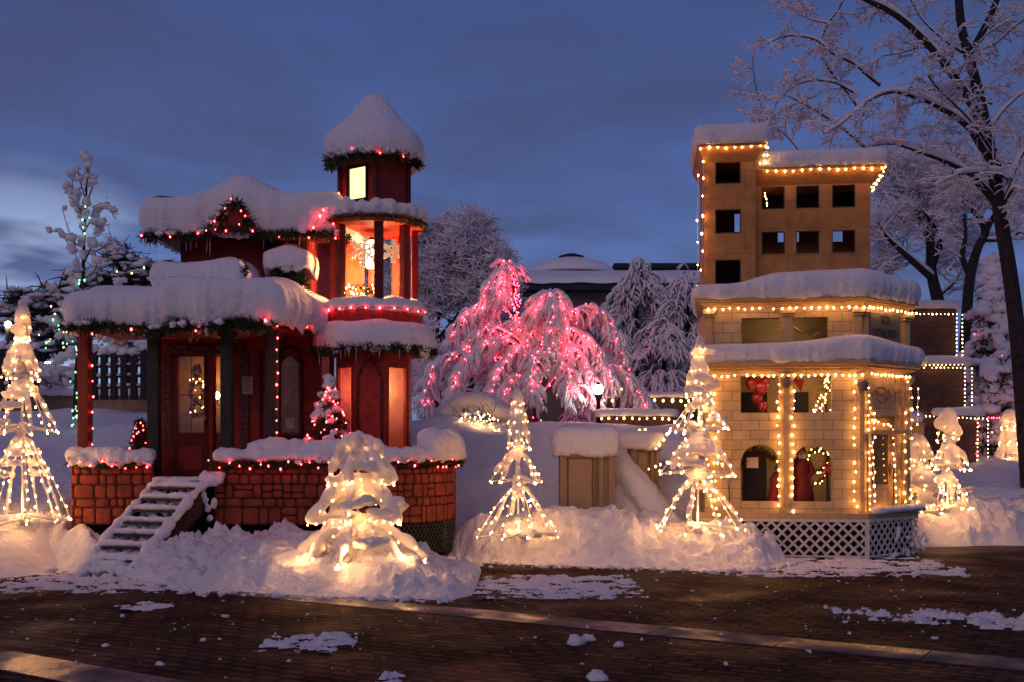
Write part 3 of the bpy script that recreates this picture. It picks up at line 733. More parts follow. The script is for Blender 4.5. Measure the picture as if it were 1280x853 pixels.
# arched window with cobble edge
mb = MB(); mb.box(wgl[0], wgl[1], WY+.02, WY+.025, dz0, dz1); win = rb(mb, 'window', glass_mat())
mb = MB(); cxw = (wgl[0]+wgl[1])/2; hw = (wgl[1]-wgl[0])/2
pts = [(cxw-hw-.05, dz0-.05), (cxw-hw-.05, dz1-.08)]+[(cxw+(hw+.05)*math.cos(R(a)), dz1-.08+(hw+.09)*math.sin(R(a))) for a in range(170, 0, -20)]+[(cxw+hw+.05, dz1-.08), (cxw+hw+.05, dz0-.05), (cxw-hw-.05, dz0-.05)]
mb.tube([Vector((x, WY-.01, z)) for x, z in pts], .055, 6, flat=.6); rb(mb, 'window_surround', COBBLE, win)
for s in (-1, 1):
    mb = MB()
    q = [Vector((cxw+s*hw, WY-.004, dz1-.10)), Vector((cxw+s*hw, WY-.004, dz1+.01)), Vector((cxw+s*hw*.25, WY-.004, dz1+.01))]
    n_ = len(mb.v); mb.v += [tuple(p) for p in q]+[tuple(p+Vector((0, .02, 0))) for p in q]; mb.f += [(n_, n_+1, n_+2), (n_+5, n_+4, n_+3), (n_, n_+2, n_+5, n_+3)]
    rb(mb, 'arch_corner', DKRED, win)
mb = MB(); mb.box(cxw-.06, cxw+.07, WY+.01, WY+.014, dz0+.06, dz0+.22); rb(mb, 'window_card', mat('paper', (.5, .42, .36), .8), win)
mb = MB()
for i in range(26):
    mb.blob((gx(326, WY)+.02*nz(i, 3), WY-.02, 1.5+i*.062), (.035, .03, .028), .3, i, 7, 5)
rb(mb, 'cobble_edge', COBBLE, None, True)
# notice
nt_ = MB(); nt_.box(gx(303, WY-.045), gx(316, WY-.045), WY-.05, WY-.042, zz(493, WY-.045), zz(471, WY-.045)); no = nt_.build('notice', mat('paper', (.5, .42, .36), .8)); tag(no, 'small printed paper notice pinned beside the red house door', 'notice')
mb = MB(); rr = random.Random(3)
for i in range(7):
    z = zz(474+i*2.5, 16.55); mb.box(gx(305, 16.55), gx(305+rr.uniform(6, 9), 16.55), WY-.0545, WY-.0515, z-.006, z+.004)
mb.build('printed_lines', mat('ink', (.05, .04, .04), .8), no)

# upper storey
mb = MB(); mb.prism([(-4.98, 16.5), (-3.05, 16.5), (-2.78, 17.8), (-4.98, 17.8)], 3.3, 4.86); up = rb(mb, 'upper_wall', RED)
mb = MB()
for x in (-4.93, -3.42, -3.10): mb = MB(); mb.box(x-.03, x+.03, 16.46, 16.497, 3.5, 4.7); rb(mb, 'wall_batten', DKRED)
mb = MB(); mb.prism([(-5.3, 16.0), (-2.62, 16.0), (-2.45, 16.4), (-2.3, 18), (-5.3, 18)], 4.72, 4.84); rf = rb(mb, 'roof', DKRED)
def rz(x, y): return .30*math.exp(-((x+3.98)/.42)**2)*math.exp(-((y-16.4)/.9)**2)+.06*sstep(-5.2, -4.4, x)
shift_red(snow_cap('snow_cap', [(-5.32, 15.97), (-2.55, 15.97), (-2.35, 16.6), (-2.3, 17.9), (-5.32, 17.9)], 4.74, .56, r=.24, bulge=.09, droop=.09, seed=13, ztop=rz, lobe=.2), rf)
# pediment in the roof edge
mb = MB(); a_, b_, c_ = (-4.28, 15.77, 4.72), (-3.76, 15.77, 4.72), (-3.98, 15.77, 5.10)
mb.v += [a_, b_, c_, (-4.28, 16.2, 4.72), (-3.78, 16.2, 4.72), (-4.0, 16.2, 5.08)]; mb.f += [(0, 1, 2), (5, 4, 3), (0, 2, 5, 3), (1, 4, 5, 2), (0, 3, 4, 1)]
rb(mb, 'pediment', DKRED)
# dormer
mb = MB(); DY = 16.0; mb.box(-3.52, -3.02, DY, 16.5, 3.6, 4.30); dm = rb(mb, 'dormer', DKRED)
shift_red(snow_cap('snow_cap', [(-3.57, DY-.07), (-2.97, DY-.07), (-2.97, 16.5), (-3.57, 16.5)], 4.22, .26, r=.22, bulge=.03, droop=.10, seed=3, ztop=lambda x, y: .10*math.exp(-((x+3.25)/.2)**2)), dm)

# ---- tower
def ngon(n, r, a0, cx=TX, cy_=TY): return [(cx+r*math.cos(a0+2*math.pi*i/n), cy_+r*math.sin(a0+2*math.pi*i/n)) for i in range(n)]
OCT = ngon(8, .58, R(22.5))
# faces: front = edge between index 5 and 6; build each wall of the octagon
glassfaces = {4: 'l', 6: 'r'}
tw = MB(); GLZ0, GLZ1 = 1.55, 2.78
for i in range(8):
    a, b = Vector((*OCT[i], 0)), Vector((*OCT[(i+1) % 8], 0)); d = (b-a); l = d.length; M = Matrix.Translation(a) @ d.to_track_quat('X', 'Z').to_matrix().to_4x4()
    if i in (4, 6):
        for (x0, x1, z0, z1) in ((0, .05, 1.15, 3.1), (l-.05, l, 1.15, 3.1), (.05, l-.05, 1.15, GLZ0), (.05, l-.05, GLZ1, 3.1)): tw.box(x0, x1, 0, .04, z0, z1, M)
    else: tw.box(0, l, 0, .04, 1.15, 3.1, M)
tower = rb(tw, 'tower_wall', RED)
for i in (4, 6):
    a, b = Vector((*OCT[i], 0)), Vector((*OCT[(i+1) % 8], 0)); d = (b-a); l = d.length; M = Matrix.Translation(a) @ d.to_track_quat('X', 'Z').to_matrix().to_4x4()
    mb = MB(); mb.box(.05, l-.05, .015, .02, GLZ0, GLZ1, M); p_ = rb(mb, 'tower_window', glass_mat())
    mb = MB(); mb.box(.045, .065, -.012, .02, GLZ0, GLZ1, M); mb.box(l-.065, l-.045, -.012, .02, GLZ0, GLZ1, M); mb.box(.065, l-.065, -.012, .02, GLZ1-.02, GLZ1, M); mb.box(.065, l-.065, -.012, .02, GLZ0, GLZ0+.02, M)
    rb(mb, 'window_frame', REDL, p_)
# front panel with cobbled arch edge
mb = MB(); x0, x1 = OCT[5][0]+.02, OCT[6][0]-.02; yf = OCT[5][1]
edge = [(x0+.03, 1.5), (x0+.03, 2.60), (x0+.10, 2.78), ((x0+x1)/2, 2.88), (x1-.10, 2.78), (x1-.03, 2.60), (x1-.03, 1.5)]
for p in resample([(x, 0, z) for x, z in edge], .05): mb.blob((p.x, yf-.02, p.z), (.024, .02, .023), .3, p.z*9, 7, 5)
rb(mb, 'cobble_edge', COBBLE, tower, True)
# inside of the tower: pink-orange lining and its lamp
mb = MB(); mb.prism(ngon(8, .50, R(22.5)), 1.16, 1.2); rb(mb, 'tower_inner_floor', REDL)
ld = bpy.data.lights.new('tower_room_lamp', 'POINT'); ld.energy = 26; ld.color = (1, .55, .28); ld.shadow_soft_size = .08
lo = bpy.data.objects.new('tower_room_lamp', ld); C.objects.link(lo); lo.location = (TX-.05, TY+.1, 2.5)
mb = MB(); mb.box(TX-.44, TX+.44, TY+.30, TY+.32, 1.2, 3.05); rb(mb, 'inner_lining', mat('peach_board', (.62, .28, .16), .7, .2, 5))
# lower roof skirt
mb = MB(); mb.frustum(ngon(24, .84, 0), 2.98, ngon(24, .66, 0), 3.42); sk = rb(mb, 'skirt_roof', DKRED)
def ring_cap(name, r_out, z0, H, seed, parent, droop=.08, z_r=None, r_in=.2, lobe=.3, c=None, wobble=1.0, right_lump=0):
    cx, cy_ = c or (TX, TY); mb = MB(); n = 90; prof = [(-.10, .02, 0), (.01, 0, 1), (.05, .25, .9), (.05, .5, .3), (.01, .75, 0), (-.06, .92, 0), (-.15, 1.0, 0), (-.3, 1.02, 0), (-(r_out-r_in), 1.0, 0)]
    for o_, hf, dw in prof:
        for j in range(n):
            t = 2*math.pi*j/n; c_, s_ = math.cos(t), math.sin(t); fl = nz(c_*5+seed, s_*5, 1); lb = nz(c_*2.0+seed, s_*2.0, 4)*wobble
            rr_ = r_out+o_+.03*fl*(1 if o_ > -.2 else 0); ht = H*(1+lobe*lb)*(1+right_lump*max(0, c_*.8-s_*.3)**4); z = z0+ht*hf-droop*dw*(.5+1.0*max(-.5, fl+.5*nz(c_*12, s_*12, seed)))+(z_r(rr_) if z_r else 0)
            mb.v.append((cx+rr_*c_, cy_+rr_*s_, z))
    for i in range(len(prof)-1):
        for j in range(n): q = i*n; jj = (j+1) % n; mb.f.append((q+j, q+jj, q+n+jj, q+n+j))
    mb.f.append(tuple(reversed(range(n)))); e = (len(prof)-1)*n; mb.f.append(tuple(e+j for j in range(n)))
    o = mb.build(name, SNOW, None, True); return shift_red(o, parent)
ring_cap('snow_cap', .85, 3.04, .40, 21, sk, droop=.13, lobe=.12)
# gallery
mb = MB(); mb.revolve([(.70, 3.40), (.74, 3.42), (.74, 3.56), (.70, 3.58)], (TX-.02, TY, 0), 40); gal = rb(mb, 'gallery_floor', RED)
ring_cap('snow_cap', .72, 3.57, .22, 33, gal, droop=.03, lobe=.35)
for a in (-138, -77, -36, 8, 62, 100, 150, 190):
    mb = MB(); r_ = .60; x, y = TX+r_*math.cos(R(a)), TY+r_*math.sin(R(a))
    mb.box(-.065, .065, -.05, .05, 3.6, 4.86, Matrix.Translation((x, y, 0)) @ Matrix.Rotation(R(a+90), 4, 'Z'))
    rb(mb, 'gallery_post', DKRED if a in (-138, -77) else RED, mods=bev(.006))
mb = MB(); mb.revolve([(.02, 4.84), (.72, 4.84), (.76, 4.88), (.76, 4.94), (.5, 5.0)], (TX, TY, 0), 40); gr_ = rb(mb, 'gallery_roof', REDL)
# scalloped snow on the gallery roof
mb = MB()
for j in range(22):
    t = 2*math.pi*j/22+.1*nz(j, 5); k = 1+.5*nz(j*1.3, 8); mb.blob((TX+.68*math.cos(t), TY+.68*math.sin(t), 5.0+.04*k), (.12*k, .12*k, .125*k), .5, j, 10, 8)
ring = [(TX+.66*math.cos(R(a)), TY+.66*math.sin(R(a)), 4.99) for a in range(0, 361, 8)]; snow_ridge(mb, ring, .075, 4); rb(mb, 'snow_cap', SNOW, gr_, True, remesh(.022, 4))
for a0, a1 in ((84, 102), (114, 150)):
    mb = MB(); mb.strip([(TX+.56*math.cos(R(a)), TY+.56*math.sin(R(a))) for a in range(a0, a1+1, 6)], 3.6, 4.84, .03); rb(mb, 'gallery_panel', REDL)
# lit lantern and snowflakes inside the gallery
mb = MB(); mb.box(TX-.115, TX+.115, TY-.09, TY+.09, 4.28, 4.68); ln_ = mb.build('lantern', emit('lantern_glow', (1, .70, .32), 9)); tag(ln_, 'glowing box lantern hanging inside the open tower gallery', 'lantern')
mb = MB(); mb.box(TX-.13, TX+.13, TY-.105, TY+.105, 4.68, 4.71); mb.tube([(TX, TY, 4.7), (TX, TY, 4.86)], .012, 5); mb.build('lantern_hood', DKRED, ln_)
ld = bpy.data.lights.new('lantern_lamp', 'POINT'); ld.energy = 150; ld.color = (1, .42, .15); ld.shadow_soft_size = .12
lo = bpy.data.objects.new('lantern_lamp', ld); C.objects.link(lo); lo.location = (TX, TY, 4.16)
def flake(label, c, r, seed):
    mb = MB()
    for k in range(6):
        a = R(60*k+15+seed*7); d = Vector((math.cos(a), .12, math.sin(a))); e = Vector((-math.sin(a), 0, math.cos(a))); c_ = Vector(c)
        mb.bar(c_, c_+d*r, .016, .03)
        for t in (.35, .6, .82):
            for s in (-1, 1): mb.bar(c_+d*r*t, c_+d*r*(t+.18)+e*s*r*.26*(1.25-t*.6), .014, .026)
    o = mb.build('snowflake', mat('lantern_lit_acrylic', (.85, .72, .45), .5, emis=.28)); tag(o, label, 'snowflake ornament', 'snowflakes in the tower gallery'); return o  # lantern light on the white flakes put in as warm colour and emission
flake('large cut-out snowflake hanging left of the tower lantern', (TX-.12, TY-.30, 4.48), .22, 1)
flake('small cut-out snowflake hanging right of the tower lantern', (TX+.30, TY-.18, 4.50), .17, 2)
mb = MB(); rr = random.Random(8)
for i in range(60): c = (TX-.38+rr.random()*.5, TY-.38+rr.random()*.2, 3.82+rr.random()*.16); needles(mb, c, .04, 5, rr, .06, .01)
sh = mb.build('potted_greenery', GREEN); tag(sh, 'low evergreen heap with warm lights on the tower gallery', 'shrub')
add_bulbs(sh, [Vector((TX-.40+rr.random()*.52, TY-.45+rr.random()*.1, 3.82+rr.random()*.16)) for _ in range(22)], WARMF, .013)
# cupola room: square box turned 35 degrees
A = R(-35); CU = Matrix.Translation((TX, TY, 0)) @ Matrix.Rotation(A, 4, 'Z')
mb = MB(); s = .355
w0, w1, wz0, wz1 = -.17, .16, 5.245, 5.70
for (x0, x1, z0, z1) in ((-s, w0, 4.96, 6.0), (w1, s, 4.96, 6.0), (w0, w1, 4.96, wz0), (w0, w1, wz1, 6.0)): mb.box(x0, x1, -s, -s+.04, z0, z1, CU)
mb.box(-s, -s+.04, -s+.04, s-.04, 4.96, 6.0, CU); mb.box(s-.04, s, -s+.04, s-.04, 4.96, 6.0, CU); mb.box(-s, s, s-.04, s, 4.96, 6.0, CU)
cup = rb(mb, 'cupola_wall', RED)
mb = MB()
for (x, y) in ((-s, -s), (s, -s), (s, s), (-s, s)): mb = MB(); mb.box(x-.03, x+.03, y-.03, y+.03, 4.96, 6.0, CU); rb(mb, 'corner_batten', DKRED, cup)
mb = MB(); mb.box(w0, w1, -s+.012, -s+.018, wz0, wz1, CU); cw = rb(mb, 'cupola_window', emit('lit_window', (1, .62, .24), 2.6))
mb = MB()
for (x0, x1, z0, z1) in ((w0-.04, w0, wz0-.04, wz1+.04), (w1, w1+.04, wz0-.04, wz1+.04), (w0, w1, wz0-.04, wz0), (w0, w1, wz1, wz1+.04)): mb.box(x0, x1, -s-.02, -s+.01, z0, z1, CU)
rb(mb, 'window_frame', BLACK, cw)
mb = MB(); mb.prism(ngon(24, .62, 0), 5.86, 5.94); rb(mb, 'cupola_roof', DKRED)
prof = [(.52, 5.86), (.64, 5.80), (.70, 5.82), (.735, 5.92), (.745, 6.03), (.725, 6.14), (.68, 6.23), (.60, 6.31), (.50, 6.39), (.41, 6.48), (.33, 6.58), (.265, 6.67), (.20, 6.75), (.13, 6.82), (.05, 6.87)]
mb = MB(); n = 72
for i, (r_, z) in enumerate(prof):
    for j in range(n):
        t = 2*math.pi*j/n; c_, s_ = math.cos(t), math.sin(t); fl = nz(c_*4.5, s_*4.5, 2); k = 1+.05*nz(c_*2, s_*2, z*2)+(.035*fl if i < 7 else 0)
        mb.v.append((TX+r_*k*c_, TY+r_*k*s_, z-(.09*max(-.3, fl) if i in (1, 2) else 0)+.01*nz(c_*6, s_*6, z*6)))
for i in range(len(prof)-1):
    for j in range(n): q = i*n; jj = (j+1) % n; mb.f.append((q+j, q+jj, q+n+jj, q+n+j))
mb.f.append(tuple(reversed(range(n)))); e = (len(prof)-1)*n; mb.f.append(tuple(e+j for j in range(n)))
rb(mb, 'snow_cap', SNOW, None, True)

# ---- stairs
st0, st1 = Vector((-4.50, 14.95, 0)), Vector((-4.95, 13.62, 0)); d = (st1-st0).normalized(); q = d.to_track_quat('X', 'Z').to_matrix().to_4x4(); L_ = (st1-st0).length; NS = 7
SM = Matrix.Translation(st0) @ q
stairs = MB()
for s in (-1, 1):
    y = s*.36
    vv = [(0, 1.1), (0, .75), (L_, -.05), (L_+.1, .14)]
    n_ = len(stairs.v); stairs.v += [tuple(SM @ Vector((x, y-.02, z))) for x, z in vv]+[tuple(SM @ Vector((x, y+.02, z))) for x, z in vv]
    stairs.f += [(n_, n_+1, n_+2, n_+3), (n_+7, n_+6, n_+5, n_+4)]+[(n_+i, n_+(i+1) % 4, n_+4+(i+1) % 4, n_+4+i) for i in range(4)]
stair = rb(stairs, 'stairs', mat('dark_wood', (.05, .035, .025), .7))
tr = MB(); sn = MB(); rr = random.Random(6)
for i in range(NS):
    x = L_*(i+.5)/NS; z = 1.12-(i+.35)*1.0/NS
    t_ = MB(); t_.box(x-.12, x+.12, -.34, .34, z-.03, z, SM); rb(t_, 'tread', mat('dark_wood', (.05, .035, .025), .7), stair)
    for k in range(9):
        yy = -.32+.08*k; sn.blob(SM @ Vector((x+.03, yy, z+.03)), (.10+.02*rr.random(), .055, .035+.02*rr.random()), .5, i*9+k, 8, 6)
    for k in range(12): yy = rr.uniform(-.33, .33); sn.blob(SM @ Vector((x+.0+rr.uniform(-.04, .02), yy, z-.05-rr.random()*.05)), .022+.02*rr.random(), .6, k, 6, 5)
sn2 = MB()
for s in (-1, 1):
    path = [SM @ Vector((t*L_+(.03 if t else -.05), s*.385, 1.16-t*1.0)) for t in (0, .2, .4, .6, .8, 1.0)]
    snow_ridge(sn, path, .072 if s > 0 else .06, 3+s, 0, 1.3)
rng9 = random.Random(5)
for k in range(10): sn.blob(Vector((-4.06+rng9.uniform(-.1, .1), 14.86+rng9.uniform(-.05, .1), 1.17+rng9.uniform(-.03, .06))), (.09, .07, .065), .6, k, 8, 6)
for k in range(7): sn.blob(Vector((-4.25+.03*k, 14.78-.0*k, 1.08-.012*k*k)), (.05, .05, .05), .6, k, 7, 5)
sn.blob((-4.03, 14.85, .85), (.05, .04, .09), .4, 1, 8, 6)
for k in range(16): sn.blob(Vector((-4.83+k*.043, 14.93+.04*nz(k, 1), 1.17)), (.06, .12, .04), .5, k, 8, 6)
for k in range(46):
    t = 1-abs(rr.gauss(0, .10)); yy = rr.uniform(-.45, .5); sn.blob(SM @ Vector((t*L_+.06, yy, max(.03, .20-(t-.8)*.4+rr.uniform(-.08, .05)))), (.10*rr.uniform(.6, 1.3), .09, .07), .6, k, 8, 6)
for k in range(60):
    t = rr.random(); yy = rr.uniform(-.34, .34); sn.blob(SM @ Vector((t*L_, yy, 1.10-t*1.0-.02)), (.05*rr.uniform(.6, 1.4), .06, .045), .6, k+300, 7, 5)
rb(sn, 'snow_cover', SNOW, stair, True, remesh(.018, 2))
mb = MB()
for s in (-1, 1):
    for t in range(26):
        c = SM @ Vector((t/25*L_, s*.37, 1.08-t/25*1.0)); needles(mb, c, .05, 12, rr, .055, .01)
rb(mb, 'stair_greenery', GREEN, stair)['kind'] = 'stuff'

# ---- snow along the parapet
def par_z(p): return 1.44
sn = MB(); path = [(-6.02, 15.9, 1.47), (-6.0, 15.05, 1.47), (-5.9, 14.97, 1.47), (-4.86, 14.96, 1.46)]
for k, (o_, r_) in enumerate(((0, .125), (.05, .10), (-.06, .09))): snow_ridge(sn, [(x, y+o_, z+.03+abs(o_)*.2) for x, y, z in path], r_, k*3, 0, .8)
for k in range(9): sn.blob((-5.95+k*.13, 14.87, 1.46-.06*rr.random()), (.07, .06, .07+.04*rr.random()), .6, k, 8, 6)
rb(sn, 'snow_ridge', SNOW, None, True, remesh(.024, 2))
sn = MB(); path = [(-4.06, 14.97, 1.46), (-3.2, 14.96, 1.46), (-2.4, 14.96, 1.46)]+[(x, y, 1.46) for x, y in arc[1:15]]
for k, (o_, r_) in enumerate(((0, .105), (.06, .09), (-.05, .085))): snow_ridge(sn, [(x+(o_ if x > -1.4 else 0)*-.7, y+(o_ if x < -1.4 else 0), z+.03) for x, y, z in path], r_, 20+k*3, 0, .9)
for k in range(12): sn.blob((gx(345, 15)+rr.gauss(0, .16), 15+rr.uniform(-.06, .12), 1.55+rr.random()*.1), (.11, .09, .09), .6, k, 8, 6)
for k in range(5): sn.blob((gx(345, 15)+rr.gauss(0, .05), 15.05, 1.68), (.08, .08, .07), .5, k, 8, 6)
for k in range(10): sn.blob((gx(430, 15)+rr.gauss(0, .3), 15+rr.uniform(-.06, .12), 1.55+rr.random()*.1), (.13, .09, .09), .6, k+50, 8, 6)
for k in range(5): sn.blob((gx(495, 15)+rr.gauss(0, .1), 15.05, 1.52), (.10, .09, .10), .5, k+80, 8, 6)
for k in range(16):
    a = R(rr.uniform(-42, 5)); sn.blob((-2.3+1.42*math.cos(a), 16.4+1.42*math.sin(a), 1.62+rr.random()*.10), (.20, .18, .17), .4, k+90, 10, 8)
for k in range(6): a = R(-40+8*k); sn.blob((-2.3+1.46*math.cos(a), 16.4+1.46*math.sin(a), 1.52), (.17, .16, .13), .4, k+190, 10, 8)
rb(sn, 'snow_ridge', SNOW, None, True, remesh(.024, 2))

# ---- interior lamps of the porch room
ld = bpy.data.lights.new('room_lamp', 'POINT'); ld.energy = 7.0; ld.color = (1, .55, .22); ld.shadow_soft_size = .05
lo = bpy.data.objects.new('room_lamp', ld); C.objects.link(lo); lo.location = (gx(268, 16.8)-.0, 16.78, 2.62)
mb = MB(); mb.blob((0, 0, 0), (.045, .045, .06)); lb_ = mb.build('wall_lamp', emit('room_bulb', (1, .62, .25), 30), None, True, loc=(gx(272.5, 16.85), 16.80, 2.40)); tag(lb_, 'bright round lamp seen through the side light of the red door', 'lamp')
mb = MB(); mb.tube([(0, .25, -.15), (0, .05, -.14), (0, 0, -.05)], .01, 5); mb.build('lamp_arm', BLACK, lb_)

# ---- garlands and lights
garland('thick pine garland with red lights along the top roof edge', [[(-5.36, 15.93, 4.66), (-4.6, 15.92, 4.67), (-4.3, 15.84, 4.70)], [(-3.78, 15.84, 4.70), (-3.2, 15.9, 4.69), (-2.56, 15.92, 4.68), (-2.4, 16.2, 4.68)]], .075, 20, 1, bulbs=.42, drop=.02, snow=.1, br=.012)
garland('pine arch with red lights round the snowy roof pediment', [[(-4.36, 15.74, 4.76), (-4.18, 15.73, 4.92), (-4.02, 15.72, 5.10), (-3.90, 15.72, 5.10), (-3.82, 15.73, 4.90), (-3.68, 15.74, 4.74)], [(-4.25, 15.73, 4.74), (-3.75, 15.73, 4.73)]], .075, 18, 2, bulbs=.17, snow=.12, br=.011)
garland('pine garland hanging along the front eave of the porch', [[(-6.02, 14.82, 3.22), (-5.4, 14.81, 3.24), (-4.72, 14.8, 3.22), (-4.0, 14.79, 3.24), (-3.2, 14.8, 3.27)]], .085, 22, 3, drop=.04, snow=.12, bulbs=.9)
garland('short pine garland under the snowy gable above the porch', [[(-4.92, 15.36, 3.86), (-4.3, 15.36, 3.88), (-3.82, 15.36, 3.90)]], .05, 16, 4)
garland('small pine tuft at the right end of the porch gable', [[(-3.80, 15.36, 3.86), (-3.74, 15.38, 4.14)]], .07, 24, 14)
garland('round pine wreath on the red dormer', [[(-3.24+.20*math.cos(R(a)), DY-.05, 3.98+.21*math.sin(R(a))) for a in range(0, 361, 20)]], .085, 22, 5, snow=.06, name='pine_wreath', cat='wreath')
garland('pine garland hanging straight down the wall left of the dormer', [[(-3.64, 16.42, 4.68), (-3.64, 16.42, 3.75)]], .07, 16, 6)
cg = [(TX+.66*math.cos(R(a)), TY+.66*math.sin(R(a)), 5.80) for a in range(180, 361, 8)]
garland('pine garland with red lights under the cupola snow', [cg], .085, 22, 7, bulbs=.4, snow=.1, drop=.03, br=.012)
garland('pine garland round the roof of the tower gallery', [[(TX+.76*math.cos(R(a)), TY+.76*math.sin(R(a)), 4.90) for a in range(150, 381, 8)]], .05, 16, 8, drop=.02)
garland('pine garland hanging from the lowest tower roof', [[(TX+.86*math.cos(R(a)), TY+.86*math.sin(R(a)), 3.02) for a in range(170, 371, 8)]], .075, 22, 9, drop=.07)
garland('pine garland with red lights on the left piece of stone parapet', [[(-5.98, 14.88, 1.40), (-5.4, 14.87, 1.36), (-4.86, 14.87, 1.40)]], .065, 18, 10, bulbs=.15, snow=.2, br=.012)
garland('long pine garland with red lights on the parapet round the tower', [[(-4.08, 14.87, 1.38), (-3.2, 14.87, 1.36), (-2.4, 14.87, 1.38)]+[(-2.3+1.52*math.cos(R(a)), 16.4+1.52*math.sin(R(a)), 1.38) for a in range(-84, 10, 6)]], .065, 18, 12, bulbs=.135, snow=.2, br=.012)
light_string('row of red lights along the snowy edge of the tower gallery', [[(TX+.80*math.cos(R(a)), TY+.80*math.sin(R(a)), 3.60) for a in range(178, 350, 6)]], .21, REDE, .014, name='red_light_string', group='red lights on the red house')
light_string('red lights under the sloping side eave of the porch', [[(-3.24, 14.93, 3.42), (-2.70, 16.13, 3.42)], [(-3.2, 14.9, 3.32), (-2.72, 16.1, 3.32)]], .15, REDE, .012, name='red_light_string', group='red lights on the red house')
light_string('red lights down the fourth porch post', [[(gx(347, 15.1), 15.1, 3.3), (gx(346, 15.1), 15.1, 1.62)]], .165, REDE, .013, name='red_light_string', group='red lights on the red house')
light_string('red lights down the inside of the leftmost porch post', [[(gx(116, 15.2), 15.2, 3.2), (gx(116, 15.2), 15.2, 1.6)]], .22, REDE, .013, name='red_light_string', group='red lights on the red house')
light_string('red lights beside the lit wall left of the tower posts', [[(-2.62, 16.2, 4.7), (-2.66, 16.3, 3.7)]], .2, REDE, .014, name='red_light_string', group='red lights on the red house')

def bushy_tree(label, c, h, r, seed, bulbs, snow, m=REDE):
    rr = random.Random(seed); o = thing('small_fir', label, 'tree', c); mb = MB(); sn = MB(); tk = MB(); tk.tube([(0, 0, -.25), (0, 0, h*.9)], [.03, .008], 6); bp = []
    for i in range(330):
        t = rr.random()**.8; z = t*h; a = rr.uniform(0, 6.28); q = r*(1-t)*rr.uniform(.3, 1)+.02
        needles(mb, (q*math.cos(a), q*math.sin(a), z), .05, 9, rr, .07, .010)
        if rr.random() < snow*(.4+.6*t) : sn.blob((q*math.cos(a), q*math.sin(a), z+.04), (.07*rr.uniform(.7, 1.5), .07, .05*rr.uniform(.7, 1.3)), .5, i, 8, 6)
        if len(bp) < bulbs and rr.random() < .5: bp.append(Vector((math.cos(a)*(r*(1-t)+.05), -abs(math.sin(a))*(r*(1-t)+.06), z)))
    mb.build('needles', GREEN, o); tk.build('trunk', BARK, o)
    if sn.v: sn.build('snow', SNOW, o, True, mods=remesh(.02, 2))
    add_bulbs(o, bp, m, .011)
bushy_tree('snow-topped small fir with red lights standing before the tower windows', (gx(412, 15.35), 15.35, 1.45), 1.10, .36, 2, 46, .22)
bushy_tree('small dark fir with red lights inside the left end of the porch', (gx(176, 15.9), 15.9, 1.2), .78, .26, 3, 26, 0)
# wreath-like ornament inside the door glass
mb = MB(); rr = random.Random(12); cx_, cz_ = gx(246, 16.7), zz(490, 16.7)
for a in range(0, 360, 12):
    needles(mb, (cx_+.10*math.cos(R(a)), 16.72, cz_+.14*math.sin(R(a))), .03, 12, rr, .05, .008); needles(mb, (cx_+.08*math.cos(R(a)), 16.72, cz_-.27+.10*math.sin(R(a))), .03, 8, rr, .05, .008)
    needles(mb, (cx_+.05*math.cos(R(a)), 16.72, cz_+.30+.08*math.sin(R(a))), .03, 10, rr, .05, .008)
wo = mb.build('door_wreath', mat('dark_red_foliage', (.09, .03, .02), .7)); tag(wo, 'triple wreath with tiny lights behind the glass of the red door', 'wreath')
add_bulbs(wo, [Vector((cx_+rr.uniform(-.10, .12), 16.68, cz_+rr.uniform(-.35, .2))) for _ in range(15)], WARMF, .011)
# icicles under the top roof
mb = MB(); rr = random.Random(2)
for x in (-5.28, -5.25, -5.20, -4.95, -4.75, -4.68, -4.6, -4.45, -4.40, -3.62, -3.5, -3.3, -3.1, -2.9):
    l = rr.uniform(.08, .3); mb.tube([(x, 15.98+rr.uniform(0, .05), 4.68), (x, 15.99, 4.68-l)], [.010, .002], 5)
rb(mb, 'icicles', mat('ice', (.55, .6, .7), .15, spec=.6), rf, True)
light_string('red lights sunk in the roof snow just left of the cupola', [[(-2.86, 15.84, 4.80), (-2.74, 15.86, 5.02), (-2.66, 15.95, 5.22), (-2.50, 16.1, 5.36)], [(-2.58, 15.86, 4.86), (-2.46, 15.95, 5.10)]], .10, REDE, .016, name='red_light_string', group='red lights on the red house')
mb = MB(); rr = random.Random(22)
for i in range(26):
    x = rr.uniform(-5.95, -3.25); l = rr.uniform(.04, .17); mb.tube([(x, 14.86, 3.25), (x, 14.865, 3.25-l)], [.008, .0015], 5)
rb(mb, 'icicles', MATS['ice'], proof, True)
mb = MB()
for i in range(12):
    a = R(rr.uniform(200, 350)); l = rr.uniform(.05, .22); c = (TX+.88*math.cos(a), TY+.88*math.sin(a)); mb.tube([(*c, 3.0), (*c, 3.0-l)], [.008, .0015], 5)
rb(mb, 'icicles', MATS['ice'], sk, True)
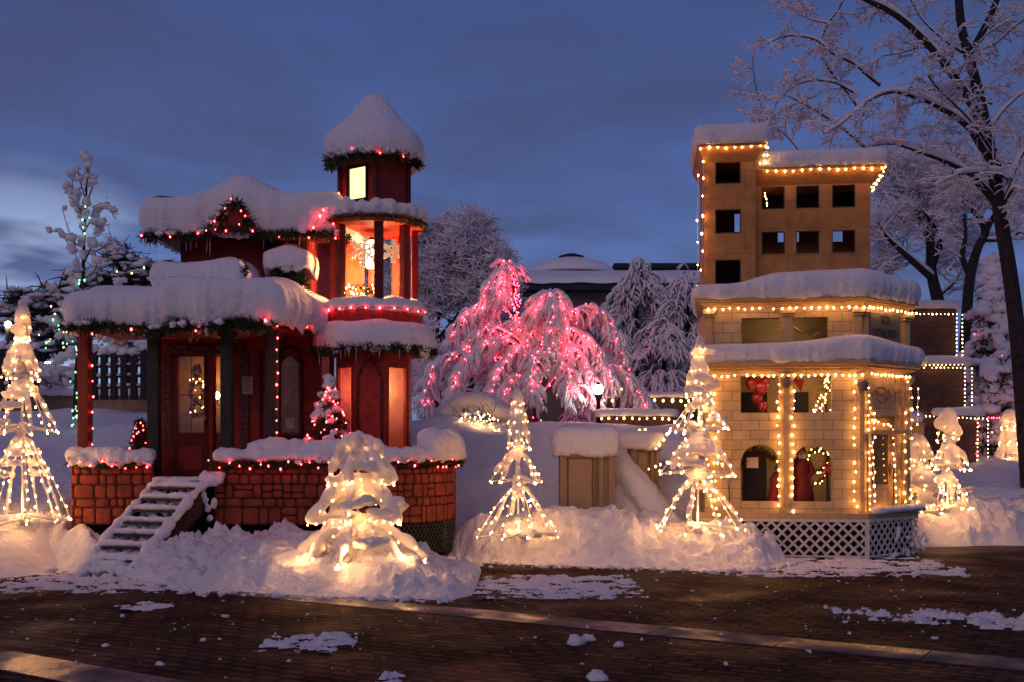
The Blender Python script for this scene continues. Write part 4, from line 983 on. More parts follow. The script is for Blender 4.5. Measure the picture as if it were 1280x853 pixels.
# ------------------------------------------------------------------ the cream miniature store
CY = 16.15; CX = gx(881, CY); CA = R(-7)
CM = Matrix.Translation((CX, CY, 0)) @ Matrix.Rotation(CA, 4, 'Z'); CMI = CM.inverted()
CH = thing('cream_house', 'cream block miniature store with tall plywood tower outlined in warm lights', 'house', (CX, CY, 0), CA)
def ux(u, yl):
    c, s = math.cos(CA), math.sin(CA); k = (u-640)/F     # (CX + x c - y s) = k (CY + x s + y c)
    return (k*(CY+yl*c)-CX+yl*s)/(c-k*s)
def cp(x, y, z): return CM @ Vector((x, y, z))
def cb(mb, name, m, parent=None, smooth=False, mods=None): return mb.build(name, m, parent or CH, smooth, mods=mods)
W1 = 2.24; FD = R(47); FL = 1.25; FE = (W1+FL*math.cos(FD), FL*math.sin(FD))
def face(t, d=0, z=0): return Vector((W1+t*math.cos(FD)+d*math.sin(FD), t*math.sin(FD)-d*math.cos(FD), z))   # d = outwards
FM = Matrix.Translation((W1, 0, 0)) @ Matrix.Rotation(FD, 4, 'Z')      # x along the face, -y outwards
def outl(o): 
    k = math.tan(FD/2)*o
    return [(-o, -o), (W1+k, -o), (FE[0]+o, FE[1]-o*math.tan((math.pi/2-FD)/2)), (FE[0]+o, 2.2+o), (.15-o, 2.2+o)]
BLOCK = brick_mat('cream_block', (.60, .45, .22), (.50, .36, .165), (.24, .16, .07), .262, .143, .005, bump=.5, rough=.6, var=.16, axis='xz')
# deck
mb = MB(); mb.prism(outl(.14), .56, .66); dk = cb(mb, 'deck', CREAMT, mods=bev(.01))
mb = MB(); mb.prism(outl(.06), .0, .56); cb(mb, 'crawl_space', BLACK)
LATW = mat('white_lattice', (.62, .58, .54), .6, .15, 6)
def lattice(M, w_, z0, z1, sp=.155, bw=.034):
    mb = MB(); h = z1-z0
    for sgn in (1, -1):
        t = -h
        while t < w_+h:
            a, b = (t, z0), (t+h, z1)
            if sgn < 0: a, b = (t+h, z0), (t, z1)
            # clip to [0, w]
            (xa, za), (xb, zb_) = a, b
            def cl(xa, za, xb, zb_):
                if xa < 0 and xb <= 0 or xa >= w_ and xb > w_: return None
                f = lambda X: za+(zb_-za)*(X-xa)/(xb-xa)
                if xa < 0: za, xa = f(0), 0
                if xa > w_: za, xa = f(w_), w_
                if xb < 0: zb_, xb = f(0), 0
                if xb > w_: zb_, xb = f(w_), w_
                return xa, za, xb, zb_
            r_ = cl(xa, za, xb, zb_)
            if r_:
                xa, za, xb, zb_ = r_; off = -.004 if sgn > 0 else -.014
                if abs(xb-xa) > .02: mb.bar(M @ Vector((xa, off, za)), M @ Vector((xb, off, zb_)), .009, bw)
            t += sp
    mb.box(0, w_, -.025, -.002, z1-.02, z1+.02, M); mb.box(0, w_, -.025, -.002, z0-.02, z0+.01, M)
    return mb
ok = outl(.12)
cb(lattice(Matrix.Translation((ok[0][0], ok[0][1], 0)), ok[1][0]-ok[0][0], .04, .55), 'lattice_panel', LATW)
M2 = Matrix.Translation((ok[1][0], ok[1][1], 0)) @ Matrix.Rotation(FD, 4, 'Z'); fl2 = (Vector(ok[2])-Vector(ok[1])).length
cb(lattice(M2, fl2, .04, .55), 'lattice_panel', LATW)
mb = MB(); mb.box(ok[1][0]-.03, ok[1][0]+.03, ok[1][1]-.03, ok[1][1]+.02, .0, .57); cb(mb, 'lattice_post', LATW)
sn = MB()
for p in resample([face(.15, .16, .68), face(1.3, .16, .69)], .06): sn.blob(p+Vector((0, 0, .01)), (.12, .09, .055), .4, p.x*7, 9, 6)
for p in resample([face(.75, .02, .68), face(1.3, .05, .69)], .06): sn.blob(p+Vector((0, 0, .01)), (.12, .09, .05), .4, p.x*9, 9, 6)
for i in range(40):
    t = rng.uniform(.5, 1.4); sn.blob(face(t, .18+rng.uniform(0, .05), rng.uniform(.05, .6)*(rng.random())), rng.uniform(.015, .05), .6, i, 6, 5)
cb(sn, 'snow', SNOW, dk, True, remesh(.02, 2))
# ground floor walls
ax1, ax2 = (ux(926, 0), ux(974, 0)), (ux(992, 0), ux(1040, 0)); az0, az1 = zz(627, 16), zz(556, 16); uz0, uz1 = zz(516, 16), zz(470, 16)
mb = MB(); wall_holes(mb, 0, W1, .66, 2.70, 0, .07, [(*ax1, az0, az1), (*ax2, az0, az1), (*ax1, uz0, uz1), (*ax2, uz0, uz1)])
gwall = cb(mb, 'front_wall', BLOCK)
mb = MB(); mb.box(.0, .07, .07, 2.2, .66, 2.7); mb.box(FE[0]-.07, FE[0], FE[1], 2.2, .66, 2.7); mb.box(.07, FE[0]-.07, 2.1, 2.2, .66, 2.7); cb(mb, 'side_wall', BLOCK)
# arched heads: spandrel corners
def spandrel(xa, xb, z1):
    mb = MB(); c = (xa+xb)/2; r_ = (xb-xa)/2; zc = z1-r_
    for s in (-1, 1):
        pts = [(c+s*r_, z1+.001)]+[(c+s*r_*math.cos(R(a)), zc+r_*math.sin(R(a))) for a in range(0, 91, 10)]
        n_ = len(mb.v); k = len(pts)
        mb.v += [(x, .003, z) for x, z in pts]+[(x, .066, z) for x, z in pts]
        f1 = tuple(n_+i for i in range(k)); f2 = tuple(n_+k+i for i in reversed(range(k)))
        mb.f += [f1, f2]+[(n_+i, n_+(i+1) % k, n_+k+(i+1) % k, n_+k+i) for i in range(k)]
    return mb
for xa, xb in (ax1, ax2): cb(spandrel(xa, xb, az1), 'arch_head', BLOCK, gwall)
PAPER = mat('inner_wall_paper', (.55, .42, .22), .8, .1, 5)
mb = MB(); mb.box(.07, 3.0, 1.0, 1.02, .66, 2.7); cb(mb, 'inner_back_wall', PAPER)
mb = MB(); mb.box(.08, 2.9, .08, .99, 1.80, 1.86); cb(mb, 'middle_floor', CREAMT)
mb = MB(); mb.box(.10, 1.0, .94, .985, 1.86, 2.46); mb.box(1.3, 1.62, .94, .985, 1.86, 2.46); cb(mb, 'inner_dado', mat('dark_dado', (.035, .03, .035), .7))
mb = MB(); mb.box(ux(929, .6), ux(958, .6), .58, .63, .67, 1.55); cb(mb, 'inner_door', mat('dark_dado', (.035, .03, .035), .7))
for nm, x, y, z, e in (('store_lamp', 1.45, .5, 1.6, 3.2), ('upper_store_lamp', 1.45, .45, 2.6, 3.2), ('attic_lamp', 1.2, .5, 3.5, 1.6)):
    ld = bpy.data.lights.new(nm, 'POINT'); ld.energy = e; ld.color = (1, .66, .34); ld.shadow_soft_size = .05
    lo = bpy.data.objects.new(nm, ld); C.objects.link(lo); lo.location = cp(x, y, z)
# pilasters
def pilaster(M, x0, x1, z0, z1, d0=-.055, name='pilaster'):
    mb = MB(); mb.box(x0, x1, d0, -.002, z0+.08, z1-.12, M); mb.box(x0-.02, x1+.02, d0-.02, -.002, z0, z0+.08, M); mb.box(x0+.03, x1-.03, d0-.012, d0, z0+.12, z1-.2, M)
    mb.box(x0-.02, x1+.02, d0-.025, -.002, z1-.12, z1-.08, M); mb.box(x0-.035, x1+.035, d0-.05, -.002, z1-.08, z1, M)
    pl = cb(mb, name, CREAMT, mods=bev(.006)); return pl
I4 = Matrix.Identity(4)
p1 = pilaster(I4, ux(976, -.05), ux(990, -.05), .66, 2.68)
mb = MB(); mb.blob((ux(983, -.12), -.12, 2.56), (.09, .05, .10), .5, 3, 10, 8); cb(mb, 'capital', mat('grey_carving', (.20, .16, .12), .8), p1, True)
mb = MB(); mb.box(W1-.04, W1+.03, -.05, .03, .66, 2.68); mb.box(W1-.06, W1+.05, -.07, .03, 2.56, 2.68); p2 = cb(mb, 'corner_pilaster', CREAMT, mods=bev(.006))
mb = MB(); mb.blob((W1+.0, -.09, 2.50), (.09, .05, .10), .5, 7, 10, 8); cb(mb, 'capital', mat('grey_carving', (.20, .16, .12), .8), p2, True)
pilaster(FM, 1.06, 1.23, .66, 2.68)
pilaster(I4, .0, .11, 2.84, 3.63); pilaster(I4, 1.115, 1.255, 2.84, 3.63); pilaster(I4, W1-.11, W1-.005, 2.84, 3.63); pilaster(FM, .02, .10, 2.84, 3.63); pilaster(FM, 1.05, 1.22, 2.84, 3.63)
# angled door wall
mb = MB(); mb.box(.0, .14, 0, .06, .66, 2.7, FM); mb.box(.92, FL, 0, .06, .66, 2.7, FM); mb.box(.14, .92, 0, .06, 2.62, 2.7, FM); mb.box(.14, .92, 0, .06, 2.06, 2.16, FM); cb(mb, 'corner_wall', BLOCK)
mb = MB(); mb.box(.16, .90, .015, .04, 2.16, 2.62, FM); tp = cb(mb, 'transom', mat('transom_panel', (.46, .33, .18), .6, .2, 7))
mb = MB()
for c, r_ in ((.53, .13), (.36, .07), (.70, .07)):
    mb.tube([FM @ Vector((c+r_*math.cos(R(a)), .008, 2.39+r_*.9*math.sin(R(a)))) for a in range(0, 361, 30)], .012, 5)
mb.bar(FM @ Vector((.22, .008, 2.39)), FM @ Vector((.84, .008, 2.39)), .01, .022); cb(mb, 'scroll_work', mat('brown_scroll', (.30, .20, .11), .6), tp)
mb = MB(); mb.box(.12, .94, -.05, -.001, 2.07, 2.11, FM); mb.box(.13, .93, -.03, -.001, 2.11, 2.15, FM); mb.box(.13, .17, -.03, -.001, .68, 2.07, FM); mb.box(.86, .92, -.03, -.001, .68, 2.07, FM); cb(mb, 'door_frame', CREAMT, mods=bev(.005))
mb = MB()
for (x0, x1, z0, z1) in ((.175, .28, .68, 2.05), (.72, .855, .68, 2.05), (.28, .72, .68, 1.02), (.28, .72, 1.02, 1.06), (.28, .72, 1.82, 2.05)): mb.box(x0, x1, .01, .04, z0, z1, FM)
dd = cb(mb, 'door', mat('golden_wood', (.42, .27, .12), .5, .15, 12), mods=bev(.004))
mb = MB(); mb.box(.28, .72, .02, .025, 1.06, 1.82, FM); cb(mb, 'door_glass', glass_mat(), dd)
mb = MB(); mb.box(.76, .79, -.02, .01, 1.2, 1.38, FM); mb.blob(FM @ Vector((.775, -.04, 1.32)), .022); cb(mb, 'door_handle', mat('brass', (.5, .33, .12), .35, metal=1), dd, True)
mb = MB(); mb.box(.34, .66, .005, .01, .75, .97, FM); cb(mb, 'door_panel', CREAMT, dd)
mb = MB(); mb.box(.2, .9, .45, .47, .67, 2.05, FM); cb(mb, 'lobby_wall', mat('dim_brown', (.16, .10, .06), .8, .3, 3))
# cornices
def cornice(z0, z1, o0, o1, name):
    mb = MB(); mb.prism(outl(.03), z0, z0+(z1-z0)*.35); mb.prism(outl(o0), z0+(z1-z0)*.35, z0+(z1-z0)*.6); mb.prism(outl(o1), z0+(z1-z0)*.6, z1)
    o = cb(mb, name, CREAMT, mods=bev(.008))
    return o
c1 = cornice(2.70, 2.86, .12, .19, 'cornice')
mb = MB()
for i in range(38): x = -.0+i*.061; mb.box(x, x+.03, -.055, -.031, 2.705, 2.745)
cb(mb, 'dentils', CREAMT, c1)
def capx(name, ol, z0, H, parent, **k): 
    o = snow_cap(name, ol, z0, H, parent, **k); return o
def off(o): return outl(o)
capx('snow_cap', outl(.15), 2.865, .27, c1, r=.12, bulge=.05, droop=.03, seed=41, lobe=.12, ztop=lambda x, y: .10*math.exp(-((x-2.2)/.6)**2)+.03*sstep(.2, 1.5, x)-.03, spine=((.9, .9), (2.1, 1.1)))
# upper floor
bx1, bx2 = (ux(927, 0), ux(974, 0)), (ux(990, 0), ux(1035, 0))
mb = MB(); wall_holes(mb, 0, W1, 2.86, 3.66, 0, .06, [(*bx1, 3.08, 3.50), (*bx2, 3.08, 3.50)]); cb(mb, 'front_wall', BLOCK)
mb = MB(); mb.box(0, FL, 0, .05, 2.86, 3.66, FM); cb(mb, 'corner_wall', BLOCK)
mb = MB(); mb.box(.0, .06, .06, 2.2, 2.86, 3.66); mb.box(FE[0]-.06, FE[0], FE[1], 2.2, 2.86, 3.66); mb.box(.06, FE[0]-.06, 2.1, 2.2, 2.86, 3.66); cb(mb, 'side_wall', BLOCK)
mb = MB(); mb.box(.07, 2.9, 1.0, 1.02, 2.9, 3.6); cb(mb, 'inner_back_wall', PAPER)
mb = MB(); rr = random.Random(4)
for i in range(9): mb.bar((.5+rr.random()*1.4, .4+rr.random()*.4, 3.1+rr.random()*.4), (.5+rr.random()*1.4, .4+rr.random()*.4, 3.1+rr.random()*.4), .012, .02)
cb(mb, 'attic_frame', CREAMT)
# sign board with lettering
SG = FM @ Matrix.Translation((.17, 0, 0))
mb = MB(); mb.box(.0, .80, -.035, -.003, 3.10, 3.58, SG); sgn = cb(mb, 'sign_board', mat('sign_grey', (.13, .125, .11), .6, .1, 8), mods=bev(.005))
def serif_text(mb, txt, x, z, h, M, y=-.040, th=.004):
    s = h; cur = x
    def B(x0, x1, z0, z1): mb.box(cur+x0*s, cur+x1*s, y-th, y+.004, z+z0*s, z+z1*s, M)
    def arcp(cx_, cz_, rx, rz_, a0, a1, t0=.05, t1=.15):
        k = 12
        for i in range(k):
            a, b = R(a0+(a1-a0)*i/k), R(a0+(a1-a0)*(i+1)/k); m_ = (a+b)/2; t = t0+(t1-t0)*abs(math.cos(m_))
            P = [(cx_+rx*math.cos(a), cz_+rz_*math.sin(a)), (cx_+rx*math.cos(b), cz_+rz_*math.sin(b)), (cx_+(rx-t)*math.cos(b), cz_+(rz_-.06)*math.sin(b)), (cx_+(rx-t)*math.cos(a), cz_+(rz_-.06)*math.sin(a))]
            n_ = len(mb.v)
            for yy in (y-th, y+.004):
                for px, pz in P: mb.v.append(tuple(M @ Vector((cur+px*s, yy, z+pz*s))))
            mb.f += [(n_, n_+3, n_+2, n_+1), (n_+4, n_+5, n_+6, n_+7)]+[(n_+i2, n_+(i2+1) % 4, n_+4+(i2+1) % 4, n_+4+i2) for i2 in range(4)]
    def dia(xa, za, xb, zb_, t):
        n_ = len(mb.v); P = [(xa-t/2, za), (xa+t/2, za), (xb+t/2, zb_), (xb-t/2, zb_)]
        for yy in (y-th-.001, y+.004):
            for px, pz in P: mb.v.append(tuple(M @ Vector((cur+px*s, yy, z+pz*s))))
        mb.f += [(n_, n_+3, n_+2, n_+1), (n_+4, n_+5, n_+6, n_+7)]+[(n_+i2, n_+(i2+1) % 4, n_+4+(i2+1) % 4, n_+4+i2) for i2 in range(4)]
    for ch in txt:
        w_ = .3
        if ch in 'BDELN':
            B(.06, .19, 0, 1)
            B(0, .26, -.001, .05); B(0, .26, .951, 1.001)
        if ch == 'L': B(.26, .60, 0, .05); B(.53, .60, .05, .25); w_ = .68
        if ch == 'E': B(.26, .60, 0, .05); B(.54, .60, .05, .24); B(.26, .58, .95, 1); B(.52, .58, .78, .95); B(.19, .45, .48, .53); B(.41, .46, .40, .62); w_ = .70
        if ch == 'N': dia(.16, .98, .66, .02, .15); B(.64, .69, 0, 1); B(.57, .78, .95, 1.002); w_ = .84
        if ch == 'M':
            B(.06, .11, 0, 1); B(0, .2, 0, .05); B(.70, .83, 0, 1); B(.63, .9, 0, .05); B(0, .15, .95, 1); B(.75, .9, .95, 1); dia(.14, .98, .44, .05, .15); dia(.72, .98, .44, .05, .06); w_ = .98
        if ch == 'O': arcp(.40, .5, .40, .52, 0, 360); w_ = .88
        if ch == 'D': arcp(.26, .5, .48, .5, -90, 90); w_ = .84
        if ch == 'B': arcp(.26, .75, .28, .26, -90, 90); arcp(.26, .26, .33, .26, -90, 90); w_ = .70
        cur += w_*s
    return cur
INK = mat('sign_lettering', (.035, .035, .03), .6)
mb = MB(); serif_text(mb, 'BEN', .27, 3.425, .115, SG); serif_text(mb, 'LOMOND', .07, 3.225, .125, SG); cb(mb, 'lettering', INK, sgn)
c2 = cornice(3.66, 3.78, .09, .15, 'cornice')
def zt2(x, y): return -.17*(1-sstep(.3, 1.15, x))+.03*sstep(1, 2, x)-.05*sstep(2.2, 3.1, x)
capx('snow_cap', outl(.12), 3.785, .38, c2, r=.15, bulge=.07, droop=.04, seed=52, lobe=.12, ztop=zt2, spine=((.9, .9), (2.1, 1.1)))
# plywood tower, two blocks; open windows, back holes show the sky
def block(x0, x1, y0, y1, z0, z1, holes, back, name):
    mb = MB(); wall_holes(mb, x0, x1, z0, z1, y0, .03, holes); mb.box(x0, x0+.03, y0+.03, y1, z0, z1); mb.box(x1-.03, x1, y0+.03, y1, z0, z1)
    wall_holes(mb, x0+.03, x1-.03, z0, z1, y1-.03, .03, back); return cb(mb, name, OSB)
lw = (ux(894, .03), ux(926, .03)); TZL = 5.99
hl = [(*lw, zz(b, 16.15), zz(a, 16.15)) for a, b in ((200, 230), (262, 292), (325, 355))]
bL = block(0, .735, .03, 1.5, 3.7, TZL, hl, [(ux(918, 1.5), ux(932, 1.5), zz(291, 17.6), zz(255, 17.6))], 'tower_wall')
rx = [(ux(a, .3), ux(b, .3)) for a, b in ((952, 981), (995, 1024), (1040, 1069))]; TZR = 5.70
hr = [(*x, zz(b, 16.4), zz(a, 16.4)) for x in rx for a, b in ((235, 263), (291, 319))]
bR = block(.737, ux(1088, .3), .30, 1.5, 3.7, TZR, hr, [(ux(972, 1.5), ux(981, 1.5), zz(305, 17.6), zz(286, 17.6)), (ux(993, 1.5), ux(998.5, 1.5), zz(305, 17.6), zz(286, 17.6)), (ux(1040, 1.5), ux(1053, 1.5), zz(306, 17.6), zz(286, 17.6))], 'tower_wall')
XR = ux(1088, .3)
# dark recess lining of each opening
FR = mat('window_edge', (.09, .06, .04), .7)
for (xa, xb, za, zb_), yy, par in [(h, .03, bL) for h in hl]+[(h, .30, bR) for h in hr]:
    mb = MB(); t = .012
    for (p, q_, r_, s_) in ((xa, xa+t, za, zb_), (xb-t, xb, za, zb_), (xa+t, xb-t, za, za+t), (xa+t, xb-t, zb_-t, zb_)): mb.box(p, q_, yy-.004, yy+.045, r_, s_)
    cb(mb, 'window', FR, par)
mb = MB(); mb.box(.04, .70, .075, 1.44, 3.72, 3.74); mb.box(.04, .70, 1.0, 1.02, 3.74, 4.70); mb.box(.77, XR-.04, .36, 1.4, 3.72, 3.74); mb.box(.77, XR-.04, .9, .92, 5.0, 5.65); mb.box(.04, .70, .8, .82, 5.2, 5.95); cb(mb, 'inner_partition', DARKIN)
def rect(x0, x1, y0, y1): return [(x0, y0), (x1, y0), (x1, y1), (x0, y1)]
mb = MB(); mb.frustum(rect(-.002, .737, .028, 1.502), 5.80, rect(-.10, .86, -.10, 1.6), 6.00); mb.prism(rect(-.11, .87, -.11, 1.61), 6.0, 6.035); e1 = cb(mb, 'tower_eave', OSB)
capx('snow_cap', rect(-.10, .86, -.10, 1.6), 6.04, .31, e1, r=.12, bulge=.04, droop=.01, seed=61, lobe=.05, step=.04)
mb = MB(); mb.frustum(rect(.74, XR+.002, .298, 1.502), 5.50, rect(.74, XR+.17, .16, 1.6), 5.70); mb.prism(rect(.74, XR+.18, .15, 1.61), 5.7, 5.735); e2 = cb(mb, 'tower_eave', OSB)
capx('snow_cap', rect(.78, XR+.17, .16, 1.6), 5.74, .26, e2, r=.12, bulge=.04, droop=.01, seed=65, lobe=.05, step=.04)

# ---- light strings on the store
def cs(label, paths, sp, r=.017, seed=0, **k):
    return light_string(label, [[cp(*p) for p in pa] for pa in paths], sp, WARM, r, group='warm light strings outlining the cream house', seed=seed, name='warm_light_string', wire=WHITEW, **k)
f = lambda t, d, z: tuple(face(t, d, z))
cs('warm lights along the upper cornice of the cream house, above its sign', [[(.04, -.13, 3.63), (W1+.02, -.13, 3.64)], [f(.0, .13, 3.64), f(1.32, .13, 3.64)]], .105, seed=1, r=.014)
cs('warm lights along the lower cornice of the cream house, above its arches', [[(.04, -.14, 2.66), (W1, -.14, 2.66)], [f(.05, .12, 2.68), f(1.15, .12, 2.68)]], .095, seed=2, r=.014)
cs('warm lights down both edges of the middle pilaster', [[(ux(973, -.07), -.075, 2.55), (ux(972, -.07), -.075, .68)], [(ux(991, -.07), -.075, .68), (ux(991.5, -.07), -.075, 2.5)]], .125, seed=3, r=.015, jit=.02)
cs('warm lights down the left corner of the cream house ground floor', [[(.13, -.05, 2.55), (.13, -.05, .75)]], .13, seed=4, r=.014, jit=.02)
cs('warm lights down the corner pilaster left of the store door', [[(W1-.10, -.07, 2.56), (W1-.12, -.07, .8), (W1-.02, -.09, .72)]], .13, seed=5, r=.015, jit=.02)
cs('warm lights framing the angled store door', [[f(.13, .04, 2.5), f(.13, .06, .72), f(.82, .06, .72)], [f(.16, .06, 2.02), f(.45, .06, 1.96), f(.72, .06, 1.92), f(.80, .06, .76)], [f(.20, .07, 2.1), f(.20, .07, .8)]], .105, seed=6, r=.013, jit=.02)
cs('warm lights down the block pier right of the store door', [[f(1.08, .07, 2.6), f(1.05, .07, .75)], [f(1.22, .07, 2.5), f(1.20, .07, 1.3), f(1.20, .07, .75)]], .15, seed=7, r=.014, jit=.025)
cs('warm lights up the left edge of the plywood tower', [[(-.04, -.04, 3.95), (-.04, -.04, 5.95)]], .27, seed=8, r=.015, jit=.02)
cs('warm lights under the highest tower eave', [[(-.06, -.115, 5.99), (.86, -.115, 5.99)], [(.88, -.10, 5.98), (.78, .08, 5.74)], [(.90, -.05, 6.0), (.88, .12, 5.72)]], .12, seed=9, r=.013)
cs('warm lights under the lower tower eave', [[(.92, .14, 5.69), (XR+.17, .14, 5.69)]], .125, seed=10, r=.013)
cs('zigzag of warm lights at the right end of the lower tower eave', [[(XR+.19, .16, 5.70), (XR+.05, .34, 5.47), (XR+.21, .4, 5.66), (XR+.06, .5, 5.42), (XR+.21, .7, 5.68), (XR+.06, .8, 5.5)]], .075, seed=11, r=.010)
cs('second row of warm lights up the tower edge, seen against the sky', [[(-.10, .1, 4.0), (-.10, .1, 5.9)]], .33, seed=12, r=.015)
cs('few orange lights in the first window of the upper tower row', [[(ux(956, .35), .36, 5.42), (ux(958, .35), .36, 5.24), (ux(961, .35), .36, 5.20)]], .05, seed=13, r=.009)
cs('strand of warm lights hanging right of the door pier', [[f(1.36, .1, 2.5), f(1.36, .1, 1.95)]], .13, seed=14, r=.013)

# ---- displays in the windows
def figure(label, x, y, z0, h, w_, lean, seed):
    o = thing('robed_figure', label, 'display figure', cp(x, y, z0), 0, 'robed display figures in the store arches'); mb = MB()
    prof = [(w_*.55, 0), (w_*.5, h*.25), (w_*.40, h*.5), (w_*.42, h*.68), (w_*.30, h*.78), (w_*.16, h*.83)]
    mb.revolve(prof, (0, 0, 0), 18, .25, seed); mb.v = [(x_+lean*z_, y_, z_) for x_, y_, z_ in mb.v]
    mb.tube([(lean*h*.7+w_*.3, -.03, h*.74), (lean*h*.6+w_*.42, -.10, h*.58), (lean*h*.6+w_*.2, -.16, h*.52)], [.05, .045, .03], 8)
    mb.build('robe', mat('dark_red_cloth', (.16, .018, .016), .8, .2, 10), o, True)
    mb = MB(); mb.blob((lean*h*.9, -.01, h*.895), (h*.07, h*.075, h*.085), .05, seed, 12, 9); mb.blob((lean*h*.9, -.01-h*.078, h*.89), (h*.014, h*.02, h*.018)); mb.build('head', mat('skin', (.5, .32, .24), .6), o, True)
    mb = MB(); mb.revolve([(h*.088, h*.87), (h*.094, h*.93), (h*.06, h*.99), (h*.01, h*1.06)], (lean*h*.9, .015, 0), 14); mb.build('hood', mat('dark_red_cloth', (.16, .018, .016), .8), o, True)
    mb = MB(); mb.blob((lean*h*.9, -.055, h*.83), (h*.055, h*.03, h*.07), .4, seed); mb.build('beard', mat('beard_white', (.6, .55, .48), .9), o, True)
figure('robed red figure behind the left arch, half hidden by the pilaster', ux(969, .25), .25, .70, .66, .30, .1, 3)
figure('robed red figure standing at the left side of the right arch', ux(1003, .28), .28, .70, .92, .34, -.03, 5)
mb = MB()
for i, (du, dz, r_) in enumerate(((940, 2.56, .10), (951, 2.50, .12), (946, 2.33, .09), (953, 2.21, .085), (957, 2.60, .07))): mb.blob((ux(du, .2), .2, dz), (r_*.9, r_*.7, r_), .3, i, 12, 9)
mb.v = [tuple(CM @ Vector(p)) for p in mb.v]
tag(mb.build('foil_balloon', mat('red_foil', (.35, .02, .03), .18, spec=.9), None, True), 'bunch of shiny red foil balloons in the left upper store window', 'balloons')
mb = MB(); a = ux(993, .15), ux(1005, .15); mb.v = [tuple(cp(x, y, z)) for x, y, z in ((a[0]-.05, .15, 2.64), (a[1], .15, 2.60), ((a[0]+a[1])/2+.03, .15, 2.42), (a[0]-.05, .17, 2.64), (a[1], .17, 2.60), ((a[0]+a[1])/2+.03, .17, 2.42))]; mb.f = [(0, 1, 2), (5, 4, 3), (0, 2, 5, 3), (1, 4, 5, 2), (0, 3, 4, 1)]
tag(mb.build('pennant', mat('red_cloth', (.25, .02, .02), .7)), 'small red pointed pennant in the right upper store window', 'pennant')
rr = random.Random(31)
mb = MB(); o = thing('tabletop_fir', 'small fir full of warm lights in the right upper store window', 'tree', cp(ux(1033, .3), .3, 2.10)); bp = []
for i in range(150):
    t = rr.random(); a = rr.uniform(0, 6.28); q = .21*(1-t)+.01; needles(mb, (q*math.cos(a), q*math.sin(a), t*.56), .03, 6, rr, .04, .007)
for i in range(60): t = rr.random()**1.2; a = rr.uniform(math.pi, 2*math.pi); bp.append(Vector((.22*(1-t)*math.cos(a), .22*(1-t)*math.sin(a)-.02, t*.56)))
mb.build('needles', mat('golden_tinsel', (.25, .2, .06), .5), o); tk = MB(); tk.tube([(0, 0, -.23), (0, 0, .5)], [.02, .006], 6); tk.build('trunk', BARK, o); add_bulbs(o, bp, WARMF, .012)
o = garland('wreath with warm lights hanging in the right store arch', [[cp(ux(1022, .3)+.15*math.cos(R(a)), .3, 1.42+.16*math.sin(R(a))) for a in range(0, 361, 20)]], .045, 20, 33, bulbs=.05, bm=WARMF, name='pine_wreath', cat='wreath', br=.012)
garland('pine swag with warm lights low in the right store arch', [[cp(ux(1012, .3), .3, 1.05), cp(ux(1024, .3), .3, 1.10), cp(ux(1036, .3), .3, 1.22)]], .035, 18, 34, bulbs=.05, bm=WARMF, br=.010)
o = garland('dark red swag across the top of the left store arch', [[cp(ux(930, .2), .2, 1.35), cp(ux(940, .2), .2, 1.55), cp(ux(956, .2), .2, 1.52), cp(ux(970, .2), .2, 1.42)]], .06, 24, 35); o.data.materials[0] = mat('dark_red_foliage', (.09, .03, .02), .7)
mb = MB(); mb.box(ux(933, .15), ux(948, .15), .14, .16, 1.30, 1.46); mb.v = [tuple(CM @ Vector(p)) for p in mb.v]; tag(mb.build('display_card', mat('cream_card', (.55, .45, .32), .8), mods=bev(.01)), 'plain cream card hanging in the left store arch', 'card')
mb = MB(); mb.tube([cp(ux(1035, .12), .12, .70), cp(ux(1034, .12), .12, 1.3)], [.028, .02], 8); o = mb.build('display_post', mat('dark_dado', (.035, .03, .035), .7)); tag(o, 'thin dark post with a red bow at the right side of the right arch', 'post')
mb = MB(); c = cp(ux(1034, .1), .1, 1.34)
for s in (-1, 1): mb.blob(c+Vector((.045*s, 0, .02)), (.05, .03, .04), .3, s); mb.tube([c, c+Vector((.04*s, 0, -.14))], [.02, .028], 6)
mb.build('bow', mat('red_foil', (.35, .02, .03), .18), o, True)
mb = MB(); c = cp(ux(911, -.03), -.03, zz(603, 16)); mb.box(c.x-.03, c.x+.03, c.y-.03, c.y+.02, c.z-.05, c.z+.05); o = mb.build('outlet_box', mat('grey_plastic', (.35, .33, .3), .5), mods=bev(.01)); tag(o, 'grey outlet box with a cable on the block wall left of the arches', 'outlet box')
mb = MB(); mb.tube([(c.x, c.y, c.z-.05), (c.x+.01, c.y, c.z-.25), (c.x-.01, c.y-.03, .68)], .007, 5); mb.build('cable', BLACK, o)
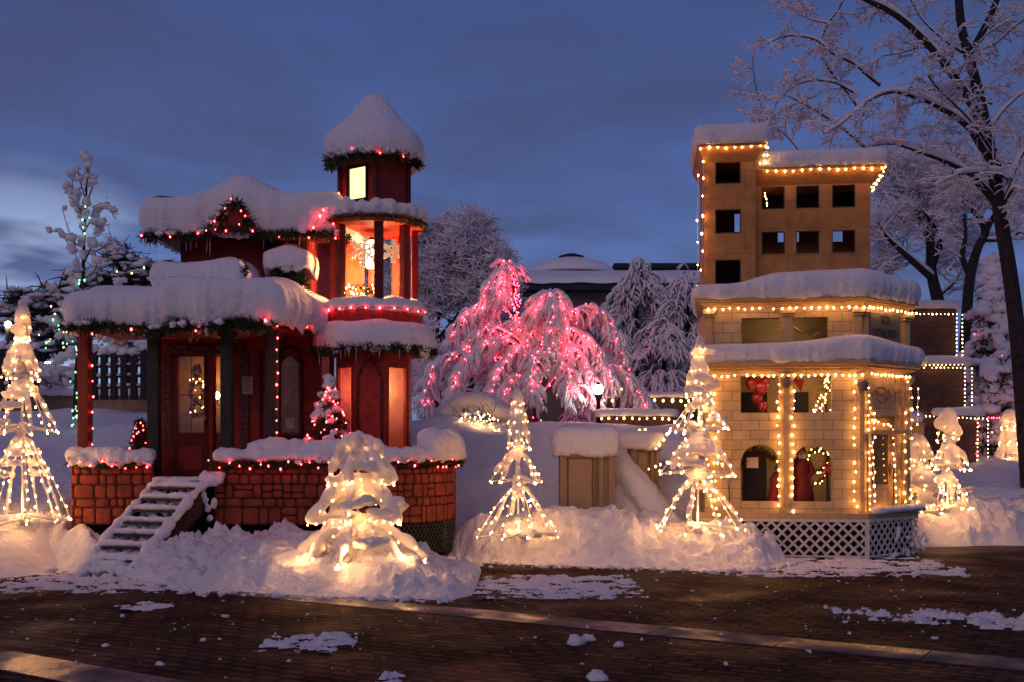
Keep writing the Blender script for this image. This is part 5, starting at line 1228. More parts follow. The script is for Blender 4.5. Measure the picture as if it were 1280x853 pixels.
# ------------------------------------------------------------------ wire frame trees packed with snow and lights
def wire_tree(label, base, H, tiers, seed, bulb_sp=.11, br=.015, lean=(0, 0), snow=1.0, limit=100, rods=9, far=False, glow=0, heavy=0, knob=True, arm_w=0, az=None):
    """tiers: [(z top, z bottom, radius top, radius bottom, how much snow)] as fractions of H / metres"""
    rr = random.Random(seed); o = thing('wire_tree', label, 'lighted tree', base, 0, 'snow-packed wire trees with warm lights')
    fr = MB(); sn = MB(); bp = []
    fr.tube([(0, 0, 0), (lean[0]*.5, 0, H*.5), (lean[0], lean[1], H)], .014, 6); pole = fr.build('pole', WHITEW, o)
    fr = MB(); vs = .015 if not far else .024
    def cx(z): k = z/H; return Vector((lean[0]*k*k, lean[1]*k, 0))
    for (t0, t1, r0, r1, sw) in tiers:
        z0, z1 = t0*H, t1*H; ends = []; a0 = rr.uniform(0, 1)
        for k in range(rods):
            a = (2*math.pi*(k+a0)/rods+rr.uniform(-.12, .12)) if az is None else R(az[k]); R1 = r1*rr.uniform(.8, 1.12); zb_ = z1+rr.uniform(-.03, .03)*H*.5
            P = []
            for i in range(9):
                t = i/8; rad = lerp(r0, R1, t**.85); z = lerp(z0, zb_, t**1.15); P.append(cx(z)+Vector((math.cos(a)*rad, math.sin(a)*rad, z)))
            fr.tube(P, .008, 4); ends.append((a, P)); hub = cx(zb_+.05)+Vector((0, 0, zb_+.05*H/2)); fr.tube([P[-1], hub], .006, 4)
            if arm_w:
                w0 = arm_w*rr.uniform(.8, 1.15); snow_ridge(sn, [P[1]+Vector((0, 0, .04)), P[3]+Vector((0, 0, .07)), P[5]+Vector((0, 0, .07)), P[7]+Vector((0, 0, .04)), P[8]+Vector((0, 0, -.02))], w0, seed+k, 0, 1.25, 1.1, .03, 9)
                snow_ridge(sn, [P[-1], P[-1].lerp(hub, .5)+Vector((0, 0, .02)), hub], w0*.75, seed+k+50, 0, .9, 1, .035, 7)
                for q in resample([P[-1], hub], .10): bp.append(q+Vector((0, -.03, -.035)))
            elif rr.random() < .4: snow_ridge(sn, [P[-1], P[-1].lerp(hub, .5), hub], .026*(1.6 if far else 1), seed+k+50, 0, .9, 1, .04, 6)
            if rr.random() < .45+.5*sw:
                w0 = rr.uniform(.014, .030)*(1+sw*.6)*(2 if far else 1)*.9
                a_, b_ = (0, 8) if rr.random() < .6 else (rr.randint(0, 3), rr.randint(5, 8))
                snow_ridge(sn, [p+Vector((0, 0, w0*.7)) for p in P[a_:b_+1]], w0, seed+k, 0, .9, 1.1, .04, 7)
            Q = resample(P, bulb_sp)
            for q in Q[1:]: bp.append(q+Vector((math.cos(a), math.sin(a), 0))*.02+Vector((rr.uniform(-.035, .035), rr.uniform(-.03, 0), -.02+rr.uniform(-.03, .03))))
            bp.append(P[-1])
        # webs of packed snow between neighbouring rods
        for k in range(rods):
            if rr.random() > sw*.8: continue
            A, B = ends[k][1], ends[(k+1) % rods][1]; i0 = rr.choice((0, 1, 2)); i1 = rr.choice((5, 6, 7)) if sw > .5 else rr.choice((3, 4, 5))
            for i in range(i0, i1):
                for j in range(5):
                    t = j/5; p = A[i].lerp(B[i], t); d = p-cx(p.z); d.z = 0
                    p = p-d*.10*math.sin(t*math.pi); th = (.026+.022*rr.random())*(1 if not far else 1.15)*(.75+.25*H/2.5)
                    sn.blob(p+Vector((0, 0, .01)), (th*1.35, th*1.35, th*1.2), .5, i*7+j+k, 6, 5)
        # fallen snow lying on the collar where the next tier starts
        for k in range(int(7*sw)+2):
            a = rr.uniform(0, 6.28); q = r1*rr.uniform(.0, .35); z = z1+rr.uniform(0, .10)*H*.4; sn.blob(cx(z)+Vector((q*math.cos(a), q*math.sin(a), z)), (.06*rr.uniform(.7, 1.4), .06, .05), .5, k, 7, 5)
    if knob: sn.blob(cx(H)+Vector((0, 0, H-.02)), (.05*(H/2.6)+.01, .05*(H/2.6)+.01, .10*H/2.6), .3, seed, 9, 7)
    for k in range(int(heavy)):
        t = rr.choice(tiers); z = lerp(t[0], t[1], rr.uniform(.5, .95))*H; a = rr.uniform(math.pi*.9, math.pi*2.1); q = lerp(t[2], t[3], .75)
        c = cx(z)+Vector((q*math.cos(a), q*math.sin(a), z+.03))
        for m in range(5): sn.blob(c+Vector((rr.uniform(-.09, .09), rr.uniform(-.04, .04), rr.uniform(-.02, .03))), (.09, .07, .045), .4, m+k*5, 8, 6)
    fr.build('wire_frame', WHITEW, o); sn.build('packed_snow', SNOWT, o, True, mods=remesh(vs, 2))
    add_bulbs(o, bp, WARMT, br, limit)
    if glow:
        for t in (.07, .30, .58):
            ld = bpy.data.lights.new('wire_tree_glow', 'POINT'); ld.energy = glow*(1.5 if t < .2 else .75); ld.energy *= .62; ld.color = (1, .45, .15); ld.shadow_soft_size = .12
            lo = bpy.data.objects.new('wire_tree_glow', ld); C.objects.link(lo); lo.location = Vector(base)+Vector((lean[0]*t*t, -.05, H*t))
    if glow and not far:
        z1 = tiers[-1][1]*H
        for a in (-150, -90, -30):
            ld = bpy.data.lights.new('wire_tree_glow', 'POINT'); ld.energy = glow*.22; ld.color = (1, .45, .15); ld.shadow_soft_size = .06
            lo = bpy.data.objects.new('wire_tree_glow', ld); C.objects.link(lo); lo.location = Vector(base)+Vector((tiers[-1][3]*.95*math.cos(R(a)), tiers[-1][3]*.95*math.sin(R(a)), max(.16, z1+.14)))
    return o
def gp(u, v, Y): p = pt(u, v, Y); return (p.x, p.y, p.z)
# left edge, big, four tiers
wire_tree('tall wire tree at the left edge of the picture, beside the red house', gp(28, 648, 14.6), 2.84, [(.985, .83, .02, .10, .6), (.82, .66, .02, .23, .8), (.65, .40, .02, .42, .5), (.39, -.02, .02, .62, .5)], 3, .135, .013, (.0, 0), rods=9, glow=13, heavy=3)
# front, low and caked
wire_tree('low sagging wire tree caked in snow before the brick parapet', gp(447, 706, 12.7), 1.52, [(.98, .64, .02, .38, .7), (.62, .34, .03, .56, .3), (.34, .05, .03, .72, .6)], 8, .17, .012, (0, 0), rods=7, glow=26, heavy=9, arm_w=.058, az=(4, 176, 262, 48, 132, 330, 212))
# middle
wire_tree('slim wire tree on the bank between the two houses', gp(648, 668, 15.2), 1.98, [(.99, .60, .02, .17, .75), (.58, .36, .02, .38, .6), (.35, -.02, .02, .56, .45)], 12, .135, .012, (-.02, 0), rods=8, glow=10, heavy=3)
# beside the cream store
wire_tree('tall wire tree at the left corner of the cream house', gp(872, 662, 15.0), 2.58, [(1.0, .92, .03, .04, .3), (.89, .70, .03, .17, .95), (.69, .52, .02, .38, .5), (.51, .29, .02, .48, .75), (.28, .0, .02, .68, .4)], 21, .14, .013, (.03, 0), rods=9, glow=13, heavy=6)
# right of the store, far right
wire_tree('wire tree with narrow waist on the bank right of the cream house', gp(1184, 636, 18.4), 1.66, [(.98, .70, .02, .19, .9), (.66, .40, .02, .34, .7), (.36, .0, .02, .44, .4)], 31, .13, .014, (.03, 0), rods=8, far=True, glow=9, heavy=2)
wire_tree('squat wire tree half hidden behind the store door corner', gp(1148, 640, 18.0), 1.24, [(.98, .60, .04, .26, .9), (.58, .30, .04, .36, .8), (.30, .0, .04, .42, .5)], 36, .13, .014, rods=8, far=True, glow=9, heavy=3)
wire_tree('small distant wire tree at the right, below the snowy conifer', gp(1262, 576, 24), 1.02, [(1.0, .66, .02, .18, .9), (.64, .34, .02, .28, .8), (.32, .0, .02, .36, .6)], 41, .10, .014, rods=7, far=True, glow=5)
wire_tree('small distant wire tree cut by the right picture edge', gp(1282, 578, 24.5), .85, [(1.0, .60, .02, .18, .9), (.58, .30, .02, .28, .8), (.30, .0, .02, .34, .6)], 43, .10, .014, rods=7, far=True)
# ------------------------------------------------------------------ bare trees carrying snow
def limb(bm_, sm, pts, r0, r1, snow, n=6, step=None, sf=.62):
    P = smooth_path(pts, 4) if len(pts) > 2 else [Vector(p) for p in pts]
    k = len(P); rad = [lerp(r0, r1, i/(k-1)) for i in range(k)]
    bm_.tube(P, rad, n)
    if snow:
        Q, rr_ = [], []
        for i, p in enumerate(P):
            d = (P[min(i+1, k-1)]-P[max(i-1, 0)]).normalized(); hz = math.sqrt(max(0, 1-d.z*d.z)); w_ = hz**.8
            w_ *= (1+.35*nz(p.x*3, p.y*3, p.z*3))
            Q.append(p+Vector((0, 0, rad[i]*.6*w_+snow*.6*w_))); rr_.append(max(.001, (rad[i]*sf+snow)*w_))
        sm.tube(Q, rr_, max(4, n-1), True, .8)
    return P
def twigs(bm_, sm, P, r, L_, rr, depth, snow, dens, droop=0.0, n=4, up=.25, spread=.9, tmin=.2, flat=1.0):
    tot = sum((b-a).length for a, b in zip(P, P[1:])); cnt = max(1, int(tot*dens))
    for c in range(cnt):
        t = lerp(tmin, 1, (c+rr.random())/cnt); i = min(len(P)-2, int(t*(len(P)-1))); f = t*(len(P)-1)-i
        p = P[i].lerp(P[i+1], f); d = (P[i+1]-P[i]).normalized()
        s = Vector((rr.gauss(0, 1), rr.gauss(0, 1)*flat, rr.gauss(0, .8)+up)); s = (s-d*s.dot(d))
        if s.length < .1: continue
        dir_ = (d*rr.uniform(.25, .8)+s.normalized()*spread).normalized(); l = L_*rr.uniform(.55, 1.2)*(1-.35*t); q = p; pts = [p]; ns = 3 if depth else 2
        for k in range(ns):
            dir_ = (dir_+Vector((rr.gauss(0, .15), rr.gauss(0, .15), rr.gauss(0, .13)+up*.3-droop*(k+1)/ns))).normalized(); q = q+dir_*l/ns; pts.append(q)
        r_ = r*rr.uniform(.6, 1)*(1-.4*t)
        k_ = len(pts); rad = [lerp(r_, r_*.35, j/(k_-1)) for j in range(k_)]
        bm_.tube(pts, rad, n if depth else 3, False)
        if snow:
            ww = []
            Q = []
            for j, pp in enumerate(pts):
                dd = (pts[min(j+1, k_-1)]-pts[max(j-1, 0)]).normalized(); h = max(.25, math.sqrt(max(0, 1-dd.z*dd.z)))
                w_ = (rad[j]*.7+snow*(1 if depth else .8)*rr.uniform(.6, 1.3))*h; ww.append(w_); Q.append(pp+Vector((0, 0, rad[j]*.4+w_*.6)))
            sm.tube(Q, ww, 4 if depth else 3, True)
        if depth: twigs(bm_, sm, pts, r_*.55, L_*.52, rr, depth-1, snow*.85, dens*1.75, droop*1.2, 3, up*.8, spread, .15, flat)

def px_path(pts, Y, dy=None): return [pt(u, v, Y+(dy(i) if dy else 0)) for i, (u, v) in enumerate(pts)]
SNOWTREE = mat('snow_on_twigs', (.80, .78, .82), .9)
# ---- the big tree at the right
o = thing('bare_tree', 'big dark snow-lined bare tree whose limbs arch over the cream house', 'tree', (gx(1280, 20), 20, 1.0), 0, 'snow-covered bare trees')
T0 = o.location.copy(); bb = MB(); ss = MB(); tk = MB(); Y = 20
tr_ = limb(tk, ss, px_path([(1290, 640), (1284, 560), (1279, 500), (1272, 420), (1262, 340), (1252, 280), (1243, 220), (1232, 160), (1220, 105), (1208, 60), (1200, 20), (1197, -40)], Y), .17, .065, .0, 10)
main = [
 ([(1240, 205), (1228, 158), (1212, 125), (1194, 98), (1173, 70), (1139, 34), (1109, 12), (1080, -2), (1050, -25)], .10, .04, .05, -.3),
 ([(1212, 80), (1217, 60), (1226, 44), (1238, 20), (1250, -10), (1262, -40)], .075, .05, .0, .3),
 ([(1243, 222), (1230, 190), (1213, 162), (1196, 147), (1179, 137), (1158, 127), (1139, 120), (1115, 115), (1091, 123), (1066, 143), (1050, 156), (1030, 168)], .075, .010, .05, -.5),
 ([(1250, 262), (1234, 240), (1212, 219), (1194, 207), (1172, 198), (1152, 191), (1118, 180), (1086, 183)], .085, .014, .055, -.2),
 ([(1250, 252), (1262, 225), (1278, 190), (1300, 165)], .06, .04, .05, .2),
 ([(1264, 225), (1240, 216), (1215, 216), (1198, 218)], .04, .02, .06, -.6),
 ([(1255, 215), (1235, 180), (1212, 150), (1190, 128), (1170, 108), (1160, 95)], .022, .012, .018, -.8),
 ([(1082, 186), (1055, 162), (1030, 145), (1010, 133), (985, 120)], .022, .012, .02, -.3),
 ([(1100, 107), (1085, 95), (1068, 80), (1040, 66), (1020, 50), (985, 45), (958, 55)], .03, .010, .028, -.2),
 ([(1070, 118), (1045, 104), (1015, 101), (990, 110), (970, 130), (958, 160)], .022, .008, .025, -.1),
 ([(1080, 145), (1060, 118), (1035, 85), (1025, 60), (1035, 30), (1052, 5), (1060, -30)], .024, .014, .012, .2),
 ([(1000, 190), (985, 172), (968, 158), (955, 140), (945, 110), (940, 70)], .018, .006, .018, .1),
 ([(1020, 120), (1000, 128), (975, 140), (955, 150), (943, 145)], .014, .005, .018, .1),
 ([(1040, 30), (1015, 25), (990, 12), (975, 0)], .014, .006, .018, .1),
 ([(1210, 70), (1180, 50), (1150, 20), (1130, -20)], .03, .015, .02, .4),
 ([(1238, 160), (1252, 140), (1275, 118), (1300, 100)], .035, .02, .03, .3),
 ([(1234, 60), (1250, 50), (1272, 30), (1300, 20)], .025, .015, .02, .2),
 ([(1240, 130), (1220, 120), (1260, 90), (1290, 75)], .02, .01, .02, .5),
 ([(1205, 52), (1185, 62), (1160, 60), (1140, 62)], .014, .007, .018, .0),
 ([(1155, 52), (1140, 62), (1120, 68), (1104, 70)], .014, .007, .018, -.2),
 ([(1120, 118), (1118, 135), (1124, 150), (1118, 165)], .014, .007, .018, -.2),
 ([(1150, 120), (1165, 112), (1185, 118), (1200, 112)], .014, .007, .018, .2),
 ([(1252, 262), (1268, 235), (1285, 250)], .04, .02, .04, -.2)]
rr = random.Random(77)
for pts, r0, r1, sw, dy in main:
    P = limb(bb, ss, px_path(pts, Y, lambda i, d=dy, m=len(pts): d*i/max(1, m-1)*2.2), r0, r1, sw, 7)
    small = r0 < .035
    twigs(bb, ss, P, max(.007, r1*.42), .85 if not small else .6, rr, 2, .020, 4.2 if not small else 6.0, .14, 4, .10, .9, .2 if not small else .08)
for m_ in (bb, ss, tk): m_.v = [(x-T0.x, y-T0.y, z-T0.z) for x, y, z in m_.v]
tk.build('trunk', BARK, o, True); bb.build('crown', BARK, o); ss.build('snow', SNOWTREE, o, True)

def bare_tree(label, base, paths, Ld, dens, snow, seed, r=.12, rt=.012, depth=3, droop=0., up=.3, cat='tree', name='bare_tree', rel=True, group='snow-covered bare trees', flat=1.0, tmin=.25):
    """paths: limbs in pixels at the depth of the base (u, v, depth offset)"""
    o = thing(name, label, cat, base, 0, group); rr = random.Random(seed); tk, bb, ss = MB(), MB(), MB(); Y = base[1]
    for q, (pts, r0, r1) in enumerate(paths):
        P3 = [pt(a[0], a[1], Y+(a[2] if len(a) > 2 else 0)) for a in pts]
        if q == 0: P = limb(tk, ss, P3, r0, r1, snow*.6, 7)
        else: P = limb(bb, ss, P3, r0, r1, snow, 6)
        twigs(bb, ss, P, rt, Ld, rr, depth-1, snow*.6, dens, droop, 4, up, .9, tmin if q else max(tmin, .55), flat)
    b = Vector(base)
    for m_ in (bb, ss, tk): m_.v = [(x-b.x, y-b.y, z-b.z) for x, y, z in m_.v]
    tk.build('trunk', BARK, o, True); bb.build('crown', BARK, o); ss.build('snow', SNOWTREE, o)
    return o
Yb = 31
bare_tree('grey frosted bare tree right of the plywood tower, behind the brick wall', gp(1180, 400, Yb), [
 ([(1180, 420), (1172, 375), (1165, 345), (1163, 310), (1163, 275, .5), (1168, 240, .8), (1175, 215, 1)], .20, .05),
 ([(1168, 350), (1145, 330, -.4), (1125, 312, -.8), (1108, 295, -1), (1098, 278, -1)], .12, .03), ([(1165, 335), (1175, 305), (1185, 280), (1192, 250), (1190, 225)], .10, .03),
 ([(1163, 300), (1150, 278), (1140, 250), (1130, 225), (1125, 205)], .08, .02), ([(1125, 312), (1112, 335), (1104, 350), (1096, 362)], .05, .02), ([(1180, 300), (1150, 260), (1108, 240), (1098, 225)], .05, .02),
 ([(1172, 372), (1195, 350), (1205, 330)], .06, .02)], 1.25, 6.2, .042, 5, depth=3, rt=.022)
bare_tree('second frosted bare tree with leaning trunks beside the big tree', gp(1206, 420, 29), [
 ([(1206, 440), (1208, 400), (1212, 350), (1222, 310), (1232, 290), (1222, 268), (1209, 252), (1200, 225), (1192, 200)], .16, .05),
 ([(1212, 345), (1203, 320), (1207, 295), (1205, 262)], .09, .03), ([(1230, 292), (1246, 265), (1262, 240), (1275, 215)], .09, .03), ([(1225, 300), (1250, 300), (1275, 290), (1290, 270)], .06, .03)], 1.1, 5.5, .046, 9, depth=3, rt=.022)
# frosted trees left of the centre
bare_tree('wide frosted grey tree behind the tower of the red house', gp(545, 520, 34), [
 ([(545, 535), (543, 480), (540, 440), (545, 400), (552, 360), (560, 325), (566, 305)], .24, .05),
 ([(542, 450), (522, 420), (505, 385), (498, 350), (500, 320)], .14, .03), ([(545, 430), (570, 400), (590, 370), (605, 345), (612, 320)], .14, .03),
 ([(545, 400), (530, 370), (527, 335), (532, 305)], .10, .03), ([(560, 400), (590, 410), (612, 400), (625, 380)], .08, .03), ([(530, 440), (500, 440), (480, 430), (465, 400)], .10, .03),
 ([(550, 370), (580, 340), (588, 315), (585, 298)], .08, .02), ([(500, 400), (480, 370), (478, 340)], .07, .02), ([(560, 460), (590, 450), (615, 455)], .07, .02)], 1.5, 7.5, .050, 13, depth=3, rt=.022)
bare_tree('dark-trunked frosted tree between the red house and the pink weeping trees', gp(585, 535, 27), [
 ([(580, 545), (578, 515), (572, 485), (560, 455)], .14, .06), ([(578, 510), (590, 480), (600, 455), (612, 430)], .10, .03), ([(570, 480), (548, 470), (530, 455), (520, 430)], .09, .03), ([(578, 520), (605, 500), (625, 490)], .07, .03), ([(560, 520), (545, 500), (528, 490), (515, 495)], .07, .03)], 1.0, 6.5, .05, 17, depth=3, rt=.018)

# ---- weeping trees: every arm an arch with sprays of frosted twigs hanging from it
def spray(bb, ss, p, d, l, w_, rr, n=4):
    """one frosted twig that starts along d and droops"""
    q = p; pts = [p]; v = d.normalized()
    for k in range(n):
        v = (v*.8+Vector((rr.gauss(0, .16), rr.gauss(0, .16), -.30-.12*k))).normalized(); q = q+v*l/n; pts.append(q)
    bb.tube(pts, [.008]*n+[.003], 3, False)
    ss.tube([a+Vector((0, -w_*.15, w_*.6)) for a in pts], [w_*.6*rr.uniform(.6, 1.2)]+[w_*rr.uniform(.6, 1.35) for _ in range(n-1)]+[w_*.25], 4, True)
    return pts
def weeping(label, base, trunk, arms, seed, Y, nb, w_=.046, dens=36, ln=(.3, .8), bulb_r=.0125):
    o = thing('weeping_tree', label, 'tree', base, 0, 'weeping trees wrapped in red lights'); rr = random.Random(seed); tk, bb, ss = MB(), MB(), MB(); bp = []
    TP = limb(tk, ss, [pt(u, v, Y) for u, v in trunk], .09, .04, 0, 8)
    for p in resample(TP, .06): a = rr.uniform(math.pi, 2*math.pi); bp.append((p+Vector((.09*math.cos(a), .10*math.sin(a), 0)), 0))
    for arm, dy in arms:
        n_ = len(arm); A = limb(bb, ss, [pt(u, v, Y+dy*i/(n_-1)) for i, (u, v) in enumerate(arm)], .035, .012, w_*1.1, 6)
        for q in resample(A, .065): bp.append((q+Vector((rr.gauss(0, .035), -abs(rr.gauss(0, .05))-.05, rr.gauss(-.01, .045))), 0))
        tot = sum((b-a).length for a, b in zip(A, A[1:]))
        for c in range(int(tot*dens)):
            t = .18+.82*math.sqrt(rr.random()); i = min(len(A)-2, int(t*(len(A)-1))); p = A[i].lerp(A[i+1], rr.random()); d = (A[i+1]-A[i]).normalized()
            sp = spray(bb, ss, p, d*.6+Vector((rr.gauss(0, .5), rr.gauss(0, .5), rr.gauss(.15, .2))), rr.uniform(*ln)*(1-.25*t), w_*rr.uniform(.7, 1.2), rr)
            for _ in range(2): k = rr.randint(1, 3); spray(bb, ss, sp[k], (sp[k]-sp[k-1])+Vector((rr.gauss(0, .12), rr.gauss(0, .12), 0)), rr.uniform(.12, .3), w_*.6, rr, 3)
            if rr.random() < .16: bp.append((sp[1]+Vector((0, -w_*1.5, 0)), 1))
    b = Vector(base)
    for m_ in (bb, ss, tk): m_.v = [(x-b.x, y-b.y, z-b.z) for x, y, z in m_.v]
    tk.build('trunk', BARK, o, True); bb.build('crown', BARK, o); ss.build('snow', SNOWF, o, True)
    rr.shuffle(bp); add_bulbs(o, [p-b-Vector((0, .05, 0)) for p, _ in bp[:nb]], REDF, bulb_r, 100)
    for k in range(14):
        p = bp[k*11+3][0]; ld = bpy.data.lights.new('red_string_glow', 'POINT'); ld.energy = 3.6; ld.color = (1, .06, .10); ld.shadow_soft_size = .12; lo = bpy.data.objects.new('red_string_glow', ld); C.objects.link(lo); lo.location = p-Vector((0, .22, 0))
    return o
Yw = 24
weeping('broad weeping tree wrapped in red lights, nearest the centre, thick with snow', gp(672, 540, Yw), [(672, 560), (671, 520), (672, 480), (677, 440), (682, 405)], [
 ([(677, 445), (682, 400), (690, 368), (701, 385), (708, 425), (712, 450)], -.4), ([(677, 445), (680, 400), (684, 370), (672, 386), (662, 425), (654, 462)], -.3), ([(678, 440), (684, 395), (688, 366), (690, 395), (690, 440)], -.8),
 ([(680, 440), (700, 402), (722, 389), (745, 386), (763, 408), (776, 440), (780, 462)], .2), ([(675, 500), (705, 462), (745, 452), (772, 460), (790, 478), (803, 502), (807, 528)], -.5),
 ([(675, 450), (642, 422), (612, 410), (590, 425), (574, 455), (566, 475)], .3), ([(670, 480), (630, 452), (590, 444), (556, 447), (540, 462), (534, 488), (534, 505)], -.4),
 ([(675, 450), (700, 430), (722, 440), (735, 468), (742, 500)], -1.1), ([(672, 460), (652, 436), (632, 450), (616, 478), (606, 508)], -1.0), ([(680, 440), (702, 415), (727, 418), (750, 444), (762, 478)], -.7),
 ([(672, 490), (654, 468), (637, 478), (628, 505)], -1.2), ([(675, 470), (690, 448), (708, 462), (716, 492)], -1.4), ([(672, 455), (640, 430), (605, 432), (580, 455), (566, 492)], -.8), ([(672, 450), (660, 420), (646, 415), (632, 435), (625, 462)], 1.1),
 ([(678, 440), (700, 400), (720, 405), (735, 430), (742, 460)], 1.1), ([(672, 440), (655, 405), (640, 408), (628, 430)], .8), ([(674, 460), (672, 440), (668, 450), (664, 490)], -1.4)], 5, Yw, 620)
weeping('taller weeping tree with red lights behind and left of the broad one', gp(650, 540, 26.5), [(652, 550), (654, 480), (652, 430), (648, 395), (642, 355)], [
 ([(650, 410), (646, 372), (638, 334), (622, 340), (610, 362), (603, 392)], -.4), ([(650, 420), (632, 388), (606, 380), (582, 394), (566, 420)], -.5), ([(650, 440), (622, 408), (594, 408), (574, 430), (562, 452)], .2),
 ([(648, 380), (640, 345), (634, 331), (628, 345), (622, 372)], -.6), ([(650, 400), (635, 372), (615, 368), (597, 385), (588, 410)], .3), ([(648, 395), (642, 352), (634, 345), (632, 370)], .4), ([(650, 440), (640, 420), (615, 425), (600, 445)], -.5)], 9, 26.5, 340, dens=30)
# snow-bowed evergreens right of centre, unlit
def snow_fir(label, u, Yx, vt, Wpx, seed, n, vb=530, name='evergreen_tree', w_=.040):
    b0 = gp(u, vb, Yx); H = zz(vt, Yx)-b0[2]; W = Wpx*Yx/F; o = thing(name, label, 'tree', b0, 0, 'snow-bowed evergreens behind the wall'); rr = random.Random(seed); tk, bb, ss, nd = MB(), MB(), MB(), MB()
    tk.tube([(0, 0, -.8), (0, 0, H*.9)], [.14, .03], 7)
    lobes = [(rr.uniform(0, 6.28), rr.uniform(.05, .9), rr.uniform(.75, 1.25)) for _ in range(26)]
    for i in range(n):
        la, lt, ls = rr.choice(lobes); t = max(.0, min(1, lt+rr.gauss(0, .05))); a = la+rr.gauss(0, .32); rad = W/2*(1-t)**.5*ls*(.75+.5*rr.random()); z = H*t; d = Vector((math.cos(a), math.sin(a), 0))
        p = d*rad*rr.uniform(.25, .75)+Vector((0, 0, z+H*.05)); sp = spray(bb, ss, p, d+Vector((0, 0, .35)), rad*.55+.25, w_*rr.uniform(.7, 1.3), rr, 4)
        for _ in range(3): k = rr.randint(1, 3); spray(bb, ss, sp[k], (sp[k]-sp[k-1])+Vector((rr.gauss(0, .22), rr.gauss(0, .22), .02)), rr.uniform(.2, .45), w_*.65, rr, 3)
        if rr.random() < .5: needles(nd, sp[2]-Vector((0, 0, .12)), .14, 8, rr, .18, .02)
    tk.build('trunk', BARK, o, True); bb.build('crown', BARK, o); nd.build('needles', PINEF, o); ss.build('snow', SNOWF, o, True); return o
snow_fir('tall snow-bowed grey evergreen left of the gap before the plywood tower', 796, 33, 333, 112, 3, 760)
snow_fir('snow-bowed grey evergreen touching the edge of the plywood tower', 860, 31.5, 331, 104, 4, 720)
snow_fir('low snow-bowed evergreen below the two tall grey ones', 830, 29, 405, 116, 6, 520)
snow_fir('small snowy bush behind the lamp post near the pink trees', 728, 27.5, 495, 44, 7, 160, 545, w_=.03)
snow_fir('dark snow-bowed evergreen behind the broad pink weeping tree', 770, 30, 420, 60, 11, 260)

# ---- snow-laden conifers
def conifer(label, base, H, W, seed, layers, m_needle, bulbs=(), snow=1.0, ragged=.25, tuft=.10, snow_m=None, group='snow-laden evergreens', cat='tree'):
    o = thing('pine_tree', label, cat, base, 0, group); rr = random.Random(seed); nd, ss, tk = MB(), MB(), MB(); tk.tube([(0, 0, -.5), (0, 0, H*.95)], [.09*H/4, .02], 7)
    for i in range(layers):
        t = (i+.5)/layers; z = H*(1-t)*1.0+.05; rl = W/2*(t**.8)*rr.uniform(1-ragged, 1+ragged*.5)+.08; nb = max(4, int(5+8*t))
        for k in range(nb):
            a = 2*math.pi*(k+rr.random())/nb; l = rl*rr.uniform(.6, 1.1); d = Vector((math.cos(a), math.sin(a), 0)); ln = 0
            P = [Vector((0, 0, z)), d*l*.5+Vector((0, 0, z-.02*H)), d*l+Vector((0, 0, z-.09*H*rr.uniform(.6, 1.3)))]; P = smooth_path(P, 4); tk.tube(P, .012, 3, False)
            for p in P[2:]:
                needles(nd, p-Vector((0, 0, tuft*.4)), tuft, 12, rr, tuft*1.1, tuft*.13)
                if rr.random() < .60*snow: ss.blob(p+Vector((rr.gauss(0, .03), rr.gauss(0, .03), tuft*.55)), (tuft*rr.uniform(1.0, 1.8), tuft*rr.uniform(1, 1.6), tuft*rr.uniform(.6, 1.0)), .5, rr.random()*40, 8, 6)
    tk.build('trunk', BARK, o, True); nd.build('crown', m_needle, o); ss.build('snow', snow_m or SNOWF, o, True)
    for m_, n_, r_, nm in bulbs:
        bp = []
        for _ in range(n_): t = rr.random()**.7; a = rr.uniform(math.pi, 2*math.pi); q = W/2*t**.8+.05; bp.append(Vector((q*math.cos(a), q*math.sin(a), H*(1-t)*.98+.05)))
        add_bulbs(o, bp, m_, r_, 100)
    return o
b0 = gp(1243, 590, 26.5)
conifer('snow-heaped conifer with small coloured lights behind the stepped brick wall', b0, zz(318, 26.5)-b0[2], 2.4, 3, 15, GREEN, ((REDF, 22, .013, 'r'), (WARMF, 22, .013, 'w')), tuft=.15)
o = conifer('second snow-heaped conifer cut by the right picture edge', gp(1292, 590, 27.5), 3.6, 2.0, 13, 12, GREEN, ((REDF, 8, .014, 'r'),), tuft=.15)
rr = random.Random(9)
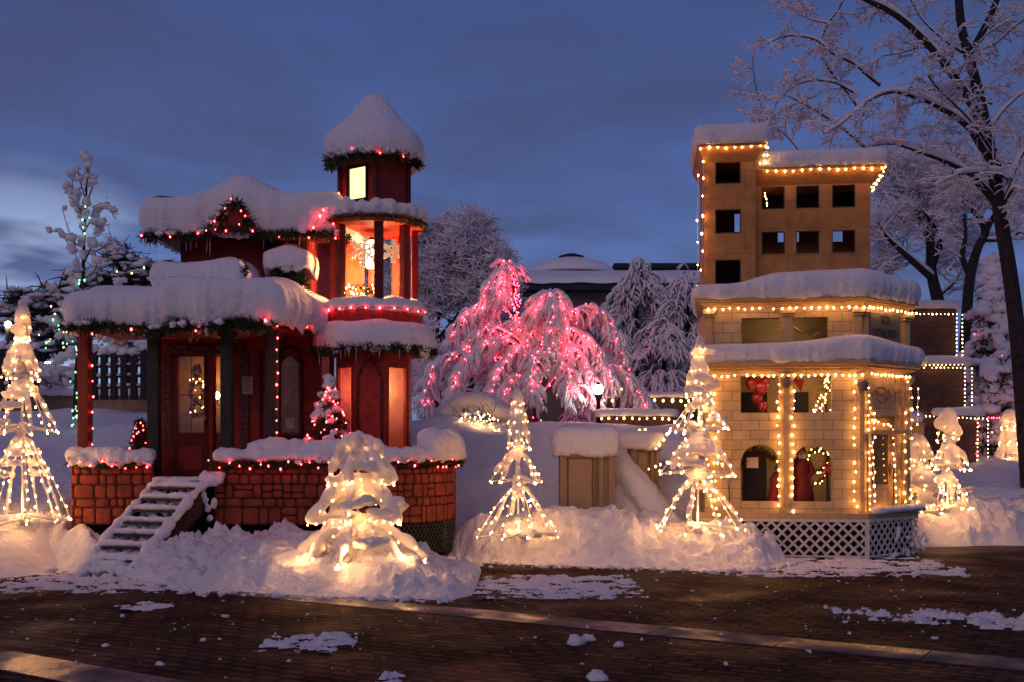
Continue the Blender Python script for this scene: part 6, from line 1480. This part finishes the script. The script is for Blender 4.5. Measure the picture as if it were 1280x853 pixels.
# dark old pines far left: gnarled, irregular crowns
def old_pine(label, base, clumps, seed, Y):
    o = thing('pine_tree', label, 'tree', base, 0, 'dark old pines far behind the red house'); rr = random.Random(seed); nd, ss, tk = MB(), MB(), MB(); b = Vector(base)
    tp = pt(clumps[0][0], clumps[0][1], Y)-b; tk.tube([Vector((0, 0, -1)), Vector((tp.x*.2, 0, tp.z*.5)), tp*.9], [.30, .2, .08], 7)
    for (u, v, w_, h) in clumps:
        c = pt(u, v, Y)-b; s = Y/F; rw, rh = w_*s/2, h*s/2; tk.tube([Vector((tp.x*.3, 0, min(c.z, tp.z)*.6)), c.lerp(Vector((tp.x*.5, 0, c.z*.8)), .4)+Vector((0, 0, .2)), c], [.10, .06, .03], 5)
        for _ in range(int(70*w_*h/900)+26):
            q = Vector((max(-1.2, min(1.2, rr.gauss(0, .5)))*rw, rr.gauss(0, .5)*rw*.8, max(-1.1, min(1.1, rr.gauss(0, .45)))*rh)); p = c+q
            needles(nd, p, .16, 16, rr, .20, .018)
            if rr.random() < .38: ss.blob(p+Vector((0, 0, .10)), (.22*rr.uniform(.6, 1.4), .2, .09*rr.uniform(.6, 1.3)), .6, rr.random()*30, 7, 5)
            if rr.random() < .25: e = p+Vector((rr.gauss(0, .5), rr.gauss(0, .3), rr.gauss(.1, .3))); tk.tube([p, (p+e)/2+Vector((0, 0, .1)), e], [.03, .022, .01], 3)
    tk.build('trunk', BARK, o, True); nd.build('crown', PINEF, o); ss.build('snow', SNOWF, o, True); return o
old_pine('dark old pine with twisted top showing just left of the upper storey', gp(160, 470, 42), [(150, 322, 34, 22), (178, 335, 40, 18), (160, 352, 70, 22), (140, 312, 14, 16), (120, 350, 30, 24), (200, 345, 20, 20), (150, 385, 80, 30)], 5, 42)
old_pine('low dark pine spreading toward the left picture edge', gp(50, 480, 38), [(75, 375, 50, 30), (45, 385, 60, 26), (20, 372, 30, 12), (90, 400, 60, 30), (30, 410, 70, 26), (95, 350, 26, 22), (60, 430, 80, 30), (8, 392, 30, 14)], 8, 38)
# thin tall tree with clotted snow and green lights
Yt = 22
o = thing('young_tree', 'thin tall young tree with clotted snow and green lights round its trunk', 'tree', gp(96, 520, Yt)); b = o.location.copy(); tk, bb, ss = MB(), MB(), MB(); rr = random.Random(21)
TP = limb(tk, ss, [pt(94, 522, Yt), pt(98, 440, Yt), pt(103, 380, Yt), pt(105, 300, Yt), pt(108, 240, Yt), pt(108, 200, Yt)], .06, .012, 0, 7)
br_ = [((104, 340), (92, 315), (75, 292), (62, 290)), ((105, 330), (118, 300), (125, 285), (122, 278)), ((105, 300), (100, 265), (92, 240), (90, 215)), ((106, 290), (120, 265), (135, 262), (145, 275)), ((106, 270), (95, 255), (84, 235)), ((107, 260), (115, 235), (120, 218)), ((107, 250), (100, 225), (97, 208)), ((104, 350), (120, 335), (118, 310)), ((103, 365), (90, 350), (95, 330)), ((107, 240), (110, 215), (108, 198)), ((103, 375), (118, 370), (125, 352)), ((100, 400), (80, 390), (62, 355)), ((100, 410), (75, 405), (50, 400)), ((98, 430), (80, 420), (62, 430)), ((106, 310), (90, 300), (78, 262)), ((106, 320), (125, 312), (140, 300)), ((98, 420), (120, 400), (135, 380), (150, 352)), ((98, 440), (75, 450), (60, 470))]
for pts in br_:
    P = limb(bb, ss, [pt(u, v, Yt+rr.uniform(-.3, .3)) for u, v in pts], .016, .005, .01, 4)
    twigs(bb, ss, P, .006, .28, rr, 1, .008, 5, 0, 3, .4)
    for p in P[len(P)//4:]:
        if rr.random() < .62:
            k = rr.uniform(.045, .12)*(.7 if rr.random() < .5 else 1)
            for _ in range(2): ss.blob(p+Vector((rr.gauss(0, .03), 0, .04+rr.gauss(0, .02))), (k, k, k*.8), .6, rr.random()*30, 8, 6)
for i in range(14): p = TP[rr.randint(6, len(TP)-1)]; k = rr.uniform(.05, .09); ss.blob(p+Vector((rr.gauss(0, .04), -.03, 0)), (k, k, k*1.2), .6, rr.random()*30, 8, 6)
for m_ in (bb, ss, tk): m_.v = [(x-b.x, y-b.y, z-b.z) for x, y, z in m_.v]
tk.build('trunk', BARK, o, True); bb.build('crown', BARK, o); ss.build('snow', SNOW, o, True)
bp = []
for i in range(44): p = TP[min(len(TP)-1, int(rr.random()**1.6*len(TP)*.85))]; bp.append(p-b+Vector((rr.gauss(0, .06), -.07, rr.uniform(-.18, .18))))
for i in range(14): bp.append(pt(rr.uniform(55, 110), rr.uniform(380, 440), Yt-.3)-b)
add_bulbs(o, bp, GREENE, .020)
# ------------------------------------------------------------------ far building with the low dome
DYB = 70.0; dsc = F/DYB
FARWALL = mat('far_brown_wall', (.17, .11, .075), .8, .15, .5); FARROOF = mat('far_roof_edge', (.02, .022, .025), .7)
dg = thing('domed_hall', 'low brown hall with snowy flat roof and shallow dome, far behind', 'building', (gx(760, DYB+8), DYB, 0))
def db(mb, name, m, parent=None, smooth=False):
    l = dg.location; mb.v = [(x-l.x, y-l.y, z) for x, y, z in mb.v]; return mb.build(name, m, parent or dg, smooth)
X0, X1 = gx(600, DYB), gx(1010, DYB); zr = zz(366, DYB)
mb = MB(); mb.box(X0, X1, DYB, DYB+24, 0, zr); db(mb, 'wall', FARWALL)
mb = MB()
for i in range(9): x = lerp(X0, X1, i/9+.03); mb.box(x, x+.5, DYB-.15, DYB-.01, 0, zr-.6)
db(mb, 'wall_pier', FARWALL)
mb = MB(); mb.box(X0-1, X1+1, DYB-1.2, DYB+25, zr, zr+.55); rf_ = db(mb, 'roof', FARROOF)
mb = MB(); n = 60
P = [(X0-1.1+(X1-X0+2.2)*i/n) for i in range(n+1)]
for q, (y, dz) in enumerate(((DYB-1.35, .42), (DYB-1.4, .62), (DYB-1.0, .85), (DYB+3, 1.9), (DYB+7, 2.5), (DYB+24, 2.7))):
    for x in P: mb.v.append((x, y, zr+dz+(.10*nz(x*.8, q) if q < 2 else .05*nz(x*.3, q))))
for q in range(5):
    for i in range(n): a = q*(n+1)+i; mb.f.append((a, a+1, a+n+2, a+n+1))
db(mb, 'roof_snow', SNOWF, rf_, True)
mb = MB(); cxd, cyd = gx(714, DYB+12), DYB+12; RD = 56/F*(DYB+12); zd = zz(345, DYB+12)
mb.revolve([(RD, zd-1.2), (RD, zd-.22), (RD*1.03, zd-.18), (RD*1.03, zd-.04)], (cxd, cyd, 0), 56); dr_ = db(mb, 'dome_drum', mat('drum_grey', (.12, .13, .12), .5), None, True)
mb = MB(); mb.revolve([(RD*1.04, zd-.04), (RD*.96, zd+.35), (RD*.75, zd+.82), (RD*.5, zd+1.12), (RD*.25, zd+1.3), (RD*.05, zd+1.34)], (cxd, cyd, 0), 56); db(mb, 'dome', SNOWF, None, True)
mb = MB(); mb.revolve([(RD*.30, zd+1.26), (RD*.28, zd+1.45), (RD*.12, zd+1.62), (RD*.02, zd+1.66)], (cxd, cyd, 0), 24); db(mb, 'dome_cap', FARROOF)
mb = MB()
for u0, u1, v0, v1 in ((765, 900, 334, 339), (640, 660, 345, 350)): mb.box(gx(u0, DYB+22), gx(u1, DYB+22), DYB+20, DYB+24, zz(v1, DYB+22), zz(v0, DYB+22))
db(mb, 'roof_parapet', FARROOF)
# ------------------------------------------------------------------ stepped brick wall behind the cream store
BRICKW = brick_mat('brown_brick', (.115, .05, .036), (.075, .034, .026), (.05, .035, .03), .21, .075, .010, axis='xz', bump=.5, rough=.85, var=.2)
BY = 23.0
def B3(u, v): return gx(u, BY), zz(v, BY)
sw = thing('brick_wall', 'stepped brown brick wall edged with tiny lights behind the cream house', 'wall', (gx(1170, BY), BY, 0))
def sb(mb, name, m, parent=None, smooth=False, mods=None):
    l = sw.location; mb.v = [(x-l.x, y-l.y, z) for x, y, z in mb.v]; return mb.build(name, m, parent or sw, smooth, mods=mods)
steps = ((1195, 1204, 386, 1.6), (1205, 1216, 456, .9), (1219, 1235, 520, .35))
xl = gx(1090, BY); lo_z = 1.0; prev = None
for i, (ur, ub, vt, yo) in enumerate(steps):
    zt_ = zz(vt, BY); zb_ = zz(steps[i+1][2], BY)+.002 if i < 2 else .6; xr = gx(ur, BY)
    mb = MB(); mb.prism([(xl, BY-i*.02), (xr, BY-i*.02), (xr+(ub-ur)/F*BY+.10, BY+.9), (xl, BY+.9)], zb_, zt_); sb(mb, 'wall_step', BRICKW)
for i, (u0, u1, uu, v) in enumerate(((1100, 1195, 1204, 385), (1130, 1208, 1217, 455), (1150, 1222, 1237, 519))):
    x0, x1 = gx(u0, BY), gx(u1, BY)
    o_ = snow_cap('snow_cap', [(x0, BY-.12), (x1+.04, BY-.12), (x1+.30, BY+.85), (x0, BY+.85)] if i == 0 else [(x0 if i < 1 else gx(u1-55, BY), BY-.14-i*.02), (x1+.04, BY-.14-i*.02), (x1+.28, BY+.8), (x0 if i < 1 else gx(u1-55, BY), BY+.8)], zz(v+1, BY), .17, None, r=.07, bulge=.03, droop=.01, seed=70+i, over=.02)
    o_.data.transform(Matrix.Translation(-sw.location)); o_.parent = sw
mk = lambda lab, paths, sp, r=.013, s=0: light_string(lab, paths, sp, WARMF, r, sag=.003, jit=.004, seed=s, group='tiny light strings along the stepped brick wall', name='warm_light_string')
p3 = lambda u, v, d=0: tuple(pt(u, v, BY-.16+d))
mk('tiny lights along the topmost brick step and down its end', [[p3(1140, 392), p3(1196, 392)], [p3(1196, 392), p3(1196, 452)], [p3(1203, 393, .3), p3(1203, 448, .3)]], .085, s=1)
mk('tiny lights along the middle brick step and down its end', [[p3(1150, 459), p3(1207, 459)], [p3(1152, 456), p3(1205, 455)], [p3(1206, 460), p3(1206, 514)], [p3(1215, 460, .3), p3(1215, 516, .3)]], .085, s=2)
mk('tiny lights along the lowest brick step and down its end', [[p3(1142, 519), p3(1236, 523)], [p3(1222, 523), p3(1222, 576)], [p3(1235, 525, .3), p3(1235, 574, .3)]], .085, s=3)
light_string('tiny lights strung low toward the right picture edge', [[tuple(pt(1236, 521, 24)), tuple(pt(1290, 523, 25))]], .10, REDF, .013, seed=4, name='red_light_string')
# little yellow box on a post right of the store
c = pt(1143, 540, 19.5); o = thing('lamp_box', 'small yellowish box with a snow lump on a post right of the store', 'box', (c.x, c.y, 0)); mb = MB(); mb.box(-.13, .13, -.12, .12, c.z-.06, c.z+.12); mb.box(-.15, .15, -.14, .14, c.z+.12, c.z+.15); mb.build('box', mat('yellow_board', (.40, .26, .09), .6), o, mods=bev(.008))
mb = MB(); mb.box(-.04, .04, -.04, .04, .4, c.z-.06); mb.build('post', CREAMT, o); mb = MB(); mb.blob((0, 0, c.z+.24), (.16, .15, .14), .25, 3, 14, 10); mb.build('snow_cap', SNOW, o, True)
# ------------------------------------------------------------------ tan cabinets under snow
def cabinet(label, u0, u1, vb, vt, Y, cap_u, cap_v, seed):
    x0, x1, z0, z1 = gx(u0, Y), gx(u1, Y), 0.0, zz(vt, Y); xm = (x0+x1)/2; o = thing('cabinet', label, 'cabinet', (xm, Y, 0), 0, 'tan cabinets under thick snow'); w_ = (x1-x0)/2
    mb = MB(); mb.box(-w_, w_, .02, .55, z0, z1+.04); mb.build('body', WOODB, o, mods=bev(.01))
    mb = MB(); mb.box(-w_+.13, w_*.18, -.004, .018, .3, z1-.10); mb.build('door_panel', mat('tan_metal_light', (.34, .25, .15), .5, .08, 4), o, mods=bev(.006))
    mb = MB(); mb.box(-w_, -w_+.11, -.03, .018, z0, z1+.02); mb.box(w_*.25, w_*.30, -.02, .018, z0, z1); mb.box(w_*.42, w_*.6, -.03, .018, z0, z1); mb.box(w_*.78, w_, -.03, .018, z0, z1); mb.box(-w_+.11, w_*.25, -.02, .018, z1-.08, z1+.02); mb.build('frame', WOODB, o, mods=bev(.006))
    mb = MB(); mb.box(w_*.20, w_*.24, -.05, -.004, 1.0, 1.16); mb.build('handle', mat('brass', (.5, .33, .12), .35, metal=1), o)
    cx0, cx1 = gx(cap_u[0], Y)-xm, gx(cap_u[1], Y)-xm
    o_ = snow_cap('snow_cap', [(cx0+.04, -.05), (cx1-.04, -.05), (cx1-.04, .62), (cx0+.04, .62)], z1-.02, zz(cap_v, Y)-z1, o, r=.17, bulge=.05, droop=.06, seed=seed, lobe=.1, step=.04)
    return o
cabinet('wide tan metal cabinet under a thick snow cap, nearer the centre', 700, 768, 640, 566, 17.0, (694, 773), 531, 81)
cabinet('narrower tan cabinet half buried by a snow slope, nearer the cream house', 788, 824, 620, 558, 18.0, (774, 831), 538, 83)
mb = MB()     # snow slope leaning on the second cabinet
A0, A1 = pt(768, 560, 17.6), pt(832, 640, 17.2)
for i in range(22):
    t = i/21; p = A0.lerp(A1, t); mb.blob((p.x-.05+.02*nz(i, 2), p.y+.1, p.z-.10), (.22, .26, .22+.05*t), .25, i*.3, 12, 9)
    mb.blob((p.x-.22, p.y+.3, p.z-.5), (.34, .3, .5), .2, i*.3, 12, 9)
tag(mb.build('snow_drift', SNOW, None, True, mods=remesh(.04, 6)), 'smooth slanting snow drift leaning between the two tan cabinets', 'snow drift')
# ------------------------------------------------------------------ low brick wall with snow and lights, centre right
WY2 = 25.0
def low_wall(label, u0, u1, vt, vb, Y, m, seed, H=.2, sp=None):
    x0, x1, z1 = gx(u0, Y), gx(u1, Y), zz(vt, Y); xm = (x0+x1)/2; o = thing('garden_wall', label, 'wall', (xm, Y, 0), 0, 'low walls in the park behind'); w_ = (x1-x0)/2
    mb = MB(); mb.box(-w_, w_, 0, .35, .6, z1); mb.build('wall_body', m, o)
    mb = MB(); mb.box(-w_-.04, w_+.04, -.05, .40, z1, z1+.05); mb.build('coping', m, o)
    snow_cap('snow_cap', [(-w_-.05, -.08), (w_+.05, -.08), (w_+.05, .42), (-w_-.05, .42)], z1+.05, H, o, r=.09, bulge=.03, droop=.03, seed=seed, lobe=.3, step=.08)
    return o
low_wall('low brick wall with warm lights behind the tan cabinets', 752, 842, 523, 545, 22.0, BRICKW, 91, .14)
low_wall('farther low dark wall with glowing lamps, beside the white street lamp', 752, 880, 499, 512, 26.0, mat('dark_stone', (.05, .04, .035), .8), 92, .12)
ws = lambda lab, paths, sp, r, s, m=WARMF, **k: light_string(lab, paths, sp, m, r, seed=s, group='warm light strings in the park behind', name='warm_light_string', **k)
ws('warm lights along the top of the low brick wall', [[tuple(pt(752, 522, 21.85)), tuple(pt(842, 522, 21.85))]], .15, .022, 1)
ws('warm lights under the snow of the farther dark wall', [[tuple(pt(755, 499, 25.8)), tuple(pt(880, 499, 25.8))]], .2, .034, 2)
ws('warm lights hanging beneath the second cabinet snow', [[tuple(pt(799, 536, 18.6)), tuple(pt(812, 536, 18.6))]], .09, .02, 3)
ws('loose warm lights on the snow left of the tall wire tree', [[tuple(pt(820, 560, 17.8)), tuple(pt(832, 545, 17.8)), tuple(pt(842, 530, 17.8))], [tuple(pt(812, 585, 17.6)), tuple(pt(828, 578, 17.6)), tuple(pt(842, 572, 17.6))]], .10, .018, 5)
# snow-buried shrub full of warm lights, left of centre
o = thing('lit_shrub', 'snow-buried shrub glowing with warm lights behind the middle bank', 'shrub', gp(596, 545, 20.6)); b = o.location.copy(); rr = random.Random(3); mb, sn = MB(), MB(); bp = []
for i in range(60):
    u = rr.uniform(566, 624); v = rr.uniform(512, 545); p = pt(u, v, 20.6+rr.uniform(-.4, .4)); e = p+Vector((rr.gauss(0, .1), rr.gauss(0, .1), .2)); mb.tube([p-b, e-b], [.008, .004], 3); 
    if rr.random() < .25: sn.blob(e-b, (.10, .09, .05), .5, i, 8, 6)
for i in range(22):
    t = i/21; p = pt(lerp(560, 640, t), 516-16*math.sin(math.pi*min(1, t*1.2)), 20.9); sn.blob(p-b, (.26, .28, .16), .4, i*.4, 10, 8)
for i in range(64): bp.append(pt(rr.uniform(566, 626), rr.triangular(510, 546, 528), 20.2+rr.uniform(-.2, .3))-b)
mb.build('twigs', BARK, o); sn.build('snow', SNOWT, o, True, mods=remesh(.035, 3)); add_bulbs(o, bp, WARMF, .015)
ld = bpy.data.lights.new('shrub_glow', 'POINT'); ld.energy = 4; ld.color = (1, .56, .28); ld.shadow_soft_size = .2
lo = bpy.data.objects.new('shrub_glow', ld); C.objects.link(lo); lo.location = pt(596, 530, 19.9)
ws('warm lights low on the snow just right of the parapet snow heap', [[tuple(pt(505, 528, 21)), tuple(pt(520, 526, 21)), tuple(pt(545, 524, 21))]], .15, .02, 6)
ws('warm lights scattered in the frosted bush behind the wide cabinet', [[tuple(pt(690, 500, 23)), tuple(pt(700, 488, 23)), tuple(pt(712, 478, 23)), tuple(pt(706, 470, 23))]], .16, .016, 7, m=REDF)
# ------------------------------------------------------------------ street lamps (lit)
def lamp(label, u, v, Y, r, e):
    c = pt(u, v, Y); o = thing('street_lamp', label, 'street lamp', (c.x, c.y, 0), 0, 'lit globe street lamps in the park'); mb = MB(); mb.revolve([(.12, 0), (.10, .3), (.05, .5), (.04, c.z-.25), (.09, c.z-r*1.0)], (0, 0, 0), 12); mb.build('pole', BLACK, o, True)
    mb = MB(); mb.blob((0, 0, c.z), (r, r, r*1.05), 0, 0, 16, 12); mb.build('globe', WHITEE, o, True); mb = MB(); mb.revolve([(r*.5, c.z+r*.95), (r*.35, c.z+r*1.2), (.02, c.z+r*1.5)], (0, 0, 0), 12); mb.build('finial', BLACK, o)
    ld = bpy.data.lights.new('street_lamp_light', 'POINT'); ld.energy = e; ld.color = (1, .78, .55); ld.shadow_soft_size = r; lo = bpy.data.objects.new('street_lamp_light', ld); C.objects.link(lo); lo.location = (c.x, c.y-r*1.5, c.z)
lamp('white globe street lamp shining beside the pink weeping tree', 748, 487, 22.3, .10, 3)
lamp('pale lamp glowing at the left edge above the wire tree', 10, 406, 30, .09, 60)
lamp('lamp shining low between the left wire tree and the green-lit trunk', 60, 457, 28, .10, 70)
# lantern-like lit sprig on the far wall
o = garland('small bush blazing with white light right of the street lamp', [[pt(764, 496, 26.2), pt(772, 486, 26.2), pt(778, 480, 26.2)]], .12, 20, 55, bulbs=.05, bm=WARMF, name='lit_shrub', cat='shrub', br=.03)
# ------------------------------------------------------------------ left: low tan wall and dark iron frames under snow
low_wall('low tan wall under smooth snow at the far left', -30, 188, 497, 507, 26.0, mat('tan_stone', (.30, .21, .13), .8, .2, 4), 95, .16)
IRON = mat('dark_iron', (.02, .02, .022), .7)
def iron_fence(label, u0, u1, v0, v1, Y, seed, n):
    rr = random.Random(seed); c = pt((u0+u1)/2, v1, Y); o = thing('iron_fence', label, 'fence', tuple(c), 0, 'dark iron fence frames at the left'); mb, sn = MB(), MB()
    for i in range(n+1):
        a, b_ = pt(lerp(u0, u1, i/n), v1+8, Y)-c, pt(lerp(u0, u1, i/n), v0+rr.uniform(-4, 6), Y)-c; p = MB(); p.bar(a, b_, .13, .13); p.build('post', IRON, o); sn.blob(b_+Vector((0, 0, .04)), (.12, .12, .10), .4, i, 9, 7)
    for k in range(4):
        v = lerp(v0+6, v1, k/3.5); a, b_ = pt(u0-3, v, Y)-c, pt(u1+3, v-2, Y)-c; mb.bar(a, b_, .05, .05); snow_ridge(sn, [a+Vector((0, 0, .05)), b_+Vector((0, 0, .05))], .045, k+seed, 0, .9)
    mb.build('rails', IRON, o); sn.build('snow', SNOW, o, True); return o
iron_fence('dark iron frame under snow seen through the porch opening', 118, 180, 440, 492, 24.5, 3, 5)
iron_fence('dark iron frame under snow near the left picture edge', -12, 44, 432, 490, 25.0, 5, 4)
# snow-covered shrubs left of the red house
for lab, u, v, W_, H_, s in (('rounded snowy bush left of the red house, behind the tan wall', 62, 492, 44, 36, 2), ('snow-heaped bush seen through the porch opening', 165, 450, 60, 26, 4), ('snowy bush between the fence frames at the far left', 30, 480, 40, 22, 7)):
    c = pt(u, v, 26.8); o = thing('snowy_bush', lab, 'bush', tuple(c), 0, 'snow-heaped bushes at the left'); rr = random.Random(s); nd, sn = MB(), MB(); k = 26.8/F
    for i in range(60): p = Vector((rr.gauss(0, .3)*W_*k, rr.gauss(0, .3)*W_*k*.6, abs(rr.gauss(.4, .3))*H_*k)); needles(nd, p, .12, 8, rr, .18, .016); sn.blob(p+Vector((0, 0, .1)), (.16, .14, .09), .6, i, 7, 5)
    nd.build('twigs', PINEF, o); sn.build('snow', SNOWF, o, True)
light_string('pale lights scattered in the snowy bushes left of the porch', [[tuple(pt(20, 435, 24)), tuple(pt(45, 420, 24)), tuple(pt(70, 425, 24)), tuple(pt(85, 440, 24))], [tuple(pt(62, 380, 24)), tuple(pt(75, 395, 24)), tuple(pt(95, 400, 24))], [tuple(pt(150, 335, 24)), tuple(pt(165, 340, 24)), tuple(pt(185, 332, 24))]], .28, WARMF, .018, jit=.08, seed=8, name='warm_light_string')
